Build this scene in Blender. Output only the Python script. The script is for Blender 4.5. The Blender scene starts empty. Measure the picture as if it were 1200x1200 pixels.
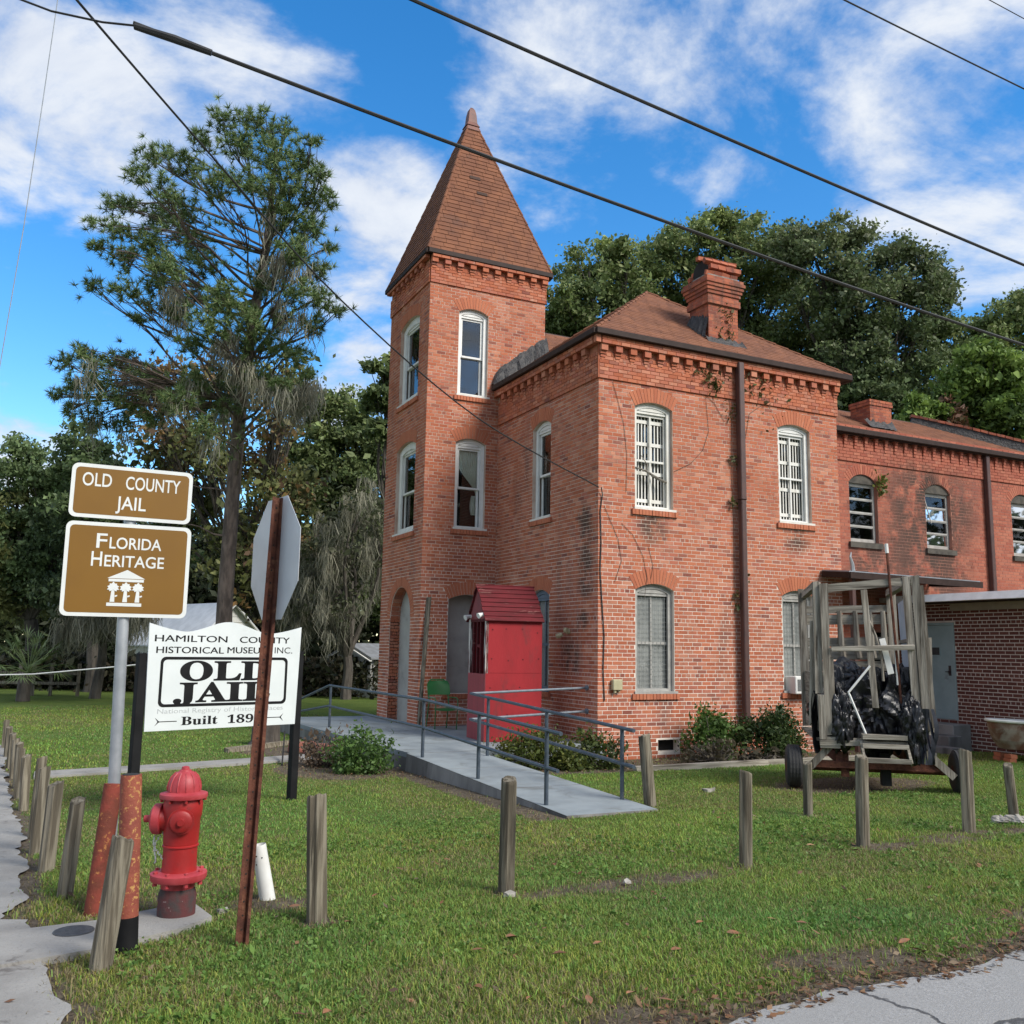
import bpy, bmesh, math, random
import numpy as np
from mathutils import Vector, Matrix

S = bpy.context.scene
COL = S.collection
rng = np.random.default_rng(7)
random.seed(7)
rad = math.radians

# ------------------------------------------------------------------ camera
FPX, PITCH, ROLL, YAW = 1085.07, rad(8.386), rad(0.981), rad(64.035)
CAM = np.array([-8.844, -14.518, 1.952])
_fw = np.array([math.cos(PITCH)*math.cos(YAW), math.cos(PITCH)*math.sin(YAW), math.sin(PITCH)])
_r0 = np.array([math.sin(YAW), -math.cos(YAW), 0.0])
_u0 = np.cross(_r0, _fw)
_rt = _r0*math.cos(ROLL) + _u0*math.sin(ROLL)
_up = -_r0*math.sin(ROLL) + _u0*math.cos(ROLL)
cd = bpy.data.cameras.new('camera')
cam = bpy.data.objects.new('camera', cd)
COL.objects.link(cam)
cam.matrix_world = Matrix(((_rt[0], _up[0], -_fw[0], CAM[0]), (_rt[1], _up[1], -_fw[1], CAM[1]),
                           (_rt[2], _up[2], -_fw[2], CAM[2]), (0, 0, 0, 1)))
cd.sensor_width = 36
cd.sensor_fit = 'HORIZONTAL'
cd.lens = FPX/1200*36
cd.clip_start = 0.1
cd.clip_end = 2000
S.camera = cam

def W(px, py, depth):
    "world point that the photograph shows at (px, py), at a distance measured by eye"
    return CAM + (_fw + _rt*(px-600)/FPX - _up*(py-600)/FPX)*depth

def gz(x, y):
    return -0.0241*y if y < 0 else 0.0

# ------------------------------------------------------------------ world, sun, exposure
SUN_EL, SUN_AZ = rad(40), rad(-62)          # azimuth of the direction TOWARDS the sun, from +X towards +Y
world = bpy.data.worlds.new('World')
S.world = world
world.use_nodes = True
nt = world.node_tree
nt.nodes.clear()
def N(t, kind, **kw):
    n = t.nodes.new(kind)
    for k, v in kw.items():
        if k.startswith('i_'):
            n.inputs[k[2:].replace('_', ' ')].default_value = v
        else:
            setattr(n, k, v)
    return n
def L(t, a, b):
    t.links.new(a, b)
def M(t, op, a, b=None, c=None, clamp=False):
    n = t.nodes.new('ShaderNodeMath'); n.operation = op; n.use_clamp = clamp
    for i, v in enumerate((a, b, c)):
        if v is None: continue
        if isinstance(v, (int, float)): n.inputs[i].default_value = v
        else: t.links.new(v, n.inputs[i])
    return n.outputs[0]
def MIX(t, fac, a, b, blend='MIX'):
    n = t.nodes.new('ShaderNodeMix'); n.data_type = 'RGBA'; n.blend_type = blend
    for k, v in ((0, fac), (6, a), (7, b)):
        if isinstance(v, (int, float)): n.inputs[k].default_value = v
        elif isinstance(v, tuple): n.inputs[k].default_value = v if len(v) == 4 else v+(1,)
        else: t.links.new(v, n.inputs[k])
    return n.outputs[2]
def RANGE(t, v, a, b, c=0.0, d=1.0, smooth=True):
    n = t.nodes.new('ShaderNodeMapRange'); n.interpolation_type = 'SMOOTHSTEP' if smooth else 'LINEAR'
    n.clamp = True
    t.links.new(v, n.inputs[0])
    for i, q in enumerate((a, b, c, d)): n.inputs[i+1].default_value = q
    return n.outputs[0]

sky = N(nt, 'ShaderNodeTexSky', sky_type='NISHITA')
sky.sun_disc = False
sky.sun_elevation = SUN_EL
sky.sun_rotation = math.pi/2 - SUN_AZ
sky.air_density = 1.0; sky.dust_density = 0.3; sky.ozone_density = 2.5
tc = N(nt, 'ShaderNodeTexCoord')
nrm = N(nt, 'ShaderNodeVectorMath', operation='NORMALIZE'); L(nt, tc.outputs['Generated'], nrm.inputs[0])
sx = N(nt, 'ShaderNodeSeparateXYZ'); L(nt, nrm.outputs[0], sx.inputs[0])
zz = M(nt, 'ADD', M(nt, 'MAXIMUM', sx.outputs[2], 0.0), 0.22)
cp = N(nt, 'ShaderNodeCombineXYZ')
L(nt, M(nt, 'DIVIDE', sx.outputs[0], zz), cp.inputs[0]); L(nt, M(nt, 'DIVIDE', sx.outputs[1], zz), cp.inputs[1])
n1 = N(nt, 'ShaderNodeTexNoise', i_Scale=2.6, i_Detail=12.0, i_Roughness=0.60); n1.inputs['Distortion'].default_value = 0.35
L(nt, cp.outputs[0], n1.inputs['Vector'])
n2 = N(nt, 'ShaderNodeTexNoise', i_Scale=8.0, i_Detail=8.0, i_Roughness=0.62)
L(nt, cp.outputs[0], n2.inputs['Vector'])
# cloud banks standing where the photograph shows them
banks = [((20, 90), 0.12, 0.62), ((130, 140), 0.11, 0.56), ((240, 120), 0.12, 0.46), ((340, 150), 0.10, 0.40), ((450, 240), 0.07, 0.62), ((400, 215), 0.06, 0.55), ((475, 305), 0.05, 0.6), ((425, 300), 0.07, 0.6), ((350, 190), 0.07, 0.42), ((430, 440), 0.06, 0.6), ((400, 470), 0.06, 0.6),
         ((10, 530), 0.10, 0.55), ((660, 20), 0.12, 0.40), ((720, 40), 0.11, 0.36), ((780, 90), 0.08, 0.40), ((600, 110), 0.08, 0.36), ((900, 40), 0.12, 0.36), ((1000, 70), 0.15, 0.38),
         ((1140, 90), 0.14, 0.42), ((1140, 210), 0.10, 0.46), ((1060, 200), 0.08, 0.45), ((1190, 290), 0.09, 0.44), ((890, 160), 0.08, 0.40), ((560, 210), 0.07, 0.12), ((60, 230), 0.07, 0.2)]
acc = None
for (bx, by), r_, amp in banks:
    d_ = W(bx, by, 1.0) - CAM; d_ /= np.linalg.norm(d_)
    dt = N(nt, 'ShaderNodeVectorMath', operation='DOT_PRODUCT'); L(nt, nrm.outputs[0], dt.inputs[0]); dt.inputs[1].default_value = tuple(d_)
    v = RANGE(nt, dt.outputs['Value'], math.cos(r_*1.35), math.cos(r_*0.1), 0.0, amp)
    acc = v if acc is None else M(nt, 'MAXIMUM', acc, v)
# elsewhere: thicker cloud cover, added outside the view to whiten the fill light
dv = N(nt, 'ShaderNodeVectorMath', operation='DOT_PRODUCT'); L(nt, nrm.outputs[0], dv.inputs[0])
dv.inputs[1].default_value = tuple(_fw)
else_ = RANGE(nt, dv.outputs['Value'], 0.80, 0.50, 0.0, 0.62)
acc = M(nt, 'MAXIMUM', acc, else_)
dens = M(nt, 'ADD', M(nt, 'MULTIPLY_ADD', n2.outputs[0], 0.75, M(nt, 'MULTIPLY', n1.outputs[0], 1.9)), acc)
cl = RANGE(nt, dens, 1.52, 2.06)
shade = RANGE(nt, n1.outputs[0], 0.38, 0.66)
ccol = MIX(nt, shade, (3.7, 4.1, 4.9), (5.3, 5.5, 5.75))
hs = N(nt, 'ShaderNodeHueSaturation'); hs.inputs['Saturation'].default_value = 1.36; hs.inputs['Value'].default_value = 1.40
L(nt, sky.outputs[0], hs.inputs['Color'])
skyc = MIX(nt, M(nt, 'MULTIPLY', cl, 0.93), hs.outputs[0], ccol)
bg = N(nt, 'ShaderNodeBackground'); bg.inputs['Strength'].default_value = 0.10
L(nt, skyc, bg.inputs['Color'])
wo = N(nt, 'ShaderNodeOutputWorld'); L(nt, bg.outputs[0], wo.inputs['Surface'])

sl = bpy.data.lights.new('sun', 'SUN')
sl.energy = 2.7
sl.angle = rad(24)
sl.color = (1.0, 0.95, 0.87)
so = bpy.data.objects.new('sun', sl); COL.objects.link(so)
sd = Vector((math.cos(SUN_EL)*math.cos(SUN_AZ), math.cos(SUN_EL)*math.sin(SUN_AZ), math.sin(SUN_EL)))
so.rotation_euler = sd.to_track_quat('Z', 'Y').to_euler()
so.location = (0, -30, 30)

S.view_settings.view_transform = 'Standard'
S.view_settings.look = 'None'
S.view_settings.gamma = 1
S.view_settings.use_curve_mapping = False
S.view_settings.exposure = 0.80
S.render.engine = 'CYCLES'
S.cycles.use_denoising = True
S.cycles.max_bounces = 5
S.cycles.diffuse_bounces = 3
S.cycles.transparent_max_bounces = 8

# ------------------------------------------------------------------ objects, parts
ORG = {}
def tag(o, label=None, cat=None, group=None, kind=None):
    if label: o['label'] = label
    if cat: o['category'] = cat
    if group: o['group'] = group
    if kind: o['kind'] = kind
    return o
def thing(name, label, cat, loc=(0, 0, 0), group=None):
    o = bpy.data.objects.new(name, None); COL.objects.link(o)
    o.location = loc; o.empty_display_size = 0.3
    ORG[o] = np.array(loc, float)
    return tag(o, label, cat, group)
def link(name, me, parent=None, mat=None):
    o = bpy.data.objects.new(name, me); COL.objects.link(o)
    if mat is not None and not me.materials: me.materials.append(mat)
    if parent is not None:
        o.parent = parent; ORG[o] = ORG.get(parent, np.zeros(3))
    else:
        ORG[o] = np.zeros(3)
    return o
def mesh_np(name, v, f, mat=None, smooth=False):
    me = bpy.data.meshes.new(name)
    v = np.asarray(v, np.float32); f = np.asarray(f, np.int32)
    n, k = f.shape
    me.vertices.add(len(v)); me.vertices.foreach_set('co', v.ravel())
    me.loops.add(n*k); me.loops.foreach_set('vertex_index', f.ravel())
    me.polygons.add(n); me.polygons.foreach_set('loop_start', np.arange(0, n*k, k, dtype=np.int32))
    me.polygons.foreach_set('use_smooth', np.full(n, bool(smooth)))
    me.update(calc_edges=True)
    if mat is not None: me.materials.append(mat)
    return me
def set_col(me, cols):
    a = me.attributes.new('col', 'FLOAT_COLOR', 'POINT')
    c = np.ones((len(cols), 4), np.float32); c[:, :3] = cols
    a.data.foreach_set('color', c.ravel())

Z = np.array([0, 0, 1.0])
def unit(v):
    v = np.asarray(v, float); return v/np.linalg.norm(v)

class MB:
    def __init__(s): s.v = []; s.f = []
    def add(s, vs, fs):
        b = len(s.v); s.v += [tuple(map(float, q)) for q in vs]; s.f += [tuple(b+i for i in q) for q in fs]; return s
    def obox(s, c, ax, ay, az, hx, hy, hz, jit=0):
        c = np.asarray(c, float); ax, ay, az = map(np.asarray, (ax, ay, az))
        vs = [c+ax*hx*i+ay*hy*j+az*hz*k for i in (-1, 1) for j in (-1, 1) for k in (-1, 1)]
        if jit: vs = [q+rng.normal(0, jit, 3) for q in vs]
        return s.add(vs, [(0, 1, 3, 2), (4, 6, 7, 5), (0, 4, 5, 1), (2, 3, 7, 6), (0, 2, 6, 4), (1, 5, 7, 3)])
    def box(s, x0, x1, y0, y1, z0, z1):
        return s.obox(((x0+x1)/2, (y0+y1)/2, (z0+z1)/2), (1, 0, 0), (0, 1, 0), (0, 0, 1), abs(x1-x0)/2, abs(y1-y0)/2, abs(z1-z0)/2)
    def bar(s, p, q, w, h, up=(0, 0, 1), jit=0):
        p = np.asarray(p, float); q = np.asarray(q, float)
        d = unit(q-p); up = np.asarray(up, float)
        if abs(d@up) > .98: up = np.array([1.0, 0, 0])
        sd_ = unit(np.cross(d, up)); u2 = np.cross(sd_, d)
        return s.obox((p+q)/2, d, sd_, u2, np.linalg.norm(q-p)/2, w/2, h/2, jit)
    def tube(s, pts, r, n=8, cap=True):
        pts = [np.asarray(p, float) for p in pts]; m = len(pts)
        rs = r if hasattr(r, '__len__') else [r]*m
        prev = None; b = len(s.v); vs = []
        for i, p in enumerate(pts):
            d = unit(pts[min(i+1, m-1)]-pts[max(i-1, 0)]+1e-9)
            if prev is None:
                a = np.cross(d, (0, 0, 1.0)) if abs(d[2]) < .95 else np.cross(d, (1.0, 0, 0))
            else: a = prev-d*(prev@d)
            a = unit(a); prev = a; c = np.cross(d, a)
            for k in range(n):
                t = 2*math.pi*k/n; vs.append(p+(a*math.cos(t)+c*math.sin(t))*rs[i])
        fs = [(i*n+k, i*n+(k+1) % n, (i+1)*n+(k+1) % n, (i+1)*n+k) for i in range(m-1) for k in range(n)]
        if cap: fs += [tuple(range(n))[::-1], tuple(range((m-1)*n, m*n))]
        return s.add(vs, fs)
    def lathe(s, prof, c=(0, 0, 0), n=24, ax=None):
        c = np.asarray(c, float); az = unit(ax) if ax is not None else Z
        a = unit(np.cross(az, (0, 0, 1.0)) if abs(az[2]) < .9 else np.cross(az, (0, 1.0, 0))); b_ = np.cross(az, a)
        vs = [c+az*z+(a*math.cos(2*math.pi*k/n)+b_*math.sin(2*math.pi*k/n))*r for r, z in prof for k in range(n)]
        m = len(prof)
        fs = [(i*n+k, i*n+(k+1) % n, (i+1)*n+(k+1) % n, (i+1)*n+k) for i in range(m-1) for k in range(n)]
        fs += [tuple(range(n))[::-1], tuple(range((m-1)*n, m*n))]
        return s.add(vs, fs)
    def prism(s, poly, F, d0, d1):
        "polygon in frame coordinates (a, z), between depths d0 and d1 along the normal"
        n = len(poly)
        vs = [F.pt(a, z, d0) for a, z in poly]+[F.pt(a, z, d1) for a, z in poly]
        fs = [tuple(range(n))[::-1], tuple(range(n, 2*n))]+[(i, (i+1) % n, n+(i+1) % n, n+i) for i in range(n)]
        return s.add(vs, fs)
    def strip(s, A, B, close=False):
        n = len(A); m = n if close else n-1
        return s.add(list(A)+list(B), [(i, (i+1) % n, n+(i+1) % n, n+i) for i in range(m)])
    def build(s, name, mat, parent=None, smooth=False, bevel=0, at=None):
        me = bpy.data.meshes.new(name)
        org = ORG[parent] if parent is not None else (np.array(at) if at is not None else np.zeros(3))
        bm = bmesh.new()
        bv = [bm.verts.new(tuple(np.array(q)-org)) for q in s.v]
        for q in s.f:
            try: bm.faces.new([bv[i] for i in q])
            except ValueError: pass
        bmesh.ops.recalc_face_normals(bm, faces=bm.faces)
        if bevel:
            bmesh.ops.bevel(bm, geom=[e for e in bm.edges if len(e.link_faces) == 2 and e.calc_face_angle(0) > .6], offset=bevel, segments=1, affect='EDGES')
        bm.to_mesh(me); bm.free()
        if smooth:
            me.polygons.foreach_set('use_smooth', np.ones(len(me.polygons), bool))
            me.set_sharp_from_angle(angle=rad(38))
        me.materials.append(mat)
        o = link(name, me, parent)
        if at is not None and parent is None:
            o.location = at; ORG[o] = np.array(at, float)
        return o

class Frame:
    def __init__(s, o, u, n): s.o = np.asarray(o, float); s.u = np.asarray(u, float); s.n = np.asarray(n, float)
    def pt(s, a, z, d=0): return s.o+s.u*a+Z*z+s.n*d
    def box(s, mb, a0, a1, z0, z1, d0, d1):
        return mb.obox(s.pt((a0+a1)/2, (z0+z1)/2, (d0+d1)/2), s.u, s.n, Z, abs(a1-a0)/2, abs(d1-d0)/2, abs(z1-z0)/2)
    def mat(s):
        y = -s.n; x = np.cross(y, Z)
        return Matrix(((x[0], y[0], 0, s.o[0]), (x[1], y[1], 0, s.o[1]), (x[2], y[2], 1, s.o[2]), (0, 0, 0, 1)))

# ------------------------------------------------------------------ materials
def newmat(name):
    m = bpy.data.materials.new(name); m.use_nodes = True
    t = m.node_tree; b = t.nodes['Principled BSDF']
    return m, t, b
def posn(t, stretch=(1, 1, 1)):
    g = N(t, 'ShaderNodeNewGeometry')
    mp = N(t, 'ShaderNodeMapping'); mp.inputs['Scale'].default_value = stretch
    L(t, g.outputs['Position'], mp.inputs['Vector'])
    return mp.outputs[0], g
def noise(t, vec, scale, detail=4.0, rough=0.55, dist=0.0):
    n = N(t, 'ShaderNodeTexNoise'); n.inputs['Scale'].default_value = scale; n.inputs['Detail'].default_value = detail
    n.inputs['Roughness'].default_value = rough; n.inputs['Distortion'].default_value = dist
    L(t, vec, n.inputs['Vector']); return n.outputs[0]
def bump(t, b, h, strength, dist=0.01):
    bp = N(t, 'ShaderNodeBump'); bp.inputs['Strength'].default_value = strength; bp.inputs['Distance'].default_value = dist
    L(t, h, bp.inputs['Height']); L(t, bp.outputs[0], b.inputs['Normal'])
def pmat(name, c1, c2=None, scale=6, rough=.6, bmp=.2, stretch=(1, 1, 1), metal=0, lo=.35, hi=.65, c3=None, scale3=1.2, lo3=.55, hi3=.7, fine=None, rnd=0, bdist=.01, spec=.5):
    m, t, b = newmat(name)
    v, g = posn(t, stretch)
    c2 = c2 or tuple(x*.8 for x in c1)
    n_ = noise(t, v, scale, 6)
    col = MIX(t, RANGE(t, n_, lo, hi), c1, c2)
    if c3:
        n3 = noise(t, v, scale3, 7, .62, .4)
        col = MIX(t, RANGE(t, n3, lo3, hi3), col, c3)
    if rnd:
        oi = N(t, 'ShaderNodeObjectInfo')
        wn = N(t, 'ShaderNodeTexWhiteNoise'); wn.noise_dimensions = '2D'
        cx_ = N(t, 'ShaderNodeCombineXYZ'); L(t, oi.outputs['Random'], cx_.inputs[0]); L(t, g.outputs['Random Per Island'], cx_.inputs[1])
        L(t, cx_.outputs[0], wn.inputs['Vector'])
        f_ = RANGE(t, wn.outputs['Value'], 0, 1, 1-rnd, 1+rnd, False)
        hv = N(t, 'ShaderNodeHueSaturation'); L(t, f_, hv.inputs['Value']); L(t, col, hv.inputs['Color']); col = hv.outputs[0]
    L(t, col, b.inputs['Base Color'])
    b.inputs['Roughness'].default_value = rough; b.inputs['Metallic'].default_value = metal
    b.inputs['Specular IOR Level'].default_value = spec
    if bmp:
        bump(t, b, noise(t, v, fine or scale*4, 5), bmp, bdist)
    return m

def brickmat(name, cols, stain, stain_scale=.9, lo=.55, hi=.75, soot=None, mortar_wash=(.5, .42, .34), wash=.25, low_green=False):
    m, t, b = newmat(name)
    v, g = posn(t)
    oi = N(t, 'ShaderNodeObjectInfo')
    ad = N(t, 'ShaderNodeVectorMath', operation='ADD')
    L(t, oi.outputs['Location'], ad.inputs[0])
    cx_ = N(t, 'ShaderNodeCombineXYZ'); L(t, M(t, 'MULTIPLY', g.outputs['Random Per Island'], 91.7), cx_.inputs[0]); L(t, g.outputs['Random Per Island'], cx_.inputs[1])
    L(t, cx_.outputs[0], ad.inputs[1])
    wn = N(t, 'ShaderNodeTexWhiteNoise'); L(t, ad.outputs[0], wn.inputs['Vector'])
    cr = N(t, 'ShaderNodeValToRGB'); L(t, wn.outputs['Value'], cr.inputs[0])
    el = cr.color_ramp.elements
    el[0].position = 0; el[0].color = cols[0]+(1,); el[1].position = 1; el[1].color = cols[-1]+(1,)
    for i, c in enumerate(cols[1:-1]):
        e = el.new((i+1)/(len(cols)-1)); e.color = c+(1,)
    col = MIX(t, RANGE(t, noise(t, v, 1.1, 5, .6), .40, .62), cr.outputs[0], MIX(t, .40, cr.outputs[0], tuple(c*.82 for c in cols[1])+(1,)))
    # mortar smear and lime wash
    col = MIX(t, M(t, 'MULTIPLY', RANGE(t, noise(t, v, 11, 6, .65), .56, .75), wash), col, mortar_wash+(1,))
    # shaped weathering: runs downwards
    v2, _ = posn(t, (1.6, 1.6, .35))
    st = RANGE(t, noise(t, v2, stain_scale, 7, .68, .2), lo, hi, 0, .8)
    col = MIX(t, st, col, stain+(1,))
    if soot:
        # sooty patches with a place of their own: (centre, radius)
        for c_, r_ in soot:
            dd = N(t, 'ShaderNodeVectorMath', operation='DISTANCE'); L(t, g.outputs['Position'], dd.inputs[0]); dd.inputs[1].default_value = c_
            fk = M(t, 'MULTIPLY', RANGE(t, dd.outputs['Value'], r_, r_*.25), RANGE(t, noise(t, v, 2.6, 8, .7), .34, .54))
            col = MIX(t, M(t, 'MULTIPLY', fk, .85), col, (.055, .04, .032, 1))
    L(t, col, b.inputs['Base Color'])
    b.inputs['Roughness'].default_value = .88; b.inputs['Specular IOR Level'].default_value = .25
    bump(t, b, noise(t, v, 60, 4), .35, .006)
    return m

BRICK = brickmat('red_brick', [(.33, .094, .048), (.42, .132, .068), (.47, .160, .085), (.37, .120, .080), (.52, .225, .14), (.20, .066, .050)], (.15, .075, .062), .7, .52, .78, wash=.38,
                 soot=[((0, .5, 4.45), .35), ((0, .42, 4.1), .4), ((0, .42, 3.6), .4), ((0, .45, 3.15), .4), ((0, .55, 2.5), .3), ((0, 1.0, 1.8), .5), ((1.2, 0, 4.3), .5), ((4.8, 0, 4.35), .5), ((1.0, 4.457, 6.2), .6)])
BRICK_ARCH = brickmat('arch_brick', [(.38, .12, .065), (.46, .16, .085), (.43, .14, .075)], (.2, .09, .07), .8, .6, .85)
BRICK_WING = brickmat('wing_brick', [(.27, .075, .048), (.36, .11, .068), (.40, .145, .09), (.29, .09, .06)], (.17, .07, .06), .8, .5, .75,
                      soot=[((7.5, .6, 3.9), 1.1), ((9.9, .6, 4.0), 1.4), ((8.9, .6, 4.4), 1.6), ((10.3, .6, 5.4), 1.3), ((7.3, .6, 5.2), .6), ((8.9, .6, 5.6), 1.3), ((9.4, .6, 5.9), .7)], wash=.15)
BRICK_DARK = brickmat('dark_brick', [(.105, .038, .030), (.14, .050, .038), (.175, .066, .05), (.12, .045, .037)], (.05, .028, .024), .8, .55, .8, wash=.06)
BRICK_CHIM = brickmat('chimney_brick', [(.31, .085, .046), (.42, .135, .072), (.35, .105, .062), (.22, .065, .045)], (.09, .055, .045), 2.2, .44, .66, wash=.25)
MORTAR, t, b = newmat('lime_mortar')
v, g = posn(t)
sz_ = N(t, 'ShaderNodeSeparateXYZ'); L(t, g.outputs['Position'], sz_.inputs[0])
rp_ = RANGE(t, M(t, 'MULTIPLY_ADD', noise(t, v, .9, 6, .65), 5.0, M(t, 'MULTIPLY', sz_.outputs[2], -1.0)), -3.2, 1.2)     # repointed lower courses are paler
mc_ = MIX(t, rp_, MIX(t, RANGE(t, noise(t, v, 1.6, 6, .6), .40, .64), (.56, .44, .36), (.42, .27, .20)), (.76, .67, .58))
L(t, MIX(t, RANGE(t, noise(t, v, 9, 6, .7), .56, .74), mc_, (.36, .20, .14)), b.inputs['Base Color']); b.inputs['Roughness'].default_value = .95
bump(t, b, noise(t, v, 70, 4), .3)
MORTAR_WING = pmat('stained_mortar', (.36, .16, .11), (.26, .13, .10), 1.6, .95, .3, c3=(.12, .07, .055), scale3=1.1, fine=70)
MORTAR_DARK = pmat('grey_mortar', (.66, .60, .53), (.55, .48, .42), 3, .95, .3, fine=70)
ROOF = pmat('brown_shingle', (.20, .080, .040), (.155, .062, .034), 3, .95, .5, rnd=.09, fine=90, c3=(.10, .055, .042), scale3=1.2, lo3=.58, hi3=.8)
ROOF_BASE = pmat('roof_felt', (.07, .04, .03), None, 5, .95, .2)
GUTTER = pmat('brown_gutter', (.026, .015, .012), (.036, .021, .017), 8, .6, .05, spec=.2)
DOWNP = pmat('brown_pipe', (.085, .040, .032), (.065, .034, .03), 5, .5, .1, c3=(.05, .03, .028))
WHITE = pmat('white_paint', (.68, .67, .62), (.58, .56, .50), 5, .55, .12, stretch=(1, 1, .4), c3=(.36, .32, .27), scale3=4, lo3=.62, hi3=.78)
WHITEC = pmat('clean_white_paint', (.70, .70, .67), (.63, .62, .59), 5, .5, .05)
GREYP = pmat('grey_paint', (.36, .37, .36), (.29, .30, .29), 6, .6, .1, c3=(.5, .5, .48), scale3=5)
CONC = pmat('grey_concrete', (.27, .265, .25), (.21, .205, .19), 2.2, .9, .35, c3=(.20, .19, .17), scale3=1.3, lo3=.55, hi3=.8, fine=50)
RAMPC = pmat('painted_ramp', (.24, .275, .29), (.195, .225, .24), 2.6, .8, .25, c3=(.15, .165, .165), scale3=2.2, lo3=.50, hi3=.72, fine=60)
RAIL2 = pmat('worn_rail_paint', (.17, .20, .23), (.13, .155, .18), 12, .5, .1, c3=(.30, .30, .29), scale3=10, lo3=.6, hi3=.75)
RAMPS = pmat('stained_concrete', (.22, .21, .20), (.12, .115, .11), 2.6, .92, .4, stretch=(1, 1, .3), c3=(.055, .05, .048), scale3=1.8, lo3=.5, hi3=.7, fine=50)
WOODP = pmat('weathered_wood', (.215, .19, .145), (.10, .085, .063), 30, .95, .9, stretch=(1, 1, .06), c3=(.05, .045, .035), scale3=16, lo3=.56, hi3=.70, fine=70, rnd=.22, lo=.40, hi=.60, spec=.15)
WOODG = pmat('grey_barn_wood', (.29, .265, .225), (.16, .14, .115), 26, .95, .9, stretch=(1, 1, .07), c3=(.06, .05, .04), scale3=14, lo3=.55, hi3=.70, fine=60, rnd=.22, lo=.4, hi=.6, spec=.15)
WOODH = pmat('grey_board', (.31, .285, .24), (.19, .17, .14), 26, .95, .8, stretch=(.07, .07, 1), c3=(.07, .06, .05), scale3=14, lo3=.56, hi3=.72, fine=60, rnd=.2, lo=.4, hi=.6, spec=.15)
REDP = pmat('red_paint', (.31, .020, .025), (.25, .017, .021), 2.4, .65, .25, stretch=(1, 1, .35), c3=(.19, .025, .027), scale3=3.5, fine=22, spec=.25)
REDD = pmat('weathered_red', (.115, .014, .018), (.08, .013, .015), 9, .75, .4, spec=.2, stretch=(.3, .3, 2), c3=(.30, .15, .13), scale3=9, lo3=.60, hi3=.75, rnd=.2)
HYDR = pmat('hydrant_red', (.40, .018, .018), (.31, .016, .016), 4, .48, .16, c3=(.24, .028, .026), scale3=9, lo3=.52, hi3=.72, fine=40)
HYDP = pmat('faded_hydrant_red', (.46, .062, .072), (.39, .036, .044), 9, .5, .15, fine=40)
HYDB = pmat('dirty_hydrant_base', (.10, .025, .025), (.05, .04, .038), 12, .8, .3, c3=(.45, .40, .38), scale3=14, lo3=.62, hi3=.68)
RUST = pmat('rust', (.13, .052, .034), (.07, .030, .023), 14, .9, .6, spec=.15, c3=(.21, .10, .06), scale3=9, lo3=.55, hi3=.72, fine=60)
RUSTY = pmat('rusty_yellow_paint', (.26, .065, .035), (.20, .045, .03), 7, .75, .4, c3=(.42, .22, .07), scale3=38, lo3=.56, hi3=.62, fine=60)
RUSTR = pmat('rusty_red_paint', (.25, .055, .038), (.15, .045, .03), 9, .8, .5, c3=(.40, .17, .06), scale3=30, lo3=.58, hi3=.66, fine=50, spec=.2)
GALV = pmat('galvanised', (.42, .44, .46), (.34, .36, .38), 9, .45, .05, metal=.4)
SIGNB = pmat('aluminium_back', (.56, .60, .63), (.49, .525, .555), 3, .45, .03, metal=.25)
SIGNBR = pmat('brown_sign_sheet', (.19, .090, .006), (.175, .082, .006), 2, .45, 0)
SIGNW = pmat('white_sheet', (.66, .68, .66), (.61, .63, .61), 4, .5, 0)
MUSW = pmat('white_board', (.64, .67, .67), (.59, .625, .625), 2.5, .5, .03)
BLACK = pmat('black_paint', (.008, .008, .009), (.013, .013, .014), 5, .7, .1, spec=.15)
GREYT = pmat('faint_grey_letter', (.36, .38, .39), (.45, .47, .47), 20, .6, 0)
RAIL = pmat('blue_grey_rail_paint', (.060, .080, .105), (.042, .056, .074), 10, .42, .1, c3=(.16, .16, .155), scale3=14, lo3=.60, hi3=.70)
GREENM = pmat('green_metal', (.022, .15, .045), (.02, .12, .038), 6, .35, .05)
STEEL = pmat('pale_blue_door_paint', (.30, .40, .41), (.26, .35, .36), 3, .5, .1, c3=(.18, .22, .22), scale3=4, lo3=.6, hi3=.8)
RUBBER = pmat('tyre_rubber', (.018, .018, .019), (.028, .027, .027), 12, .8, .3)
BAG = pmat('black_plastic', (.008, .008, .010), (.013, .013, .016), 7, .34, .35, fine=18, bdist=.03)
BLUEB = pmat('pale_blue_board', (.35, .42, .50), (.29, .36, .45), 5, .6, .1)
TUBR = pmat('rusty_enamel', (.30, .25, .20), (.19, .11, .07), 5, .7, .3, c3=(.14, .055, .03), scale3=4, lo3=.45, hi3=.65)
TAR = pmat('tar_flashing', (.018, .019, .021), (.055, .052, .05), 9, .6, .8, fine=20, bdist=.04)
TAN = pmat('tan_plastic', (.46, .42, .26), (.40, .36, .22), 5, .5, .05)
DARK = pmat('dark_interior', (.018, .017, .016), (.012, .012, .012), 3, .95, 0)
PLAST = pmat('interior_plaster', (.36, .35, .32), (.30, .29, .265), 2, .9, .15, c3=(.24, .23, .21), scale3=2)
CABLE = pmat('black_cable', (.012, .012, .013), (.02, .02, .02), 9, .6, 0)
VINE = pmat('dry_vine', (.10, .065, .045), (.07, .05, .035), 30, .9, 0)
STONE = pmat('pale_stone', (.34, .32, .285), (.22, .205, .18), 8, .9, .5)
LIMESILL = pmat('stained_sill', (.085, .075, .06), (.045, .04, .033), 6, .9, .4)

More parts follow.
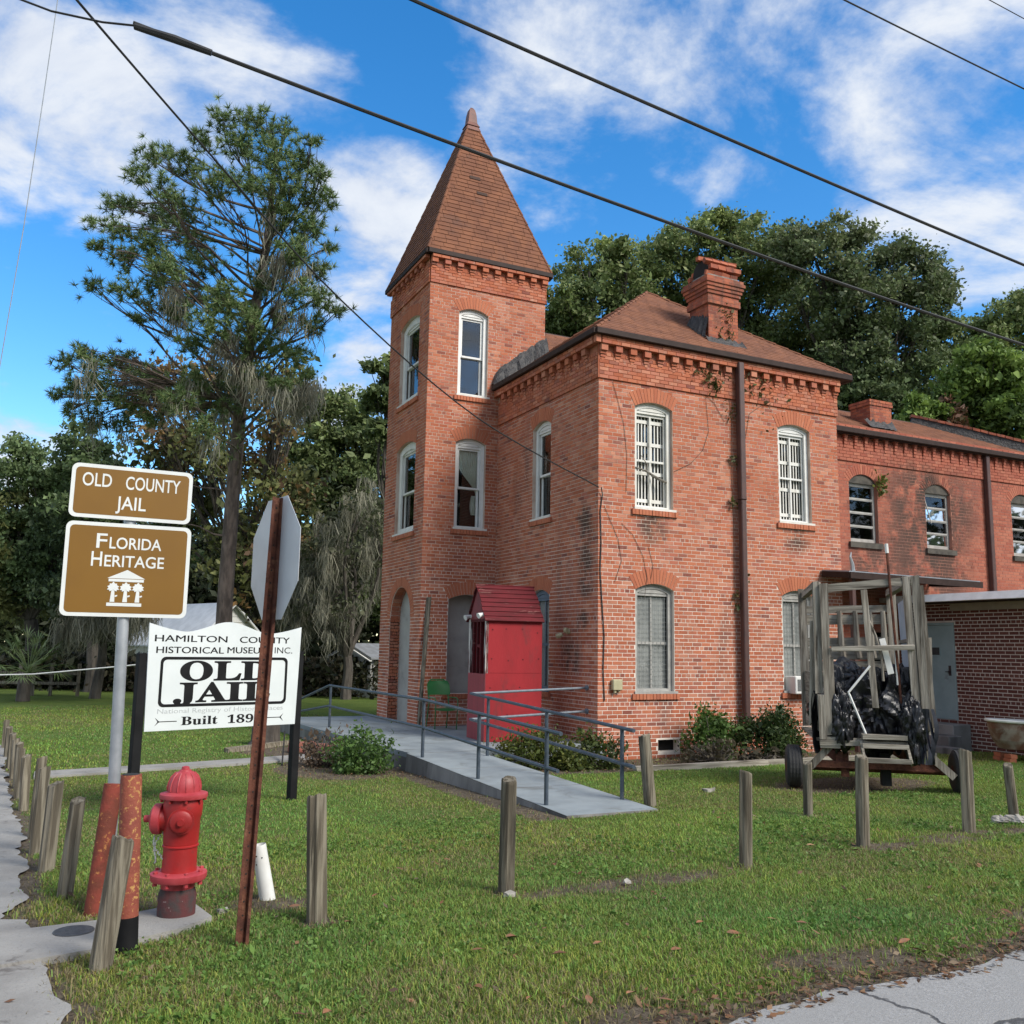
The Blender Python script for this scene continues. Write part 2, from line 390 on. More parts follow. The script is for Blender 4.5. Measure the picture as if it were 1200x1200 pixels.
def glassmat(name, tint=(.05, .055, .06), mixv=.55):
    m, t, b = newmat(name)
    t.nodes.remove(b)
    tr = N(t, 'ShaderNodeBsdfTransparent'); tr.inputs[0].default_value = (.93, .95, .95, 1)
    gl = N(t, 'ShaderNodeBsdfGlossy'); gl.inputs['Roughness'].default_value = .02; gl.inputs[0].default_value = (.9, .9, .9, 1)
    v, g = posn(t)
    bp = N(t, 'ShaderNodeBump'); bp.inputs['Strength'].default_value = .02; bp.inputs['Distance'].default_value = .01
    L(t, noise(t, v, 1.5, 1), bp.inputs['Height']); L(t, bp.outputs[0], gl.inputs['Normal'])
    fr = N(t, 'ShaderNodeFresnel'); fr.inputs[0].default_value = 1.5; L(t, bp.outputs[0], fr.inputs['Normal'])
    mx = N(t, 'ShaderNodeMixShader'); L(t, M(t, 'MULTIPLY_ADD', fr.outputs[0], 1.15, .015, True), mx.inputs[0]); L(t, tr.outputs[0], mx.inputs[1]); L(t, gl.outputs[0], mx.inputs[2])
    L(t, mx.outputs[0], t.nodes['Material Output'].inputs['Surface'])
    return m
GLASS = glassmat('window_glass')

def leafmat(name, transl=.3, rough=.55):
    m, t, b = newmat(name)
    at = N(t, 'ShaderNodeAttribute', attribute_name='col')
    L(t, at.outputs['Color'], b.inputs['Base Color']); b.inputs['Roughness'].default_value = rough
    b.inputs['Specular IOR Level'].default_value = .3
    tl = N(t, 'ShaderNodeBsdfTranslucent'); L(t, at.outputs['Color'], tl.inputs[0])
    mx = N(t, 'ShaderNodeMixShader'); mx.inputs[0].default_value = transl
    L(t, b.outputs[0], mx.inputs[1]); L(t, tl.outputs[0], mx.inputs[2])
    L(t, mx.outputs[0], t.nodes['Material Output'].inputs['Surface'])
    return m
LEAF = leafmat('leaf')
NEEDLE = leafmat('needle', .15)
MOSS = leafmat('moss', .25, .95)
GRASSM = leafmat('grass_blade', .3, .6)
BARK = pmat('grey_bark', (.11, .095, .08), (.06, .05, .042), 9, .95, .8, stretch=(1, 1, .25), fine=30, bdist=.03)
BARKP = pmat('pine_bark', (.18, .135, .11), (.08, .06, .05), 7, .95, .9, stretch=(1, 1, .3), fine=16, bdist=.05)
# ------------------------------------------------------------------ ground, walks, road
def fbm(x, y, s, seed=0, octv=4):
    "cheap value noise on arrays"
    r_ = np.zeros_like(x, dtype=float); amp = .5; tot = 0
    for o_ in range(octv):
        X, Y = x*s, y*s; xi, yi = np.floor(X).astype(int), np.floor(Y).astype(int); fx, fy = X-xi, Y-yi
        fx, fy = fx*fx*(3-2*fx), fy*fy*(3-2*fy)
        def h(a, b):
            q = np.sin(a*127.1+b*311.7+seed*74.7+o_*19.19)*43758.5453; return q-np.floor(q)
        v = (h(xi, yi)*(1-fx)+h(xi+1, yi)*fx)*(1-fy)+(h(xi, yi+1)*(1-fx)+h(xi+1, yi+1)*fx)*fy
        r_ += v*amp; tot += amp; amp *= .5; s *= 2.03
    return r_/tot

def road_edge(x):                 # y of the ragged asphalt edge
    return -10.74+.10*np.sin(x*1.7)+.16*(fbm(x, x*0+3.1, 1.9, 5)-.5)+np.clip((-5.2-x)*.35, 0, 3)*-1.0
def walk_edge(y):                 # x of the ragged edge of the left pavement
    return np.where(y < -8.9, -8.70, -8.70-.060*(y+8.9))-.02+.24*(fbm(y, y*0+8.7, 1.7, 9)-.5)+.12*(fbm(y, y*0+2.7, 6, 4)-.5)-np.clip((-6.8-y), 0, .9)*.22*(y > -7.6)
def sst(v, a, b):
    t_ = np.clip((v-a)/(b-a), 0, 1); return t_*t_*(3-2*t_)
POSTS = [(-7.19, -8.37), (-5.76, -8.2), (-3.54, -8.17), (-1.95, -7.93), (-.35, -7.8), (.75, -7.52), (-1.09, -6.32)]
def dirt(x, y):
    "0 grass .. 1 bare earth"
    n_ = fbm(x, y, 1.1, 1)*.6+fbm(x, y, 4.3, 2)*.4
    e_ = y-road_edge(x)
    d = np.maximum(1.0*sst(-e_, -.40, -.03), 1.1*sst(-e_, -1.1, -.1)*sst(n_, .35, .65))                                       # litter beside the road
    d = np.maximum(d, .85*sst(-(x-walk_edge(y)), -.30, -.0)*(y < 3)*(.5+.8*n_))    # beside the pavement
    line = -8.25+.10*(x+5)*.3
    d = np.maximum(d, .85*sst(-np.abs(y-(-8.18+.07*(x+3.5))+.25*(fbm(x, y, .9, 41)-.5)), -.40, -.02)*sst(x, -6.6, -5.6)*sst(n_, .38, .66))   # worn strip on the line of posts
    d = np.maximum(d, .95*sst(-np.hypot((x-1.6)/1.7, (y+4.4)/.95), -1.15, -.5))                 # under the wagon
    d = np.maximum(d, 1.0*sst(-np.abs(x+3.85), -.36, -.12)*(y > -5.5)*(y < .3)*.95)             # beside the ramp
    d = np.maximum(d, .98*((x > -2.4)*(x < 6.3)*(y > -1.75)*(y < 0)))                           # planting bed
    d = np.maximum(d, .9*sst(-np.hypot((x+4.7)/1.1, (y-.3)/1.6), -1.1, -.6))                    # shrub bed
    d = np.maximum(d, .85*sst(-np.hypot((x+4.9)/.9, (y-3.2)/1.0), -1.2, -.6))
    d = np.maximum(d, .7*sst(-np.hypot((x+7.35)/.5, (y+7.75)/.4), -1.2, -.3))
    d = np.maximum(d, .5*sst(-np.hypot((x+8.1)/.7, (y+7.3)/.8), -1.2, -.3))
    for px_, py_ in POSTS:
        d = np.maximum(d, .8*sst(-np.hypot(x-px_, y-py_), -.22, -.06))
    d = np.maximum(d, .45*sst(n_, .62, .80))
    return np.clip(d*(.45+1.0*n_), 0, .86)
def bumpz(x, y):
    return .035*(fbm(x, y, .6, 11)-.5)*sst(y, -10.6, -9.6)
def ground_z(x, y):
    return np.where(y < 0, -.0241*y, 0)+bumpz(x, y)*np.where(y < 14, 1, 0)

def axis(fine0, fine1, st, far):
    a = list(np.arange(fine0, fine1, st)); s_ = st
    hi = []; v = fine1
    while v < far: hi.append(v); s_ *= 1.35; v += s_
    s_ = st; lo = []; v = fine0
    while v > -far: s_ *= 1.35; v -= s_; lo.append(v)
    return np.array(lo[::-1]+a+hi+[far])
gx, gy = axis(-11, 9, .10, 600), axis(-12.5, 9, .10, 600)
GX, GY = np.meshgrid(gx, gy)
near = (np.abs(GX) < 40) & (np.abs(GY) < 40)
GZ = np.where(GY < 0, -.0241*np.maximum(GY, -40), 0)+np.where(near, bumpz(GX, GY), 0)
nx, ny = len(gx), len(gy)
idx = np.arange(nx*ny).reshape(ny, nx)
fq = np.stack([idx[:-1, :-1], idx[:-1, 1:], idx[1:, 1:], idx[1:, :-1]], -1).reshape(-1, 4)
m, t, b = newmat('lawn_soil')
v, g_ = posn(t)
at = N(t, 'ShaderNodeAttribute', attribute_name='col')
sp = N(t, 'ShaderNodeSeparateColor'); L(t, at.outputs['Color'], sp.inputs[0])
gr = MIX(t, RANGE(t, noise(t, v, .9, 6, .6), .38, .64), (.10, .150, .030), (.14, .185, .038))
gr = MIX(t, RANGE(t, noise(t, v, 26, 5, .7), .42, .66), gr, (.060, .095, .022))
gr = MIX(t, RANGE(t, noise(t, v, 2.3, 6, .65), .58, .74), gr, (.165, .165, .06))
di = MIX(t, RANGE(t, noise(t, v, 9, 7, .7), .35, .65), (.095, .075, .055), (.165, .135, .10))
di = MIX(t, RANGE(t, noise(t, v, 40, 4, .7), .52, .66), di, (.055, .040, .030))
dm = M(t, 'ADD', sp.outputs[0], M(t, 'MULTIPLY_ADD', noise(t, v, 11, 7, .72), 1.3, -.65))
L(t, MIX(t, RANGE(t, dm, .38, .62), gr, di), b.inputs['Base Color'])
b.inputs['Roughness'].default_value = .95; b.inputs['Specular IOR Level'].default_value = .15
bump(t, b, noise(t, v, 38, 6, .75), .9, .03)
SOIL = m
me = mesh_np('ground', np.stack([GX, GY, GZ], -1).reshape(-1, 3), fq, SOIL, True)
dd_ = np.where((GY > -14) & (np.abs(GX) < 30) & (GY < 30), dirt(GX, GY), 0)
set_col(me, np.repeat(dd_.reshape(-1, 1), 3, 1))
tag(link('ground', me), 'lawn and bare earth round the old jail', 'ground', kind='structure')

def sheet(name, xs, ys0, ys1, dz, mat, ny_=14, label=None):
    "a paved strip between two ragged edges y0(x), y1(x)"
    vs = []; fs = []
    n = len(xs)
    for i, x in enumerate(xs):
        for k in range(ny_+1):
            y = ys0[i]+(ys1[i]-ys0[i])*k/ny_
            vs.append((x, y, 0))
    vs = np.array(vs); vs[:, 2] = np.where(vs[:, 1] < 0, -.0241*np.maximum(vs[:, 1], -40), 0)+dz
    fs = [(i*(ny_+1)+k, (i+1)*(ny_+1)+k, (i+1)*(ny_+1)+k+1, i*(ny_+1)+k+1) for i in range(n-1) for k in range(ny_)]
    return tag(link(name, mesh_np(name, vs, fs, mat)), label, kind='structure')
# asphalt
m, t, b = newmat('asphalt')
v, g_ = posn(t)
c_ = MIX(t, RANGE(t, noise(t, v, 55, 4, .8), .35, .65), (.23, .225, .215), (.34, .335, .325))
c_ = MIX(t, RANGE(t, noise(t, v, 1.4, 5), .45, .7), c_, (.27, .265, .255))
vo = N(t, 'ShaderNodeTexVoronoi', feature='DISTANCE_TO_EDGE'); vo.inputs['Scale'].default_value = .8
mv, _ = posn(t)
nn = N(t, 'ShaderNodeTexNoise'); nn.inputs['Scale'].default_value = 3.0; nn.inputs['Detail'].default_value = 5; L(t, mv, nn.inputs['Vector'])
va = N(t, 'ShaderNodeVectorMath', operation='MULTIPLY_ADD'); L(t, nn.outputs['Color'], va.inputs[0]); va.inputs[1].default_value = (.5, .5, .5); L(t, mv, va.inputs[2])
L(t, va.outputs[0], vo.inputs['Vector'])
ck = RANGE(t, vo.outputs['Distance'], .020, .006)
L(t, MIX(t, M(t, 'MULTIPLY', ck, .85), c_, (.03, .03, .032)), b.inputs['Base Color']); b.inputs['Roughness'].default_value = .85
bump(t, b, M(t, 'SUBTRACT', noise(t, v, 90, 3, .8), ck), .8, .008)
ASPH = m
xs = np.concatenate([np.linspace(-60, -9, 20), np.arange(-8.9, 4, .08), np.linspace(4.2, 80, 40)])
sheet('road', xs, np.full(len(xs), -19.0), road_edge(xs), .018, ASPH, label='grey cracked asphalt road in the lower right corner')
# left pavement
ysw = np.concatenate([np.arange(-12.2, 3, .08), np.linspace(3.2, 60, 40)])
m, t, b = newmat('old_pavement')
v, g_ = posn(t)
c_ = MIX(t, RANGE(t, noise(t, v, 1.8, 7, .6), .35, .68), (.30, .29, .27), (.215, .205, .19))
c_ = MIX(t, RANGE(t, noise(t, v, 5, 8, .7, .5), .58, .70), c_, (.12, .11, .10))
c_ = MIX(t, RANGE(t, noise(t, v, 60, 3, .7), .5, .8), c_, (.2, .19, .18))
L(t, c_, b.inputs['Base Color']); b.inputs['Roughness'].default_value = .92
bump(t, b, noise(t, v, 45, 6, .7), .6, .012)
PAVE = m
vs = []; nk = 8
we = walk_edge(ysw)
for i, y in enumerate(ysw):
    for k in range(nk+1): vs.append((-14+(we[i]+14)*k/nk, y, gz(0, max(y, -40))+.020))
fs = [(i*(nk+1)+k, i*(nk+1)+k+1, (i+1)*(nk+1)+k+1, (i+1)*(nk+1)+k) for i in range(len(ysw)-1) for k in range(nk)]
tag(link('pavement', mesh_np('pavement', vs, fs, PAVE)), 'worn grey pavement with ragged grass edge at far left', kind='structure')
# concrete slab that leads to the hydrant
mb = MB()
A = [np.array(q+(gz(0, q[1])+.036,)) for q in [(-9.3, -8.72), (-8.5, -8.55), (-8.0, -8.30), (-7.80, -8.10)]]
B = [np.array(q+(gz(0, q[1])+.036,)) for q in [(-9.2, -7.95), (-8.45, -7.9), (-8.05, -7.72), (-7.86, -7.68)]]
mb.strip(A, B); mb.strip(A, [a-(0, 0, .08) for a in A]); mb.strip(B, [a-(0, 0, .08) for a in B]); mb.strip([A[-1], B[-1]], [A[-1]-(0, 0, .08), B[-1]-(0, 0, .08)])
tag(mb.build('hydrant_pad', PAVE), 'pale concrete pad under the red hydrant', kind='structure')
# narrow path to the porch
mb = MB()
A = [(-8.95, .62, .0), (-6.9, 1.1, .0), (-5.3, 1.45, .0), (-3.72, 1.75, .0)]; B = [(-8.95, 1.25, .0), (-6.9, 1.65, .0), (-5.3, 2.1, .0), (-3.72, 2.5, .0)]
A = [np.array(a)+(0, 0, .035) for a in A]; B = [np.array(a)+(0, 0, .035) for a in B]
mb.strip(A, B); mb.strip(A, [a-(0, 0, .08) for a in A])
tag(mb.build('garden_path', PAVE), 'narrow concrete path across the lawn to the porch', kind='structure')

# ------------------------------------------------------------------ brickwork machinery
CH, BL = .0735, .2115
FULL = {}
def full_brick_mesh(mat, w_, h_):
    if mat.name not in FULL:
        mb_ = MB(); mb_.add([(x, y, z) for x in (-w_/2, w_/2) for y in (0, -.0065) for z in (-h_/2, h_/2)], [(1, 3, 7, 5), (0, 1, 5, 4), (2, 6, 7, 3), (0, 2, 3, 1), (4, 5, 7, 6)])
        me_ = bpy.data.meshes.new('brick'); me_.from_pydata(mb_.v, [], mb_.f); me_.materials.append(mat); me_.update(); FULL[mat.name] = me_
    return FULL[mat.name]

class Hole:
    def __init__(s, a0, a1, z0, zs, rise=0, ring=.285, sill=.11, sillx=.09):
        s.a0, s.a1, s.z0, s.zs, s.rise, s.ring, s.sill, s.sillx = a0, a1, z0, zs, rise, ring, sill, sillx
        s.w = a1-a0; s.c = (a0+a1)/2
        if rise > 0:
            s.R = s.w*s.w/(8*rise)+rise/2; s.zc = zs+rise-s.R; s.th = math.asin(min(1, s.w/2/s.R)) if rise <= s.w/2-1e-6 else math.pi/2
    def loop(s, n=14, inset=0):
        w = s.w/2-inset
        p = [(s.c-w, s.z0+inset), (s.c+w, s.z0+inset)]
        if s.rise > 0:
            R = s.R-inset; th = math.asin(max(-1, min(1, w/R)))
            p += [(s.c+R*math.sin(th-2*th*i/n), s.zc+R*math.cos(th-2*th*i/n)) for i in range(n+1)]
        else: p += [(s.c+w, s.zs-inset), (s.c-w, s.zs-inset)]
        return p
    def clear(s, *zs_):
        "bricks may run under the proud arch ring and sill, never into the opening"
        return max(max(s.half(z, False) for z in zs_), min(s.half(z) for z in zs_))
    def half(s, z, trim=True):
        "half width that bricks must keep clear at height z"
        h = -1
        if s.z0 <= z <= s.zs: h = s.w/2
        if trim and s.sill and s.z0-s.sill < z < s.z0: h = s.w/2+s.sillx
        if s.rise > 0:
            dz = z-s.zc
            if z > s.zs and dz < s.R: h = max(h, math.sqrt(max(0, s.R**2-dz*dz)))
            Ro = s.R+s.ring
            if trim and s.ring and 0 < dz < Ro:
                q = math.sqrt(Ro*Ro-dz*dz)
                lim = dz*math.tan(s.th) if s.th < 1.5 else 9
                if min(q, lim) > 0 and (lim >= math.sqrt(max(0, s.R**2-dz*dz)) if dz < s.R else True): h = max(h, min(q, lim))
        return h

INDIV = {}
def brick_wall(F, a0, a1, z0, z1, holes, key, mat, dmin=.0025, dmax=.0055, ch=CH, bl=BL, jt=.0125, ext0=0, ext1=0, clip=None, noind=False):
    "running-bond bricks, each an own closed piece standing proud of the mortar"
    out = INDIV.setdefault(key, {'mat': mat, 'full': [], 'stuff': []})
    nz = int(math.ceil((z1-z0)/ch-1e-6))
    for k in range(nz):
        za = z0+k*ch; zb = min(za+ch-jt, z1-.002); zm = (za+zb)/2
        if zb-za < .012: continue
        iv = [(a0-ext0, a1+ext1)]
        for h in holes:
            hh = h.clear(za+.004, zm, zb-.004)
            if hh > 0:
                nv = []
                for p, q in iv:
                    if h.c+hh <= p or h.c-hh >= q: nv.append((p, q)); continue
                    if h.c-hh-.008 > p: nv.append((p, h.c-hh-.008))
                    if h.c+hh+.008 < q: nv.append((h.c+hh+.008, q))
                iv = nv
        hdr = (k % 7 == 6)
        L_ = bl/2 if hdr else bl
        off = a0-(0 if k % 2 == 0 else bl/2)-(bl/4 if hdr else 0)
        for p, q in iv:
            i0 = math.floor((p-off)/L_)
            u = off+i0*L_
            while u < q:
                s_, e_ = max(u, p), min(u+L_-jt, q)
                if e_-s_ > .025:
                    cx = (s_+e_)/2; dpt = dmin+(dmax-dmin)*random.random()
                    isfull = (not hdr) and zb-za > ch-jt-.001 and abs((e_-s_)-(bl-jt)) < 1e-4 and not noind
                    if isfull: out['full'].append((F, cx, zm, dpt)); out['dim'] = (bl-jt, ch-jt)
                    else: out['stuff'].append((F, s_, e_, za, zb, dpt))
                u += L_
def flush_bricks(key, parent, limit=300, stuffname='brickwork'):
    out = INDIV[key]; mat = out['mat']
    def score(q):
        P = q[0].pt(q[1], q[2]); d = CAM-P; D = np.linalg.norm(d); pr = (P-CAM)
        z_ = pr@_fw; px_ = 600+FPX*(pr@_rt)/z_; py_ = 600-FPX*(pr@_up)/z_
        vis = 1 if (0 < px_ < 1200 and 0 < py_ < 1200) else 0
        return vis*max(0, (d/D)@q[0].n)/D**2
    full = sorted(out['full'], key=score, reverse=True)
    bw_, bh_ = out.get('dim', (.2, .062)); me_ = full_brick_mesh(mat, bw_, bh_); org = ORG[parent]
    for F, cx, zm, dp in full[:limit]:
        o = link('brick', me_, parent)
        mt = F.mat().copy(); P = F.pt(cx, zm, dp-.0065)-org
        mt.translation = Vector(P); o.matrix_basis = mt
    rest = out['stuff']+[(F, cx-bw_/2, cx+bw_/2, zm-bh_/2, zm+bh_/2, dp) for F, cx, zm, dp in full[limit:]]
    V_ = np.zeros((len(rest), 8, 3)); 
    for i, (F, s_, e_, za, zb, dp) in enumerate(rest):
        j = rng.normal(0, .0012, 4)
        q = [F.pt(s_+j[0], za, 0), F.pt(e_+j[1], za, 0), F.pt(e_+j[1], zb+j[2]*.5, 0), F.pt(s_+j[0], zb+j[3]*.5, 0)]
        V_[i, :4] = q; V_[i, 4:] = np.array(q)+F.n*dp
    base = (np.arange(len(rest))*8)[:, None, None]
    fc = np.array([(4, 5, 6, 7), (0, 1, 5, 4), (1, 2, 6, 5), (2, 3, 7, 6), (3, 0, 4, 7)])
    f_ = (base+fc[None]).reshape(-1, 4)
    o = link(stuffname, mesh_np(stuffname, V_.reshape(-1, 3)-org, f_, mat), parent)
    tag(o, kind='stuff')

def wall_face(F, poly, holes, depth=0):
    "flat wall sheet with real openings"
    bm = bmesh.new(); edges = []
    for lp in [poly]+[h.loop() for h in holes]:
        vs_ = [bm.verts.new(tuple(F.pt(a, z, depth))) for a, z in lp]
        edges += [bm.edges.new((vs_[i], vs_[(i+1) % len(vs_)])) for i in range(len(vs_))]
    bmesh.ops.triangle_fill(bm, use_beauty=True, use_dissolve=False, edges=edges, normal=tuple(F.n))
    vv = [tuple(v_.co) for v_ in bm.verts]; bm.verts.index_update()
    ff = [tuple(v_.index for v_ in f.verts) for f in bm.faces]
    bm.free(); return vv, ff

def build_walls(name, specs, mat, parent):
    mb_ = MB()
    for F, poly, holes, dep in specs:
        vv, ff = wall_face(F, poly, holes); mb_.add(vv, ff)
        for h in holes:
            lp = h.loop(); mb_.strip([F.pt(a, z, 0) for a, z in lp], [F.pt(a, z, -dep) for a, z in lp], close=True)
    me_ = bpy.data.meshes.new(name); me_.from_pydata([tuple(np.array(q)-ORG[parent]) for q in mb_.v], [], mb_.f); me_.materials.append(mat); me_.update()
    return link(name, me_, parent)

VM = {}
def voussoirs(F, h, parent, mat):
    "the bricks of an arch, fanned one by one"
    th = h.th; Ro = h.R+h.ring
    n = max(7, round(2*th*(h.R+h.ring*.5)/.073)); da = 2*th/n
    key = (round(h.R, 3), n, mat.name, round(h.ring, 3))
    if key not in VM:
        g0 = .0045
        q = [(-math.tan(da/2)*h.R+g0, h.R+.003), (math.tan(da/2)*h.R-g0, h.R+.003), (math.tan(da/2)*Ro-g0, Ro-.004), (-math.tan(da/2)*Ro+g0, Ro-.004)]
        vs_ = [(x, 0.02, z) for x, z in q]+[(x, -.009, z) for x, z in q]
        me_ = bpy.data.meshes.new('arch_brick'); me_.from_pydata(vs_, [], [(4, 5, 6, 7), (0, 1, 5, 4), (1, 2, 6, 5), (2, 3, 7, 6), (3, 0, 4, 7)]); me_.materials.append(mat); me_.update(); VM[key] = me_
    for i in range(n):
        a = -th+da*(i+.5)
        o = link('arch_brick', VM[key], parent)
        mt = F.mat(); mt = Matrix.Translation(Vector(F.pt(h.c, h.zc, random.uniform(-.002, .001))-ORG[parent]))@mt.to_3x3().to_4x4()@Matrix.Rotation(a, 4, 'Y')
        o.matrix_basis = mt
# ------------------------------------------------------------------ the old jail
jail = thing('old_jail', 'two storey red brick jail with pointed corner tower and brown shingle roofs', 'jail', (0, 0, 0))
FR = Frame((0, 0, 0), (1, 0, 0), (0, -1, 0))          # long face towards the ramp
FL = Frame((0, 0, 0), (0, 1, 0), (-1, 0, 0))          # left face of the main block
FT = Frame((-1.773, 4.457, 0), (1, 0, 0), (0, -1, 0))   # tower front
FTL = Frame((-1.773, 4.457, 0), (0, 1, 0), (-1, 0, 0))  # tower left face
TW, TD, TZ, MZ, MW, MD = 2.963, 2.744, 10.90, 7.86, 6.0, 5.9
hA = Hole(.81, 1.68, 4.60, 6.60, .11); hB = Hole(4.35, 5.22, 4.60, 6.60, .11)
hC = Hole(.81, 1.68, 1.17, 3.08, .12); hD = Hole(4.35, 5.18, 1.17, 3.10, .12)
hV = Hole(1.30, 1.78, .12, .33, 0, sill=0)
hE = Hole(1.87, 2.67, 4.60, 6.56, .12); hF = Hole(1.87, 2.67, 1.12, 3.03, .12)
hG = Hole(.73, 1.47, 7.64, 9.63, .11); hH = Hole(.73, 1.47, 4.57, 6.55, .11); hI = Hole(.65, 1.67, .96, 3.0, .12)
hJ = Hole(.62, 1.92, 7.66, 9.60, .13); hK = Hole(.62, 1.92, 4.53, 6.56, .13); hL = Hole(.62, 2.0, .20, 2.62, .69, .23, 0)
def rect(a0, a1, z0, z1): return [(a0, z0), (a1, z0), (a1, z1), (a0, z1)]
wall = build_walls('wall', [
    (FR, rect(0, MW, -.3, MZ), [hA, hB, hC, hD, hV], .22), (FL, rect(0, 4.457, -.3, MZ), [hE, hF], .22),
    (Frame((MW, 0, 0), (0, 1, 0), (1, 0, 0)), rect(0, MD, -.3, MZ), [], 0), (Frame((0, MD, 0), (1, 0, 0), (0, 1, 0)), rect(0, MW, -.3, MZ), [], 0)], MORTAR, jail)
twall = build_walls('tower_wall', [
    (FT, rect(0, TW, -.3, TZ), [hG, hH, hI], .22), (FTL, rect(0, TD, -.3, TZ), [hJ, hK, hL], .22),
    (Frame((-1.773+TW, 4.457, 0), (0, 1, 0), (1, 0, 0)), rect(0, TD, 0, TZ), [], 0), (Frame((-1.773, 4.457+TD, 0), (1, 0, 0), (0, 1, 0)), rect(0, TW, -.3, TZ), [], 0)], MORTAR, jail)
ZS, ZT = 7.04, 10.206
brick_wall(FR, 0, MW, 0, ZS, [hA, hB, hC, hD, hV], 'main', BRICK, ext0=.003, ext1=.003)
brick_wall(FL, 0, 4.457, 0, ZS, [hE, hF], 'main', BRICK)
brick_wall(FT, 0, TW, .02, ZT, [hG, hH, hI], 'main', BRICK, ext0=.003, ext1=.003)
brick_wall(FTL, 0, TD, .02, ZT, [hJ, hK, hL], 'main', BRICK)
brick_wall(Frame((MW, 0, 0), (0, 1, 0), (1, 0, 0)), 0, .6, 0, ZS, [], 'main', BRICK, noind=True)
brick_wall(Frame((-1.773+TW, 4.457, 0), (0, 1, 0), (1, 0, 0)), 0, TD, 7.9, ZT, [], 'main', BRICK, noind=True)
for F, hs_ in ((FR, (hA, hB, hC, hD)), (FL, (hE, hF))):
    for h in hs_: voussoirs(F, h, wall, BRICK_ARCH)
for F, hs_ in ((FT, (hG, hH, hI)), (FTL, (hJ, hK, hL))):
    for h in hs_: voussoirs(F, h, twall, BRICK_ARCH)
# brick jambs of the tower doorway, and the deep porch room behind it
FJ = Frame((-1.773, 4.457+2.0, 0), (1, 0, 0), (0, -1, 0))
jb = MB(); jb.strip([FJ.pt(.001, .2), FJ.pt(.42, .2)], [FJ.pt(.001, 2.66), FJ.pt(.42, 2.66)])
jb.build('door_jamb', MORTAR, twall)
brick_wall(FJ, .004, .42, .24, 2.62, [], 'main', BRICK, dmin=.012, dmax=.016)
sb = MB()                                                     # vault under the arch, course by course
for i in range(21):
    a = math.pi/2-math.pi*i/20
    for j in range(2):
        P = FTL.pt(hL.c+(hL.R-.004)*math.sin(a), hL.zc+(hL.R-.004)*math.cos(a), -.11-.2*j)
        rd = FTL.u*math.sin(a)+Z*math.cos(a); tg = FTL.u*math.cos(a)-Z*math.sin(a)
        sb.obox(P, FTL.n, tg, rd, .095, .047, .012)
sb.build('vault_bricks', BRICK, twall)
def room(name, F, a0, a1, z0, z1, d0, d1, mat, parent):
    "inner room behind openings: five inward faces"
    mb_ = MB(); P = lambda a, z, d: F.pt(a, z, -d)
    q = [P(a, z, d) for d in (d0, d1) for a, z in ((a0, z0), (a1, z0), (a1, z1), (a0, z1))]
    mb_.add(q, [(4, 5, 6, 7), (0, 1, 5, 4), (1, 2, 6, 5), (2, 3, 7, 6), (3, 0, 4, 7)])
    return mb_.build(name, mat, parent)
room('porch_room', FT, .24, TW-.24, .16, 3.45, .23, TD-.25, PLAST, twall)
pp_ = MB(); FT.box(pp_, hI.a0-.03, hI.a1+.03, hI.z0-.02, hI.zs+.2, -.40, -.34); pp_.build('blanked_opening', PLAST, twall)
fl = MB(); fl.box(-1.76, 1.0, 4.47, 6.9, .165, .262); fl.build('porch_room_floor', CONC, twall)
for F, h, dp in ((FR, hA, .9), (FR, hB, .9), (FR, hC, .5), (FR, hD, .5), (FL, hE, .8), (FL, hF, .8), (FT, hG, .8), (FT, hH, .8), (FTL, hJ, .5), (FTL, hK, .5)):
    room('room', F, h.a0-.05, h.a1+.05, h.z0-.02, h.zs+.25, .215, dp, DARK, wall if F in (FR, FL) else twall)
vb_ = MB(); FR.box(vb_, hV.a0+.002, hV.a1-.002, hV.z0, hV.zs, -.21, -.19); vb_.build('vent', DARK, wall)

def frame_mesh(F, h, inset, width, d0, d1, name, mat, parent):
    mb_ = MB(); A = h.loop(inset=inset); B = h.loop(inset=inset+width)
    for d in (d0, d1): mb_.strip([F.pt(a, z, d) for a, z in A], [F.pt(a, z, d) for a, z in B], close=True)
    for lp in (A, B): mb_.strip([F.pt(a, z, d0) for a, z in lp], [F.pt(a, z, d1) for a, z in lp], close=True)
    return mb_.build(name, mat, parent)
def sill_bricks(F, h, parent, ledge=WHITE):
    mb_ = MB(); n = max(6, round((h.w+2*h.sillx)/.076)); s_ = (h.w+2*h.sillx)/n
    for i in range(n):
        a = h.a0-h.sillx+s_*i
        F.box(mb_, a+.005, a+s_-.005, h.z0-.105, h.z0-.004, -.05, .048+random.uniform(-.006, .006))
    o = mb_.build('sill', BRICK_ARCH, parent)
    if ledge:
        l_ = MB(); F.box(l_, h.a0-.03, h.a1+.06, h.z0-.003, h.z0+.042, -.19, .035); l_.build('sill_ledge', ledge, o)
    return o
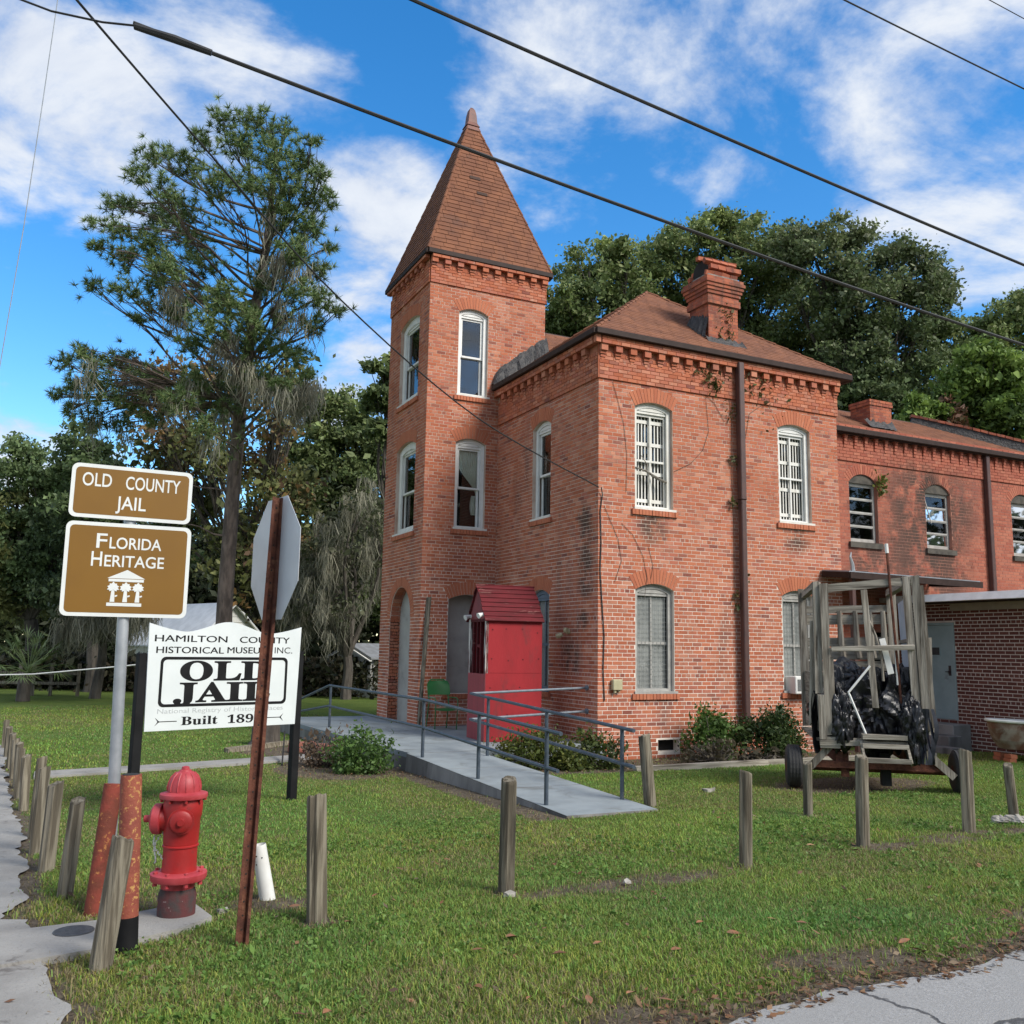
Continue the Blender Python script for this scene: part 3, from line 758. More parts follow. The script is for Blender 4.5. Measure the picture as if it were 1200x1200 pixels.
def window(F, h, parent, fmat=WHITE, kind='sash', fw_=.085, dep=.125, ledge=WHITE):
    w = frame_mesh(F, h, .002, fw_, -dep, -dep+.05, 'window', fmat, parent)
    sill_bricks(F, h, w, ledge)
    top = h.zs-.10
    # arched head board
    hb = h.loop(inset=fw_*.9); hb = [q for q in hb if q[1] > top-.001]
    hb = [(h.c+h.w/2-fw_*.9, top)]+hb+[(h.c-h.w/2+fw_*.9, top)]
    m1 = MB(); m1.prism(hb, F, -dep-.02, -dep+.025); m1.build('head_board', fmat, w)
    m1 = MB(); lp = [(h.c+(h.w/2-fw_-.05)*math.cos(math.pi*i/10), top+.05+(.07)*math.sin(math.pi*i/10)) for i in range(11)]
    m1.prism(lp, F, -dep+.026, -dep+.038); m1.build('head_panel', fmat, w)
    a0, a1, zb, zt = h.a0+fw_, h.a1-fw_, h.z0+.045, top
    mid = (zb+zt)/2
    if kind in ('sash', 'curtain'):
        for s_, (p, q, dd_) in enumerate(((mid-.02, zt, -dep-.005), (zb, mid+.02, -dep-.045))):
            m2 = MB(); st = .055
            F.box(m2, a0, a0+st, p, q, dd_-.035, dd_); F.box(m2, a1-st, a1, p, q, dd_-.035, dd_)
            F.box(m2, a0+st, a1-st, p, p+.045, dd_-.034, dd_-.001+(.012 if s_ == 0 else 0)); F.box(m2, a0+st, a1-st, q-.045, q, dd_-.034, dd_-.001)
            sa = m2.build('sash', fmat, w)
            m2 = MB(); F.box(m2, a0+st, a1-st, p+.045, q-.045, dd_-.022, dd_-.018); m2.build('pane', GLASS, sa)
    if kind == 'bars':
        # two-light sash outside, flat-iron jail cage behind it
        m2 = MB(); dd_ = -dep-.01; st = .035
        F.box(m2, a0, a0+st, zb, zt, dd_-.03, dd_); F.box(m2, a1-st, a1, zb, zt, dd_-.03, dd_)
        F.box(m2, a0+st, a1-st, zt-.05, zt, dd_-.031, dd_-.001); F.box(m2, a0+st, a1-st, zb, zb+.06, dd_-.031, dd_-.001)
        F.box(m2, a0+st, a1-st, mid-.02, mid+.02, dd_-.031, dd_+.01)
        c_ = (a0+a1)/2; F.box(m2, c_-.016, c_+.016, zb+.06, zt-.05, dd_-.029, dd_+.004)
        sa = m2.build('sash', fmat, w)
        n = 9
        for i in range(n):
            x = a0+st+.015+(a1-a0-2*st-.03)*i/(n-1)
            m2 = MB(); F.box(m2, x-.013, x+.013, zb, zt, dd_-.075, dd_-.062); m2.build('bar', WHITE, w)
        for z in (zb+.16, zb+.16+(zt-zb)*.29, zb+.16+(zt-zb)*.60, zt-.14):
            m2 = MB(); F.box(m2, a0+.01, a1-.01, z-.035, z+.035, dd_-.060, dd_-.050); m2.build('cross_bar', WHITE, w)
        m2 = MB(); F.box(m2, a0, a1, zb, zt, dd_-.16, dd_-.155); m2.build('pane', GLASS, w)
    if kind == 'screen':
        m2 = MB(); dd_ = -dep-.005; c_ = (a0+a1)/2
        F.box(m2, a0, a1, mid-.025, mid+.025, dd_-.03, dd_); F.box(m2, c_-.014, c_+.014, zb, mid-.025, dd_-.03, dd_-.002); F.box(m2, c_-.014, c_+.014, mid+.025, zt, dd_-.03, dd_-.002)
        F.box(m2, a0, a1, zb, zb+.05, dd_-.031, dd_-.003); sa = m2.build('sash', fmat, w)
        m2 = MB(); F.box(m2, a0, a1, zb, zt, dd_-.045, dd_-.038); m2.build('screen', SCREEN, w)
        m2 = MB(); wv = .0025
        for i in range(8):
            x = a0+(a1-a0)*(i+.5)/8; F.box(m2, x-wv, x+wv, zb, zt, dd_+.002, dd_+.006)
        for i in range(20):
            z = zb+(zt-zb)*(i+.5)/20; F.box(m2, a0, a1, z-wv, z+wv, dd_+.007, dd_+.010)
        m2.build('wire_mesh', SCREENW, w)
    return w
SCREEN = pmat('grey_screen', (.27, .28, .265), (.20, .21, .20), 3.5, .75, .3, c3=(.33, .34, .325), scale3=9, lo3=.55, hi3=.7, fine=150)
SCREENW = pmat('wire', (.24, .25, .24), (.19, .20, .19), 20, .7, 0)
FRAMEG = pmat('dull_frame_paint', (.38, .37, .34), (.29, .28, .26), 8, .7, .2, c3=(.22, .20, .18), scale3=6, lo3=.6, hi3=.75)
BLUEGREY = pmat('blue_grey_screen', (.13, .17, .22), (.11, .145, .19), 4, .7, .1, fine=120)
window(FR, hA, wall, WHITE, 'bars'); window(FR, hB, wall, WHITEC, 'bars')
window(FR, hC, wall, FRAMEG, 'screen', ledge=FRAMEG)
wD = window(FR, hD, wall, FRAMEG, 'screen', ledge=FRAMEG)
window(FL, hE, wall, WHITEC, 'sash'); wF = window(FL, hF, wall, BLUEGREY, 'screen', ledge=BLUEGREY)
window(FT, hG, twall, WHITEC, 'sash'); wH = window(FT, hH, twall, WHITEC, 'curtain')
window(FTL, hJ, twall, WHITEC, 'sash', fw_=.16); window(FTL, hK, twall, WHITE, 'sash', fw_=.16)
sill_bricks(FT, hI, twall, None)
# tied-back curtain
CURT = pmat('pale_green_curtain', (.84, .88, .78), (.76, .80, .70), 4, .9, 0)
rows = []
for i in range(13):
    f_ = i/12; z = 6.42-f_*1.05
    wl = .83+.50*sst(np.array(f_), .15, 1.0)**1.3; wr = 1.39
    rows.append([FT.pt(wl+(wr-wl)*k/36, z, -.20+.014*math.sin(k*1.55+f_)) for k in range(37)])
mb = MB()
for i in range(12): mb.strip(rows[i], rows[i+1])
rows = []
for i in range(9):
    f_ = i/8; z = 5.40-f_*.45; hw = .05+.035*math.sin(f_*3); rows.append([FT.pt(1.30-hw+2*hw*k/12, z, -.26+.012*math.sin(k*1.7)) for k in range(13)])
for i in range(8): mb.strip(rows[i], rows[i+1])
mb.build('curtain', CURT, wH, smooth=True)

# cornices: projecting band, corbels, top courses
cor = {}
def cornice(F, a0, a1, zs, pitch, parent, key, bmat=BRICK, n0=.16, first=True, last=True, th=.66, corbw=.145, thin=False, noind=False):
    mb_ = MB(); zt = zs+.815*th/.66*.99
    zg = zt-.285*th/.66
    F.box(mb_, a0, a1, zs, zg, -.05, .028); F.box(mb_, a0, a1, zg, zt-.01, -.05, .004)
    band = mb_.build('cornice_band', bmat, parent)
    Fb = Frame(F.pt(0, 0, .028), F.u, F.n)
    zc0 = zs+.19*th/.66
    brick_wall(Fb, a0, a1, zs+.004, zg, [], key, bmat, noind=True, dmin=.006, dmax=.010)
    # top courses stand out over the corbels
    mb_ = MB(); F.box(mb_, a0, a1, zt-.155*th/.66, zt, .0285, .135); tp = mb_.build('cornice_top', bmat, parent)
    Ft = Frame(F.pt(0, 0, .135), F.u, F.n)
    brick_wall(Ft, a0, a1, zt-.152*th/.66, zt, [], key, bmat, noind=True, dmin=.006, dmax=.010)
    # corbel mesh
    kk = (thin, corbw, bmat.name, round(th, 3))
    if kk not in cor:
        m_ = MB(); h = .155*th/.66; z = 0
        steps = [(corbw, h*.82, .115), (corbw*.97, .06, .072), (corbw*.74, .06, .052), (corbw*.45, .06, .040)] if not thin else \
                [(.15, .075, .10), (.085, .07, .095), (.08, .07, .08), (.075, .07, .066), (.07, .07, .052)]
        for w_, hh, pr in steps:
            m_.box(-w_/2, w_/2, -pr+.028, .03, z-hh+.006, z); z -= hh
        me_ = bpy.data.meshes.new('corbel'); me_.from_pydata(m_.v, [], m_.f); me_.materials.append(bmat); me_.update(); cor[kk] = me_
    n = int(round((a1-a0-2*n0)/pitch)); st = (a1-a0-2*n0)/n
    for i in range(n+1):
        o = link('corbel', cor[kk], parent)
        mt = F.mat(); mt.translation = Vector(F.pt(a0+n0+st*i, zt-.158*th/.66, .028)-ORG[parent]); o.matrix_basis = mt
cornice(FR, -.004, MW+.02, ZS, .325, wall, 'main', n0=.07)
cornice(FL, .004, 4.40, ZS, .325, wall, 'main', n0=.39)
cornice(FT, -.004, TW+.02, ZT, .33, twall, 'main', n0=.07, th=.58)
cornice(FTL, .004, TD, ZT, .33, twall, 'main', n0=.39, th=.58)
mb = MB(); mb.box(-.03, .0, -.03, .0, ZS, ZS+.80); mb.box(-.135, -.03, -.134, -.03, ZS+.66, ZS+.80); mb.build('cornice_corner', BRICK, wall)
flush_bricks('main', wall, 300)

# roofs -----------------------------------------------------------------
def tri_roof(name, corners, apex, mat, parent, thick=.05):
    "pyramid of sheets from an eave loop to one apex (or two)"
    mb_ = MB(); n = len(corners)
    mb_.add(list(corners)+[apex], [(i, (i+1) % n, n) for i in range(n)])
    return mb_.build(name, mat, parent)
SH = {}
def shingles(A, B, C_, D_, ex, tw, parent, mat, limit=0, lift=.012, key='shingle', name='shingle'):
    """lay shingle tabs over a roof facet with eave A-B and top edge D_-C_ (D_ above A, C_ above B; equal for a hip).
    returns (full placements, clipped vertex quads)"""
    A, B, C_, D_ = map(lambda q: np.array(q, float), (A, B, C_, D_))
    eu = unit(B-A); nrm_ = unit(np.cross(eu, unit((C_+D_)/2-(A+B)/2)))
    if nrm_[2] < 0: nrm_ = -nrm_
    up_ = np.cross(nrm_, eu); up_ = up_ if up_[2] > 0 else -up_
    H = (D_-A)@up_; full = []; clip = []
    rows_ = int(H/ex)
    for r in range(rows_):
        h0, h1 = r*ex, (r+1)*ex+.012
        l0, l1 = (D_-A)@eu*h0/H, (D_-A)@eu*min(h1, H)/H
        r0 = (B-A)@eu+((C_-B)@eu)*h0/H; r1 = (B-A)@eu+((C_-B)@eu)*min(h1, H)/H
        lo, hi = max(l0, l1), min(r0, r1)
        u = -tw*((r*.5) % 1)-.07*((r*7) % 3)
        while u < (B-A)@eu+tw:
            s_, e_ = u+.004, u+tw-.004
            if s_ >= lo and e_ <= hi: full.append(A+eu*(s_+e_)/2+up_*(h0+h1)/2)
            else:
                q0, q1 = max(s_, l0), min(e_, r0); p0, p1 = max(s_, l1), min(e_, r1)
                if q1-q0 > .03 and p1 >= p0-.02:
                    p1 = max(p1, p0)
                    clip.append([A+eu*q0+up_*h0, A+eu*q1+up_*h0, A+eu*p1+up_*h1, A+eu*p0+up_*h1])
            u += tw
    return full, clip, eu, up_, nrm_, ex+.012, tw-.008
def lay(facets, parent, mat, ex, tw, limit, thick=.011):
    allf = []; V_ = []; 
    for fa in facets:
        full, clip, eu, up_, nr, h, w = shingles(*fa, ex, tw, parent, mat)
        for P in full:
            d = CAM-P; allf.append((max(0, unit(d)@nr)/(d@d), P, eu, up_, nr, h, w))
        for q in clip:
            V_.append([q[0]+nr*thick*1.6, q[1]+nr*thick*1.6, q[2]+nr*.002, q[3]+nr*.002])
    allf.sort(key=lambda q: -q[0])
    org = ORG[parent]
    if limit:
        me_ = MB()
        h, w = allf[0][5], allf[0][6]
        vs_ = [(-w/2, -h/2, thick*1.6), (w/2, -h/2, thick*1.6), (w/2, h/2, .002), (-w/2, h/2, .002), (-w/2, -h/2, 0), (w/2, -h/2, 0)]
        sm = bpy.data.meshes.new('shingle'); sm.from_pydata(vs_, [], [(0, 1, 2, 3), (4, 5, 1, 0)]); sm.materials.append(mat); sm.update()
    for i, (_, P, eu, up_, nr, h, w) in enumerate(allf):
        if i < limit:
            o = link('shingle', sm, parent); P = P-org
            x_, y_, z_ = eu, up_, nr
            if np.cross(x_, y_)@z_ < 0: x_ = -x_
            o.matrix_basis = Matrix(((x_[0], y_[0], z_[0], P[0]), (x_[1], y_[1], z_[1], P[1]), (x_[2], y_[2], z_[2], P[2]), (0, 0, 0, 1)))
        else:
            a, b_ = eu*w/2, up_*h/2; tk = thick*(1.3+.6*random.random())
            V_.append([P-a-b_+nr*tk, P+a-b_+nr*tk, P+a+b_+nr*.002, P-a+b_+nr*.002])
    q = np.array(V_).reshape(-1, 4, 3)
    # add a front lip to each
    lip = np.stack([q[:, 0], q[:, 1], q[:, 0]*1, q[:, 1]*1], 1)
    nrs = unit((0, 0, 1)); lip[:, 2:, 2] -= thick*1.4
    n = len(q)
    vs_ = np.concatenate([q.reshape(-1, 3), lip[:, 2:].reshape(-1, 3)])-org
    f1 = np.arange(n*4).reshape(n, 4); i4 = np.arange(n)*4; i2 = n*4+np.arange(n)*2
    f2 = np.stack([i2, i2+1, i4+1, i4], 1)
    o = link('shingle_courses', mesh_np('shingle_courses', vs_, np.concatenate([f1, f2]), mat), parent); tag(o, kind='stuff')
def hips(pts, parent, mat, w=.16):
    mb_ = MB()
    for p, q in pts:
        p, q = np.array(p), np.array(q); n = int(np.linalg.norm(q-p)/.28); d = (q-p)/n
        for i in range(n):
            a, b_ = p+d*i, p+d*(i+1.12)
            mb_.tube([a+(0, 0, .012), b_+(0, 0, -.002)], [w*.30, w*.24], 6)
    return mb_.build('hip_caps', mat, parent)
# tower spire
tx0, tx1, ty0, ty1, tz = -1.775-.115, -1.773+TW+.115, 4.457-.115, 4.457+TD+.115, 10.955
ap = np.array([-.29, 5.83, 15.45])
tc4 = [(tx0, ty0, tz), (tx1, ty0, tz), (tx1, ty1, tz), (tx0, ty1, tz)]
troof = tri_roof('tower_roof', tc4, tuple(ap), ROOF_BASE, jail)
fac = []
for i in range(4):
    A, B = np.array(tc4[i]), np.array(tc4[(i+1) % 4]); f_ = .955
    fac.append((A, B, B+(ap-B)*f_, A+(ap-A)*f_))
lay(fac, troof, ROOF, .128, .305, 300)
hips([(tc4[i], np.array(tc4[i])+(ap-np.array(tc4[i]))*.95) for i in range(4)], troof, ROOF, .12)
mb = MB(); F0 = .917
def sq(f_, g=0.0, z=None):
    c = np.array([ap[0], ap[1]]); out = []
    for q in tc4:
        p = np.array(q)+(ap-np.array(q))*f_; out.append(np.array([p[0]+np.sign(p[0]-c[0])*g, p[1]+np.sign(p[1]-c[1])*g, p[2] if z is None else z]))
    return out
rings = [sq(.895, .035), sq(.925, .035), sq(.9251, .06), sq(.95, .045), sq(.95, .035, 15.45), sq(.955, .005, 15.60), sq(.985, -.005, 15.66)]
rings[4] = [np.array([ap[0]+s*.105, ap[1]+k*.105, 15.45]) for s, k in ((-1, -1), (1, -1), (1, 1), (-1, 1))]
rings[5] = [np.array([ap[0]+s*.075, ap[1]+k*.075, 15.60]) for s, k in ((-1, -1), (1, -1), (1, 1), (-1, 1))]
rings[6] = [np.array([ap[0]+s*.035, ap[1]+k*.035, 15.665]) for s, k in ((-1, -1), (1, -1), (1, 1), (-1, 1))]
for i in range(6): mb.strip(rings[i], rings[i+1], close=True)
mb.add(rings[6], [(0, 1, 2, 3)])
mb.build('spire_cap', pmat('rusty_spire_cap', (.17, .06, .04), (.12, .045, .033), 5, .6, .2, c3=(.07, .04, .035), scale3=3), troof, bevel=.008)
for dz in (13.38, 12.93):                                    # two lost tabs
    f_ = (dz-tz)/(ap[2]-tz); P = np.array([-.45+(13.4-dz)*.30, ty0+(ap[1]-ty0)*f_, dz]); mb = MB()
    mb.obox(P, (1, 0, 0), unit((0, (ap[1]-ty0), ap[2]-tz)), unit(np.cross((1, 0, 0), (0, (ap[1]-ty0), ap[2]-tz))), .14, .045, .026); mb.build('missing_tab', ROOF_BASE, troof)
def gutter(pts, parent, name='gutter', h=.12, out=.10):
    mb_ = MB()
    n = len(pts)
    for i in range(n-1):
        p, q = np.array(pts[i]), np.array(pts[i+1]); mb_.bar(p, q, out, h)
    return mb_.build(name, GUTTER, parent, bevel=.012)
g4 = [np.array(q)+(0, 0, -.045) for q in tc4]
gutter([g4[3], g4[0]], troof); gutter([g4[0], g4[1]], troof); gutter([g4[1], g4[2]], troof)
sf = MB(); sf.box(tx0+.01, tx1-.01, ty0+.01, ty1-.01, 10.86, 10.875); sf.build('soffit', GUTTER, troof)
# main hip roof
ez = 7.945
mc = [(-.17, -.17, ez), (MW+.32, -.17, ez), (MW+.32, MD+.17, ez), (-.17, MD+.17, ez)]
ma = np.array([3.05, 2.85, 10.30])
mroof = tri_roof('main_roof', mc, tuple(ma), ROOF_BASE, jail)
lay([(np.array(mc[i]), np.array(mc[(i+1) % 4]), ma, ma) for i in range(4)], mroof, ROOF, .125, .305, 0, thick=.009)
hips([(mc[i], ma) for i in range(4)], mroof, ROOF, .13)
g4 = [np.array(q)+(0, 0, -.045) for q in mc]
gutter([(g4[0][0], 4.40, g4[0][2]), g4[0]], mroof); gutter([g4[0], g4[1]], mroof); gutter([g4[1], g4[2]], mroof)
sf = MB(); sf.box(-.16, MW+.31, -.16, 4.3, 7.852, 7.868); sf.build('soffit', GUTTER, mroof)
# lower roof behind the tower
br = [(-.6, 5.5, 9.0), (5.2, 5.5, 9.0), (5.2, 8.2, 10.99), (-.6, 8.2, 10.99), (-.6, 11.0, 8.6), (5.2, 11.0, 8.6)]
mb = MB(); mb.add(br, [(0, 1, 2, 3), (3, 2, 5, 4)]); rroof = mb.build('rear_roof', ROOF_BASE, jail)
lay([(br[0], br[1], br[2], br[3])], rroof, ROOF, .125, .305, 0, thick=.009)
# tarred flashing up the tower wall
sl_ = (ma[2]-ez)/(ma[0]+.17)
mb = MB(); n = 26; A, B, C2, D2 = [], [], [], []
for i in range(n+1):
    x = -.20+i*(1.42/n); z = ez+(x+.17)*sl_
    hh = .30*min(1, i/3)**.6+random.uniform(-.03, .04)+(.05 if i > 10 else 0)
    A.append((x, 4.30-.10*random.random(), z+.01)); B.append((x, 4.345+random.uniform(-.015, .015), z+.06+hh*.55)); C2.append((x, 4.42, z+.05+hh)); D2.append((x, 4.449, z+.03+hh))
mb.strip(A, B); mb.strip(B, C2); mb.strip(C2, D2); mb.build('tar_flashing', TAR, mroof, smooth=True)

# chimney ---------------------------------------------------------------
cx0, cx1, cy0, cy1 = 2.93, 3.70, .42, 1.05
chim = MB(); chim.box(cx0, cx1, cy0, cy1, 7.9, 9.80); chim = chim.build('chimney', MORTAR_WING, jail)
def ringbricks(x0, x1, y0, y1, z0, n, key, pr=0.0):
    for F, w_ in ((Frame((x0-pr, y0-pr, 0), (1, 0, 0), (0, -1, 0)), x1-x0+2*pr), (Frame((x0-pr, y0-pr, 0), (0, 1, 0), (-1, 0, 0)), y1-y0+2*pr),
                  (Frame((x1+pr, y0-pr, 0), (0, 1, 0), (1, 0, 0)), y1-y0+2*pr), (Frame((x0-pr, y1+pr, 0), (1, 0, 0), (0, 1, 0)), x1-x0+2*pr)):
        brick_wall(F, 0, w_, z0, z0+n*CH+.001, [], key, BRICK_CHIM)
ringbricks(cx0, cx1, cy0, cy1, 7.95, 17, 'chim')
z = 9.20
for n_, pr in ((2, .045), (1, .02), (1, .05), (1, .075), (1, .10), (1, .125), (1, .10)):
    mb = MB(); mb.box(cx0-pr, cx1+pr, cy0-pr, cy1+pr, z, z+n_*CH-.002); mb.build('chimney_course', MORTAR_WING, chim)
    ringbricks(cx0, cx1, cy0, cy1, z+.004, n_, 'chim', pr); z += n_*CH
cap = MB(); cap.lathe([(.42, 0), (.36, .10), (.30, .13)], (3.315, .735, z), 4); 
for q in range(len(cap.v)):
    v_ = np.array(cap.v[q])-(3.315, .735, 0); c45 = math.cos(math.pi/4); vv = (v_[0]*c45-v_[1]*c45, v_[0]*c45+v_[1]*c45); cap.v[q] = (3.315+vv[0]*1.45, .735+vv[1]*1.2, v_[2])
cap.build('mortar_cap', pmat('cap_mortar', (.20, .185, .165), (.10, .095, .08), 7, .95, .8, fine=30), chim)
hood = MB(); zc = z+.20                                          # brick hood, open at the left end
for i in range(9):
    a = math.pi*(-.10+1.2*i/8)
    for j in range(4):
        if j == 0 and i in (2, 3): continue
        xj = cx0-.04+.205*j+(.1 if i % 2 else 0)
        P = np.array([min(xj+.1, cx1+.03), .735+.30*math.cos(a), zc+.30*math.sin(a)])
        hood.obox(P, (1, 0, 0), (0, -math.sin(a), math.cos(a)), (0, math.cos(a), math.sin(a)), .098, .052, .045, .006)
hood.build('chimney_hood', BRICK_CHIM, chim)
hd = MB(); hd.lathe([(.255, 0), (.255, .62)], (cx0+.05, .735, zc), 14, (1, 0, 0)); hd.build('flue', DARK, chim)
fb = MB(); sl2 = (ma[2]-ez)/(ma[1]+.17)
pr = []
for i in range(20):
    f_ = i/19; y = cy0-.03+f_*(cy1-cy0-.05); zr = ez+(y+.17)*sl2; pr.append(((cx0-.10-.06*random.random(), y, zr+.02), (cx0-.014, y, zr+.26+.30*(1-f_)*random.uniform(.6, 1))))
fb.strip([q[0] for q in pr], [q[1] for q in pr])
pr = []
for i in range(20):
    x = cx0-.1+i*(cx1-cx0+.2)/19; zr = ez+(cy0-.16+.17)*sl2; pr.append(((x, cy0-.16-.05*random.random(), zr-.02), (x, cy0-.012, zr+.15+.08*random.random())))
fb.strip([q[0] for q in pr], [q[1] for q in pr]); fb.build('tar_flashing', TAR, chim, smooth=True)
flush_bricks('chim', chim, 130)

# downpipe, boxes, wires on the wall
dp = MB(); dp.box(3.20, 3.335, -.20, -.06, 5.0, 7.80); dp.box(3.195, 3.34, -.205, -.055, 4.96, 5.02); dp.box(3.205, 3.33, -.195, -.065, .62, 4.96)
dpo = dp.build('downpipe', DOWNP, jail, bevel=.015)
bx = MB(); bx.obox((3.27, -.17, .56), (1, 0, 0), unit((0, 1, .8)), unit((0, -.8, 1)), .065, .06, .14); bx.build('pipe_elbow', DOWNP, dpo)
jb = MB(); FR.box(jb, .27, .47, 1.235, 1.43, .01, .10); j_ = jb.build('junction_box', TAN, jail, bevel=.012)
jb = MB(); jb.tube([FR.pt(.33, 1.24, .05), FR.pt(.33, 1.19, .05)], .028, 8); jb.tube([FR.pt(.42, 1.24, .05), FR.pt(.42, 1.20, .05)], .022, 8); jb.build('conduit_stub', TAN, j_)
lm = MB(); lm.tube([FL.pt(1.05, 2.29, .0), FL.pt(1.05, 2.29, .05)], .05, 10); lm.tube([FL.pt(1.05, 2.29, .05), FL.pt(1.0, 2.30, .13)], .025, 8)
lm.tube([FL.pt(.93, 2.31, .11), FL.pt(.98, 2.31, .14)], .055, 10); lm.build('flood_lamp_bracket', TAN, jail)
lh = MB(); lh.lathe([(.035, 0), (.05, .06), (.045, .13)], FL.pt(1.10, 2.24, .12), 12, (-.6, .5, -.3)); lh.build('flood_lamp_bracket', TAN, jail)
def wire(name, pts, r, parent, mat=CABLE, n=5):
    mb_ = MB(); mb_.tube(pts, r, n); return mb_.build(name, mat, parent, smooth=True)
wire('wall_cable', [FR.pt(.02, 4.93, .07), FR.pt(.07, 4.8, .03), FR.pt(.03, 4.5, .022), FR.pt(.05, 3.9, .022), FR.pt(.03, 3.4, .022), FR.pt(.08, 2.7, .022), FR.pt(.12, 2.2, .022), FR.pt(.10, 1.6, .022), FR.pt(.13, 1.05, .022)], .011, jail)
for pts in ([(.35, 3.2), (.5, 3.6), (.42, 4.0), (.22, 4.4), (.12, 4.6)], [(1.0, 2.9), (1.06, 3.3), (.98, 3.7), (.75, 4.1), (.5, 4.3)], [(1.15, 3.3), (1.2, 3.55), (1.1, 3.9)],
            [(.6, 4.9), (.62, 5.6), (.55, 6.2), (.4, 6.7), (.3, 7.0)], [(1.7, 5.4), (2.1, 5.6), (2.4, 5.9), (2.55, 6.3), (2.5, 6.9)], [(3.12, 3.2), (3.14, 4.5), (3.10, 5.5), (3.13, 6.6), (3.05, 7.3)], [(3.40, 5.0), (3.42, 6.0), (3.6, 6.8), (4.2, 7.2)], [(2.4, 7.1), (2.7, 6.9), (2.95, 6.55)]):
    wire('dry_vine', [FR.pt(a, z_, .015) for a, z_ in pts], .0045, jail, VINE, 4)
wire('fallen_branch', [FR.pt(.86, 5.42, -.06), FR.pt(1.1, 5.36, -.05), FR.pt(1.35, 5.24, -.04), FR.pt(1.55, 5.17, -.02)], [.012, .02, .03, .02], jail, WOODG, 6)
wire('fallen_branch', [FR.pt(1.1, 5.36, -.05), FR.pt(1.12, 5.5, -.05), FR.pt(.98, 5.66, -.05)], [.014, .01, .006], jail, WOODG, 5)
# window air conditioner
F = FR; ac = MB(); F.box(ac, 4.45, 5.06, 1.15, 1.50, -.10, .22); a_ = ac.build('air_conditioner', WHITEC, jail, bevel=.015)
ac = MB()
for i in range(7): F.box(ac, 4.50+.03*i, 4.515+.03*i, 1.21, 1.44, .221, .228)
for i in range(9): F.box(ac, 4.76, 5.03, 1.20+.03*i, 1.213+.03*i, .221, .228)
ac.build('grille', pmat('dark_grille', (.07, .075, .08), None, 8, .6), a_)

# vine leaves on the cornice and chimney
def leaf_quads(C_, size, cols, flat=None, aspect=.5, jit=.35):
    C_ = np.asarray(C_, float); n = len(C_)
    a = rng.normal(size=(n, 3)); 
    if flat is not None: a = a*(1-np.abs(np.asarray(flat))*.0)
    a /= np.linalg.norm(a, axis=1)[:, None]
    b_ = rng.normal(size=(n, 3)); b_ -= a*(a*b_).sum(1)[:, None]; b_ /= np.linalg.norm(b_, axis=1)[:, None]
    s_ = (size*np.exp(rng.normal(0, .38, n)))[:, None]
    v_ = np.stack([C_-a*s_, C_+b_*s_*aspect, C_+a*s_, C_-b_*s_*aspect], 1).reshape(-1, 3)
    f_ = np.arange(4*n).reshape(n, 4)
    return v_, f_, np.repeat(cols, 4, 0)
def leaf_obj(name, C_, size, pal, parent=None, mat=None, aspect=.5, org=None, extra=None, cl=None):
    C_ = np.asarray(C_, float); pal = np.asarray(pal, float); n = len(C_)
    k = rng.integers(0, len(pal), n) if cl is None else cl
    cols = pal[k]*rng.uniform(.75, 1.25, (n, 1))
    v_, f_, c_ = leaf_quads(C_, size, cols, aspect=aspect)
    o_ = ORG[parent] if parent is not None else (np.zeros(3) if org is None else np.array(org))
    me_ = mesh_np(name, v_-o_, f_, mat or LEAF); set_col(me_, c_)
    o = link(name, me_, parent)
    if parent is None and org is not None: o.location = org; ORG[o] = np.array(org)
    return o
P_ = []
for c_, r_, n in (((2.62, 7.30), .22, 70), ((2.35, 7.5), .2, 30), ((3.9, 7.35), .55, 80), ((3.12, 5.8), .12, 25), ((3.1, 4.9), .12, 18), ((3.12, 6.8), .2, 30), ((3.4, 3.4), .15, 14), ((3.15, 2.9), .15, 18)):
    q = rng.normal(0, 1, (n, 2))*r_*.6; P_ += [FR.pt(c_[0]+a, c_[1]+b_*1.1, .06+.03*random.random()) for a, b_ in q]
leaf_obj('wall_vine', P_, .04, [(.06, .08, .02), (.10, .08, .03), (.13, .10, .04)], jail)
P_ = [(cx0+.2+.45*random.random()+.06*math.sin(i), cy0-.03, 8.1+1.4*random.random()) for i in range(90)]+[(cx0+.55+rng.normal(0, .06), cy0-.03, 8.2+.9*random.random()) for i in range(60)]
leaf_obj('chimney_vine', P_, .032, [(.07, .08, .025), (.15, .12, .05)], jail)
# ------------------------------------------------------------------ rear cell wing (two storeys)
wing = thing('cell_wing', 'lower rear wing of the red brick jail with square awning windows and soot stained wall', 'building', (6.0, .6, 0))
FW = Frame((6.0, .6, 0), (1, 0, 0), (0, -1, 0))
WL, WZ, WS = 9.5, 6.90, 6.27
w1, w2, w3 = Hole(.93, 1.80, 4.44, 5.80, .20, .22, sill=.13, sillx=.06), Hole(3.36, 4.22, 4.44, 5.78, .22, .22, sill=.13, sillx=.06), Hole(6.42, 7.28, 4.44, 5.80, .22, .22, sill=.13, sillx=.06)
wdoor = Hole(1.35, 2.25, .35, 2.45, 0, sill=0)
wwall = build_walls('wall', [(FW, rect(.02, WL, -.2, WZ), [w1, w2, w3, wdoor], .2),
    (Frame((6.0+WL, .6, 0), (0, 1, 0), (1, 0, 0)), rect(0, 6, -.2, WZ), [], 0)], MORTAR_WING, wing)
brick_wall(FW, .02, WL, 0, WS, [w1, w2, w3, wdoor], 'wing', BRICK_WING)
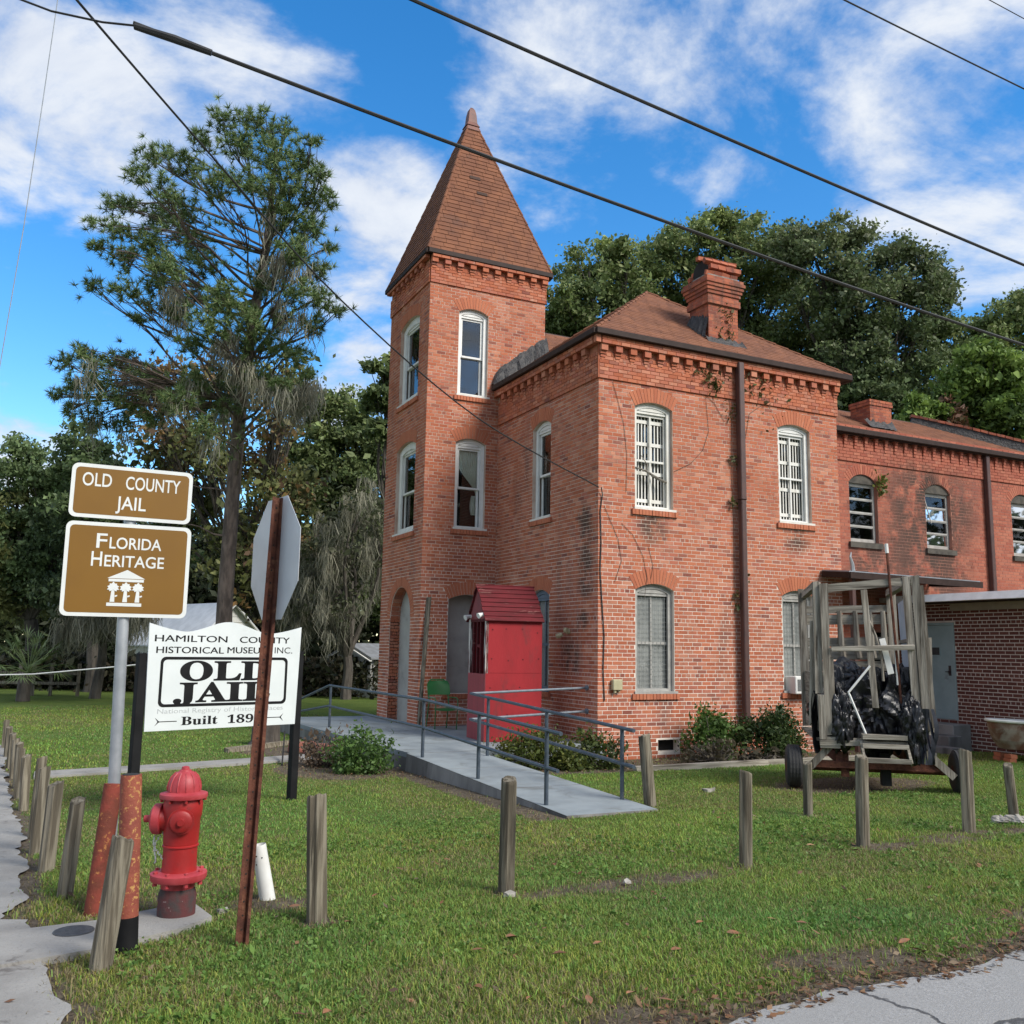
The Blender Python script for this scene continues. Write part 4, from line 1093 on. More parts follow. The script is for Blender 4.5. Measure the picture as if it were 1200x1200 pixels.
for h in (w1, w2, w3):
    voussoirs(FW, h, wwall, BRICK_WING)
    wn = frame_mesh(FW, Hole(h.a0, h.a1, h.z0, h.zs), .002, .06, -.15, -.09, 'window', FRAMEG, wwall)
    mb = MB(); lp = [q for q in h.loop(inset=.003) if q[1] >= h.zs-.02]; lp = [(h.a1-.003, h.zs-.01)]+lp+[(h.a0+.003, h.zs-.01)]
    mb.prism(lp, FW, -.14, -.03); mb.build('lintel_infill', LIMESILL, wn)
    mb = MB(); FW.box(mb, h.a0-.06, h.a1+.08, h.z0-.125, h.z0-.002, -.12, .06); mb.build('sill', LIMESILL, wn)
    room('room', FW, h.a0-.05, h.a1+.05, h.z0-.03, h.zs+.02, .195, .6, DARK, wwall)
    dz = (h.zs-.12-h.z0)/4
    for i in range(4):
        z = h.z0+.06+dz*i; tl = .012 if h is not w1 else .006
        mb = MB(); a_, b_ = h.a0+.065, h.a1-.065
        F = FW
        for z0_, z1_ in ((z, z+.035), (z+dz-.02, z+dz)): F.box(mb, a_, b_, z0_, z1_, -.13+(tl if z0_ == z else 0), -.10+(tl if z0_ == z else 0))
        sa = mb.build('awning_sash', FRAMEG, wn)
        mb = MB(); mb.add([FW.pt(a_, z+.02, -.12+tl), FW.pt(b_, z+.02, -.12+tl), FW.pt(b_, z+dz-.02, -.12), FW.pt(a_, z+dz-.02, -.12)], [(0, 1, 2, 3)]); mb.build('pane', GLASS, sa)
mb = MB(); mb.bar(FW.pt(w2.a0+.05, 5.62, -.06), FW.pt(w2.a0+.22, 5.05, -.04), .02, .02); mb.build('loose_stick', FRAMEG, wwall)
cornice(FW, .02, WL, WS, .318, wwall, 'wing', BRICK_WING, n0=.16, thin=True, th=.66)
flush_bricks('wing', wwall, 300)
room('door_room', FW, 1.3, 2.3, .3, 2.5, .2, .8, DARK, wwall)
wr = [(5.85, .40, 6.985), (6.0+WL+.2, .40, 6.985), (6.0+WL+.2, 2.6, 8.15), (5.85, 2.6, 8.15)]
mb = MB(); mb.add(wr, [(0, 1, 2, 3)]); mb.add([(5.85, 2.6, 8.15), (15.7, 2.6, 8.15), (15.7, 6, 6.9), (5.85, 6, 6.9)], [(0, 1, 2, 3)]); wroof = mb.build('roof', ROOF_BASE, wing)
lay([(wr[0], wr[1], wr[2], wr[3])], wroof, ROOF, .125, .305, 0, thick=.009)
gutter([(6.03, .43, 6.935), (15.7, .43, 6.935)], wroof)
mb = MB(); mb.box(6.03, 15.7, .44, .62, 6.855, 6.87); mb.build('soffit', GUTTER, wroof)
mb = MB(); mb.box(8.12, 8.82, 1.0, 1.6, 6.9, 7.97); cc = mb.build('chimney', MORTAR_WING, wroof)
INDIV['wc'] = {'mat': BRICK_CHIM, 'full': [], 'stuff': []}
ringbricks(8.12, 8.82, 1.0, 1.6, 7.02, 11, 'wc'); ringbricks(8.12, 8.82, 1.0, 1.6, 7.83, 2, 'wc', .025); flush_bricks('wc', cc, 60)
mb = MB(); A, B = [], []
for i in range(16):
    x = 7.85+i*.062; A.append((x, .80-.08*random.random(), 7.22)); B.append((x+.03, .985, 7.42+.08*random.random()))
mb.strip(A, B); mb.build('tar_flashing', TAR, cc, smooth=True)
# raised brick parapet with its dark flashing, behind on the wing roof
PW = Frame((9.05, 1.9, 0), unit((1, -.0, 0)), (0, -1, 0))
mb = MB()
A = [(11.35, 2.6, 8.02), (12.5, 1.66, 7.60), (13.9, .60, 7.06)]
for i in range(2): mb.bar(np.array(A[i])+(0, 0, .12), np.array(A[i+1])+(0, 0, .12), .20, .26)
par = mb.build('parapet', TAR, wroof)
mb = MB()
for i in range(2):
    p, q = np.array(A[i]), np.array(A[i+1]); n = int(np.linalg.norm(q-p)/.2); d = (q-p)/n
    for k in range(n): mb.obox(p+d*(k+.5)+(0, 0, .285), unit(d), unit(np.cross(Z, d)), Z, np.linalg.norm(d)/2-.008, .13, .032, .004)
mb.build('coping_bricks', BRICK_CHIM, par)
dp = MB(); dp.box(11.42, 11.545, .46, .585, 3.3, 6.86); dp.build('downpipe', DOWNP, wing, bevel=.012)
# moss growing beside the first wing window
leaf_obj('wall_fern', [FW.pt(1.86+rng.normal(0, .08), 5.78+rng.normal(0, .12), .07+.05*random.random()) for i in range(120)], .045, [(.12, .14, .03), (.16, .16, .04), (.09, .12, .03)], wing)
# flat metal awning over the wing door
aw = thing('metal_awning', 'flat grey metal awning projecting from the jail above the wooden wagon', 'awning', (7.2, -.1, 3.5))
mb = MB(); mb.add([(5.42, -.78, 3.56), (9.30, -.78, 3.53), (9.30, .585, 3.66), (6.06, .585, 3.70), (6.06, -.03, 3.65), (5.42, -.03, 3.63)]+[(5.42, -.78, 3.62), (9.30, -.78, 3.59), (9.30, .585, 3.72), (6.06, .585, 3.76), (6.06, -.03, 3.71), (5.42, -.03, 3.69)],
    [(0, 1, 2, 3, 4, 5), (11, 10, 9, 8, 7, 6)]+[(i, (i+1) % 6, 6+(i+1) % 6, 6+i) for i in range(6)]); mb.build('roof_sheet', pmat('awning_metal', (.30, .33, .36), (.22, .24, .26), 3, .45, .1, metal=.4), aw)
mb = MB(); mb.bar((5.42, -.80, 3.53), (9.34, -.80, 3.50), .03, .13); mb.bar((9.34, -.80, 3.51), (9.34, .58, 3.60), .03, .12); mb.bar((5.42, -.79, 3.53), (5.42, -.04, 3.60), .03, .12); mb.build('fascia', GUTTER, aw)
mb = MB(); mb.box(5.55, 5.64, -.72, -.63, .05, 3.55); mb.build('post', DOWNP, aw)
mb = MB(); mb.tube([(5.56, -.74, 3.6), (5.54, -.75, 3.75), (5.48, -.76, 3.90), (5.50, -.77, 4.0)], [.05, .04, .025, .01], 6); mb.build('torn_flashing', GALV, aw)

# ------------------------------------------------------------------ one-storey annex
ann = thing('brick_annex', 'one storey annex of dark brown bricks with white edged flat roof', 'building', (8.3, -3, 0))
FA = Frame((8.3, .56, 0), (0, -1, 0), (-1, 0, 0))                  # a runs towards the camera
ad_ = Hole(.55, 1.41, .62, 2.66, 0, sill=0)
awall = build_walls('wall', [(FA, rect(0, 6.5, -.2, 3.06), [ad_], .12), (Frame((8.3, -5.94, 0), (1, 0, 0), (0, -1, 0)), rect(0, 6, -.2, 3.06), [], 0)], MORTAR_DARK, ann)
brick_wall(FA, 0, 6.5, .02, 3.05, [ad_], 'ann', BRICK_DARK, dmin=.004, dmax=.007, ch=.0765, bl=.215, jt=.0165)
flush_bricks('ann', awall, 300)
mb = MB(); mb.add([(7.62, .5, 3.10), (7.62, -6.6, 3.10), (14.6, -6.6, 3.10), (14.6, .5, 3.10), (7.62, .5, 3.2), (7.62, -6.6, 3.2), (14.6, -6.6, 3.2), (14.6, .5, 3.2)], [(0, 1, 2, 3), (4, 5, 6, 7), (0, 1, 5, 4), (1, 2, 6, 5)])
rf = mb.build('flat_roof', pmat('gravel_roof', (.30, .29, .27), None, 9, .95), ann)
mb = MB(); mb.add([(7.535, -6.6, 3.07), (7.535, .1, 3.07), (7.62, .1, 3.225), (7.62, -6.6, 3.225), (7.56, -6.6, 3.06), (7.56, .1, 3.06), (7.63, .1, 3.215), (7.63, -6.6, 3.215)], [(0, 1, 2, 3), (4, 5, 6, 7), (0, 1, 5, 4), (1, 2, 6, 5), (2, 3, 7, 6), (3, 0, 4, 7)]); mb.build('white_edge', pmat('white_metal_edge', (.82, .82, .80), (.72, .72, .70), 5, .5, .05), rf)
mb = MB(); mb.box(7.64, 8.29, -6.5, .1, 3.062, 3.096); mb.build('soffit', GUTTER, rf)
mb = MB(); mb.box(8.20, 8.285, -6.4, -.85, 2.90, 3.055); mb.build('frieze_board', pmat('tan_board', (.30, .27, .20), (.25, .22, .17), 5, .7), ann)
dframe = MB()
for a0_, a1_, z0_, z1_ in ((.553, .60, .62, 2.655), (1.36, 1.407, .62, 2.655), (.60, 1.36, 2.61, 2.655)): FA.box(dframe, a0_, a1_, z0_, z1_, -.10, .018)
dfo = dframe.build('door_frame', STEEL, ann)
mb = MB(); FA.box(mb, .605, 1.355, .63, 2.605, -.06, -.012); do = mb.build('door', STEEL, ann)
mb = MB(); FA.box(mb, .82, 1.02, 1.97, 2.13, -.011, -.004); mb.build('grille', pmat('door_vent', (.05, .055, .055), None, 9, .7), do)
mb = MB(); FA.box(mb, .80, .82, 1.95, 2.15, -.011, .002); FA.box(mb, 1.02, 1.04, 1.95, 2.15, -.011, .002); FA.box(mb, .82, 1.02, 2.13, 2.15, -.011, .002); FA.box(mb, .82, 1.02, 1.95, 1.97, -.011, .002); mb.build('grille_frame', STEEL, do)
mb = MB(); mb.tube([FA.pt(1.25, 1.62, -.012), FA.pt(1.25, 1.62, .03)], .022, 8); mb.tube([FA.pt(1.25, 1.62, .03), FA.pt(1.17, 1.62, .035)], .01, 6); FA.box(mb, 1.22, 1.28, 1.54, 1.75, -.011, -.004); mb.build('handle', pmat('dark_metal', (.06, .065, .07), None, 9, .4, metal=.5), do)
st_ = thing('concrete_steps', 'two grey concrete steps below the pale blue door', 'steps', (7.8, -.8, 0))
mb = MB(); mb.box(7.75, 8.28, -1.15, .3, .0, .56); mb.build('step', CONC, st_, bevel=.015)
mb = MB(); mb.box(7.36, 7.745, -1.35, .3, .0, .36); mb.build('step', RAMPS, st_, bevel=.015)
mb = MB(); mb.box(7.0, 7.355, -1.7, .3, .0, .17); mb.build('step', RAMPS, st_, bevel=.015)

# ------------------------------------------------------------------ porch, ramp and rails
mb = MB()
mb.add([(-3.62, -.25, .28), (0.0, -.25, .28), (0.0, 4.45, .28), (-1.78, 4.45, .28), (-1.78, 7.6, .28), (-4.1, 7.6, .28), (-3.85, 3.0, .28)]+[(-3.62, -.25, -.1), (0.0, -.25, -.1), (0.0, 4.45, -.1), (-1.78, 4.45, -.1), (-1.78, 7.6, -.1), (-4.1, 7.6, -.1), (-3.85, 3.0, -.1)],
       [(0, 1, 2, 3, 4, 5, 6)]+[(i, (i+1) % 7, 7+(i+1) % 7, 7+i) for i in range(7)])
porch = tag(mb.build('porch', RAMPC), 'grey painted concrete porch slab at the foot of the brick tower', kind='structure')
mb = MB(); mb.add([(-3.64, -.255, -.1), (-3.87, 3.0, -.1), (-4.12, 7.6, -.1), (-3.64, -.255, .205), (-3.87, 3.0, .205), (-4.12, 7.6, .205)], [(0, 1, 4, 3), (1, 2, 5, 4)]); mb.build('porch_edge', RAMPS, porch)
mb = MB(); mb.box(-3.62, -2.5, -.262, -.246, .2805, .2812); mb.build('joint', RAMPS, porch)
mb = MB(); x0, x1 = -3.68, -2.48; n = 12
T = []; 
for i in range(n+1):
    y = -.256-(5.40-.256)*i/n; z = .28+(gz(0, -5.4)+.03-.28)*i/n; T.append((y, z))
mb.strip([(x0, y, z) for y, z in T], [(x1, y, z) for y, z in T])
ramp = mb.build('ramp', RAMPC); tag(ramp, 'pale grey concrete wheelchair ramp with pipe rails leading to the porch', kind='structure')
mb = MB(); mb.strip([(x0-.002, y, z-.004) for y, z in T], [(x0-.03, y, -.15) for y, z in T]); mb.strip([(x1+.002, y, z-.004) for y, z in T], [(x1+.02, y, -.15) for y, z in T]); mb.strip([(x0, T[-1][0], T[-1][1]), (x1, T[-1][0], T[-1][1])], [(x0, T[-1][0]-.02, 0), (x1, T[-1][0]-.02, 0)])
mb.build('ramp_side', RAMPS, ramp)
for y_ in (-1.95, -3.65):
    f_ = (-.256-y_)/5.144; z_ = .28+(gz(0, -5.4)+.03-.28)*f_; mb = MB(); mb.obox(((x0+x1)/2, y_, z_+.0006), (1, 0, 0), unit((0, 1, .02)), Z, .6, .005, .001); mb.build('joint', RAMPS, ramp)
def rz(y): return .28 if y > -.25 else .28+(gz(0, -5.4)+.03-.28)*(-.25-y)/5.15
hl = thing('handrail', 'blue grey pipe handrail along the left edge of ramp and porch', 'handrail', (-3.58, -2, .2))
X = -3.60
for dz, y1 in ((0, -5.12), (-.42, -5.05)):
    mb = MB(); mb.tube([(-3.95, 5.9, .78+dz*.6), (-3.62, 4.75, 1.13+dz), (X, -.72, 1.14+dz), (X, -.84, 1.135+dz), (X, y1, 1.005+dz)], .024, 10); mb.build('rail', RAIL, hl, smooth=True)
for y in (4.7, -.74, -2.85, -4.78):
    mb = MB(); mb.tube([(X, y, rz(y)), (X, y, (1.14 if y > -.8 else 1.14-(-.84-y)*.031)-.01)], .026, 10); mb.build('post', RAIL, hl, smooth=True)
hr = thing('handrail', 'blue grey pipe handrail along the right edge of the ramp turning to the wall', 'handrail', (-2.55, -2, .2))
X = -2.54
for dz in (0, -.42):
    mb = MB(); mb.tube([(X, -.12, 1.20+dz), (X, -.22, 1.195+dz), (X, -5.0, 1.005+dz)], .024, 10); mb.build('rail', RAIL, hr, smooth=True)
    mb = MB(); mb.tube([(X, -.14, 1.20+dz), (-.005, .36, 1.265+dz)], .022, 10); mb.tube([(-.03, .355, 1.265+dz), (-.005, .36, 1.265+dz)], .05, 10); mb.build('return_rail', RAIL2, hr, smooth=True)
for y in (-.83, -2.8, -4.74):
    mb = MB(); mb.tube([(X, y, rz(y)), (X, y, 1.19-(-.22-y)*.0397-.01)], .026, 10); mb.build('post', RAIL, hr, smooth=True)

# ------------------------------------------------------------------ red sentry booth
A_ = rad(-5); bu = np.array([math.cos(A_), math.sin(A_), 0]); bn = np.array([math.sin(A_), -math.cos(A_), 0]); bl_ = -bu; bb = -bn
B0 = np.array([-1.77, .98, .285])
booth = thing('sentry_booth', 'narrow red wooden booth with slatted gable roof and side window on the porch', 'booth', tuple(B0))
BWd, BD, BH = 1.10, .98, 2.20
Fr = Frame(B0, bu, bn); Fl = Frame(B0, bb, bl_)
mb = MB(); Fr.box(mb, 0, BWd, 1.222, BH, -.03, 0); mb.build('side_panel', REDP, booth)
mb = MB(); Fr.box(mb, 0, BWd, 0, 1.218, -.03, .0015); mb.build('side_panel', REDP, booth)
mb = MB(); Fr.box(mb, 0, BWd, 0, BH, -BD, -BD+.03); mb.build('side_panel', REDP, booth)
mb = MB(); Fl.box(mb, .03, BD-.03, 0, BH, -BWd, -BWd+.03); mb.build('back_panel', REDP, booth)
mb = MB(); Fl.box(mb, .001, BD-.001, 0, 1.20, -.028, .012); mb.build('lower_panel', pmat('streaked_red', (.30, .035, .045), (.23, .028, .035), 6, .6, .2, stretch=(2, 2, .2)), booth)
mb = MB(); Fl.box(mb, .03, BD-.03, .02, .05, -BWd+.03, -.03); mb.build('floor', DARK, booth)
# open window with a peeling divided frame
PEEL = pmat('peeling_paint', (.55, .53, .48), (.10, .03, .03), 9, .8, .5, stretch=(1, 1, .15), lo=.42, hi=.52)
for a0_, a1_, z0_, z1_ in ((.0, .09, 1.2, BH), (BD-.09, BD, 1.2, BH)):
    wf = MB(); Fl.box(wf, a0_, a1_, z0_, z1_, -.04, .011); wf.build('window_jamb', PEEL, booth)
wf = MB()
for a0_, a1_, z0_, z1_ in ((.30, .345, 1.2, BH-.02), (.50, .54, 1.2, BH-.02), (.72, .76, 1.2, BH-.02), (.345, .50, 1.68, 1.73), (.09, BD-.09, BH-.05, BH-.001)): Fl.box(wf, a0_, a1_, z0_, z1_, -.035, .006)
wf.build('mullion', REDD, booth)
gb = MB(); gb.prism([(-.0, BH), (BD, BH), (BD/2, BH+.62)], Fl, -.02, .012); gb.build('gable', pmat('gable_red', (.20, .025, .03), None, 4, .6), booth)
gb = MB(); gb.prism([(-.0, BH), (BD, BH), (BD/2, BH+.62)], Fl, -BWd, -BWd+.03); gb.build('gable', REDP, booth)
for side in (0, 1):
    n = 8
    for i in range(n):
        f0 = i/n; f1 = (i+1.12)/n
        ya, za = -.07+(BD/2+.07)*f0, BH-.06+.70*f0; yb, zb_ = -.07+(BD/2+.07)*f1, BH-.06+.70*f1
        if side: ya, yb = BD-ya, BD-yb
        mb = MB(); e0 = random.uniform(-.012, .012)
        p = [Fr.pt(a, z_, -y) for a, y, z_ in ((-.05+e0, ya, za+.030), (BWd+.02+e0, ya, za+.030), (BWd+.02+e0, yb, zb_+.008), (-.05+e0, yb, zb_+.008))]
        nrm_ = unit(np.cross(p[1]-p[0], p[3]-p[0])); nrm_ = nrm_ if nrm_[2] > 0 else -nrm_
        mb.add(p+[q-nrm_*.022 for q in p], [(0, 1, 2, 3), (4, 5, 6, 7), (0, 1, 5, 4), (1, 2, 6, 5), (2, 3, 7, 6), (3, 0, 4, 7)])
        mb.build('slat', REDD, booth)
for a, z_ in ((.10, BH+.08), (BD-.12, BH+.06)):
    mb = MB(); P = Fl.pt(a, z_, .012); mb.tube([P, P+bl_*.05], .035, 8); mb.tube([P+bl_*.05, P+bl_*.13+Z*-.03-bb*.02], [.03, .055], 10); mb.build('spot_lamp', WHITEC, booth, smooth=True)
mb = MB()
for a in np.linspace(.10, 1.0, 4):
    for z_ in (.45, .95, 1.45, 2.0): mb.obox(Fr.pt(a+random.uniform(-.04, .04), z_+random.uniform(-.04, .04), .001), bu, bn, Z, .011, .004, .011)
mb.build('nail_heads', REDD, booth)

# green metal chair ------------------------------------------------------
ch = thing('metal_chair', 'green metal lawn chair against the tower brickwork', 'chair', (-1.52, 3.70, .28))
c0 = np.array([-1.52, 3.72, .28]); cu = unit((1, .06, 0)); cn = unit((.06, -1, 0))
Fc = Frame(c0, cu, cn); rows = []
for i in range(9):
    f_ = .42+.58*i/8; z_ = .48+.50*f_; w_ = .26*(1-.9*max(0, f_-.8)**2*6); rows.append([Fc.pt(w_*s_, z_, -.10-.13*f_+.035*s_*s_) for s_ in np.linspace(-1, 1, 9)])
mb = MB()
for i in range(8): mb.strip(rows[i], rows[i+1])
mb.build('backrest', GREENM, ch, smooth=True)
rows = [[Fc.pt(.23*s_, .43-.02*(1-s_*s_)-.03*(t_ > .8), -.18+.46*t_) for s_ in np.linspace(-1, 1, 7)] for t_ in np.linspace(0, 1, 7)]
mb = MB()
for i in range(6): mb.strip(rows[i], rows[i+1])
mb.build('seat', GREENM, ch, smooth=True)
mb = MB(); mb.tube([Fc.pt(-.225, .5, -.11), Fc.pt(-.22, .9, -.215), Fc.pt(-.15, 1.0, -.24), Fc.pt(.15, 1.0, -.24), Fc.pt(.22, .9, -.215), Fc.pt(.225, .5, -.11)], .014, 6); mb.build('back_frame', GREENM, ch, smooth=True)
for s_ in (-1, 1):
    mb = MB(); mb.tube([Fc.pt(.23*s_, .64, -.10), Fc.pt(.25*s_, .64, .22), Fc.pt(.25*s_, .58, .27), Fc.pt(.245*s_, .0, .24)], .013, 6); mb.build('leg', GREENM, ch, smooth=True)
    mb = MB(); mb.tube([Fc.pt(.225*s_, .55, -.12), Fc.pt(.235*s_, .0, -.22)], .013, 6); mb.build('leg', GREENM, ch, smooth=True)
# leaning plank
pk = thing('wooden_plank', 'tall grey weathered plank leaning against the corner of the tower', 'plank', (-1.83, 4.18, .28))
mb = MB(); mb.bar((-1.84, 4.15, .285), (-1.60, 4.40, 3.02), .12, .055, jit=.006); mb.build('plank', WOODP, pk)

# ------------------------------------------------------------------ wooden wagon on a trailer chassis
to = np.array([.38, -4.54, 0.0]); ta = unit((.788, -.616, 0)); tb = unit((.616, .788, 0)); tz0 = .12
def T_(a, b_, z_): return to+ta*(.825*a-.03)+tb*b_*.8+Z*z_
wag = thing('wooden_wagon', 'old trailer wagon with a grey barn wood cage frame piled with black plastic bags', 'wagon', tuple(T_(1.25, .5, tz0)))
def wbar(name, p, q, w, h, mat, jit=.004, parent=None, up=None):
    mb_ = MB(); mb_.bar(T_(*p), T_(*q), w, h, up=tuple(tb) if up is None else up, jit=jit); return mb_.build(name, mat, parent or wag)
for s_, a in ((0, .045), (1, 2.66)):
    mb = MB(); prof = [(.17, -.10), (.235, -.105), (.27, -.085), (.285, -.05), (.285, .05), (.27, .085), (.235, .105), (.17, .10)]
    mb.lathe(prof, T_(a, .35, tz0+.285), 28, ta); tr_ = mb.build('wheel', RUBBER, wag, smooth=True)
    mb = MB()
    for k in (-.062, -.02, .02, .062): mb.lathe([(.287, k-.012), (.2895, k-.008), (.2895, k+.008), (.287, k+.012)], T_(a, .35, tz0+.285), 28, ta)
    mb.build('tread', RUBBER, tr_)
    mb = MB(); mb.lathe([(.04, -.11), (.16, -.085), (.175, -.06), (.175, .06), (.16, .085), (.04, .11)], T_(a, .35, tz0+.285), 20, ta); mb.build('rim', RUST, tr_, smooth=True)
mb = MB(); mb.tube([T_(.15, .35, .40), T_(2.55, .35, .40)], .045, 10); mb.build('axle', RUST, wag, smooth=True)
wbar('chassis_beam', (.35, .12, .47), (2.35, .12, .47), .09, .10, RUST); wbar('chassis_beam', (.75, .1, .56), (.75, 2.5, .56), .1, .14, RUST, up=(0, 0, 1)); wbar('chassis_beam', (1.95, .1, .56), (1.95, 2.5, .56), .1, .14, RUST, up=(0, 0, 1))
wbar('chassis_leg', (.85, .2, .30), (.85, .2, .62), .10, .10, RUST); wbar('chassis_leg', (1.5, .3, .20), (1.5, .3, .62), .13, .13, DARK)
wbar('brace', (.28, .05, .42), (.62, .02, .74), .09, .04, WOODG); wbar('brace', (2.02, .05, .72), (2.50, .05, .36), .10, .05, WOODG)
for i in range(9):                                           # deck planks
    b_ = .05+.27*i; mb = MB(); mb.obox(T_(1.24, b_+.12, .80), ta, tb, Z, .71, .104, .022, .004); mb.build('deck_plank', WOODH, wag)
wbar('deck_beam', (.44, .03, .755), (2.04, .03, .775), .06, .15, WOODH); 
mb = MB(); mb.obox(T_(.60, -.03, .765), ta, tb, Z, .13, .02, .075); mb.build('corner_board', WOODH, wag)
# front frame
for p, q, w_ in (((.455, .0, 1.42), (.46, .0, 2.94), 0.098), ((.585, -.035, .86), (.575, -.035, 2.92), 0.098), ((.50, -.04, .80), (.49, -.04, 1.40), 0.107), ((.66, .02, .82), (.655, .02, 1.9), 0.066), ((.35, .09, 1.0), (.40, .09, 2.4), 0.074),
                 ((1.97, -.02, .98), (1.89, -.02, 3.02), 0.098), ((2.11, -.045, .96), (2.02, -.045, 3.03), 0.107), ((2.23, .05, 1.0), (2.11, .05, 2.9), 0.082), ((2.20, .1, .90), (2.22, .1, 2.2), 0.066)):
    wbar('post_board', p, q, w_, .042, WOODG, jit=.008)
wbar('top_beam', (.58, .0, 2.85), (1.92, .0, 2.96), .05, .11, WOODH, up=(0, 0, 1))
wbar('thin_slat', (1.21, -.06, 2.83), (1.33, -.06, 1.24), .085, .03, WOODG); wbar('thin_slat', (.66, -.065, 2.02), (1.96, -.065, 2.06), .04, .07, WOODH, up=(0, 0, 1))
# back frame of the cage
for z_, h_ in ((2.63, .11), (2.47, .15), (1.95, .18), (2.13, .14), (1.76, .14), (1.60, .13)):
    wbar('back_board', (.45, 2.15, z_), (2.05, 2.15, z_+.03), .04, h_, WOODH, up=(0, 0, 1))
for i, a in enumerate((.80, 1.08, 1.36, 1.62, 1.85)):
    mb = MB(); mb.tube([T_(a+.05, 2.08, 1.90), T_(a+.02, 2.08, 2.05), T_(a, 2.08, 2.62)], [.045, .05, .035], 7); mb.build('spindle', WOODG, wag)
for p in ((.45, 2.15), (2.05, 2.15)): wbar('post_board', (p[0], p[1], .85), (p[0]-.03, p[1], 2.95), .12, .09, WOODG, jit=.006)
wbar('side_beam', (.46, .05, 2.90), (.46, 2.15, 2.86), .09, .10, WOODH, up=(0, 0, 1)); wbar('side_beam', (1.98, .05, 2.98), (1.98, 2.15, 2.90), .09, .10, WOODH, up=(0, 0, 1))
for k in range(5): wbar('side_board', (.44, .1, .98+.16*k), (.44, 2.1, .98+.16*k), .03, .14, WOODH, up=(0, 0, 1))
for k in range(4): wbar('side_board', (2.06, .1, .98+.16*k), (2.06, 2.1, .98+.16*k), .03, .14, WOODH, up=(0, 0, 1))
mb = MB(); mb.add([T_(1.93, .12, 2.75), T_(1.97, 1.25, 2.70), T_(2.02, 1.25, 1.50), T_(1.99, .12, 1.55)]+[T_(1.96, .12, 2.75), T_(2.0, 1.25, 2.70), T_(2.05, 1.25, 1.50), T_(2.02, .12, 1.55)], [(0, 1, 2, 3), (4, 5, 6, 7), (0, 1, 5, 4), (1, 2, 6, 5), (2, 3, 7, 6), (3, 0, 4, 7)]); bo = mb.build('side_window', BLUEB, wag)
wbar('window_rail', (1.955, .10, 2.16), (1.995, 1.27, 2.14), .05, .05, WOODG, parent=bo, up=(0, 0, 1))
# steps
for a0_, a1_ in ((1.08, 1.10), (1.78, 1.80)): wbar('step_stringer', (a0_, -.05, .78), (a1_, -.30, .53), .03, .075, WOODH)
for z_, b_ in ((.745, -.12), (.57, -.29)):
    mb = MB(); mb.obox(T_(1.44, b_, z_), ta, tb, Z, .29, .05, .028, .002); mb.build('step_tread', WOODH, wag)
mb = MB(); mb.obox(T_(1.44, -.05, .86), ta, tb, Z, .28, .09, .03, .003); mb.build('step_tread', WOODH, wag)
# junk stuck in the frame
pl = MB(); pl.tube([T_(1.60, -.05, 3.38), T_(1.62, -.05, 3.0), T_(1.76, .1, 1.15)], .018, 6); jp = pl.build('rusty_pipe', RUST, wag)
mb = MB(); mb.tube([T_(1.595, -.05, 3.47), T_(1.602, -.05, 3.34)], .024, 8); mb.build('pipe_tip', WHITEC, jp)
mb = MB(); mb.tube([T_(1.26, -.08, 1.80), T_(.905, -.10, 1.44), T_(.92, -.10, 1.41), T_(1.15, -.10, .90)], .016, 6); mb.build('white_conduit', WHITEC, wag)
mb = MB(); mb.tube([T_(1.27, -.03, 2.44), T_(1.38, .0, 2.20), T_(1.46, .0, 1.9), T_(1.47, .0, 1.6)], .017, 6); mb.build('bent_pipe', WOODG, wag)
wbar('white_slat', (1.48, .02, 2.17), (1.60, .05, 1.70), .075, .02, WHITEC)
mb = MB(); mb.tube([T_(1.66, .04, 2.7), T_(1.70, .06, 1.55)], .014, 6); mb.build('white_conduit', WHITEC, wag)
# the heap of bags: crumpled lumps, one continuous skin each
def bag(c, r_, seed, parent=None):
    n1_, n2_ = 90, 60; q = np.random.default_rng(int(seed*100)+3)
    ks = q.normal(size=(16, 3)); ks = ks/np.linalg.norm(ks, axis=1)[:, None]*np.geomspace(2.2, 17, 16)[:, None]; phs = q.uniform(0, 6.28, 16)
    th_ = np.pi*np.arange(n2_+1)/n2_; ph = 2*np.pi*np.arange(n1_)/n1_; TH, PH = np.meshgrid(th_, ph, indexing='ij')
    d = np.stack([np.sin(TH)*np.cos(PH), np.sin(TH)*np.sin(PH), np.cos(TH)], -1).reshape(-1, 3)
    w = d+.25*np.sin(d[:, [1, 2, 0]]*5+seed)
    h = np.zeros(len(d))
    for k, p_ in zip(ks, phs): h += (np.abs(np.sin(w@k+p_))-.64)*.36/np.linalg.norm(k)**.82
    vs_ = c+d*np.array(r_)*(1+h)[:, None]
    fs_ = [(i*n1_+k, i*n1_+(k+1) % n1_, (i+1)*n1_+(k+1) % n1_, (i+1)*n1_+k) for i in range(n2_) for k in range(n1_)]
    mb_ = MB(); mb_.add(vs_, fs_); return mb_
bags = [((.84, .56, 1.20), (.40, .36, .50), 'black plastic bag sagging behind the left boards of the wagon'), ((1.36, .54, 1.18), (.46, .36, .52), 'black plastic bag in the middle of the wagon heap'),
        ((1.80, .50, 1.18), (.36, .34, .54), 'black plastic bag behind the right boards of the wagon'), ((1.15, .95, 1.45), (.44, .36, .40), 'black plastic bag on top of the heap at the back of the wagon'),
        ((1.92, .02, .98), (.17, .16, .42), 'black plastic bag hanging over the front right corner of the wagon'), ((.80, .06, 1.02), (.16, .15, .36), 'black plastic bag spilling over the deck edge beside the left boards')]
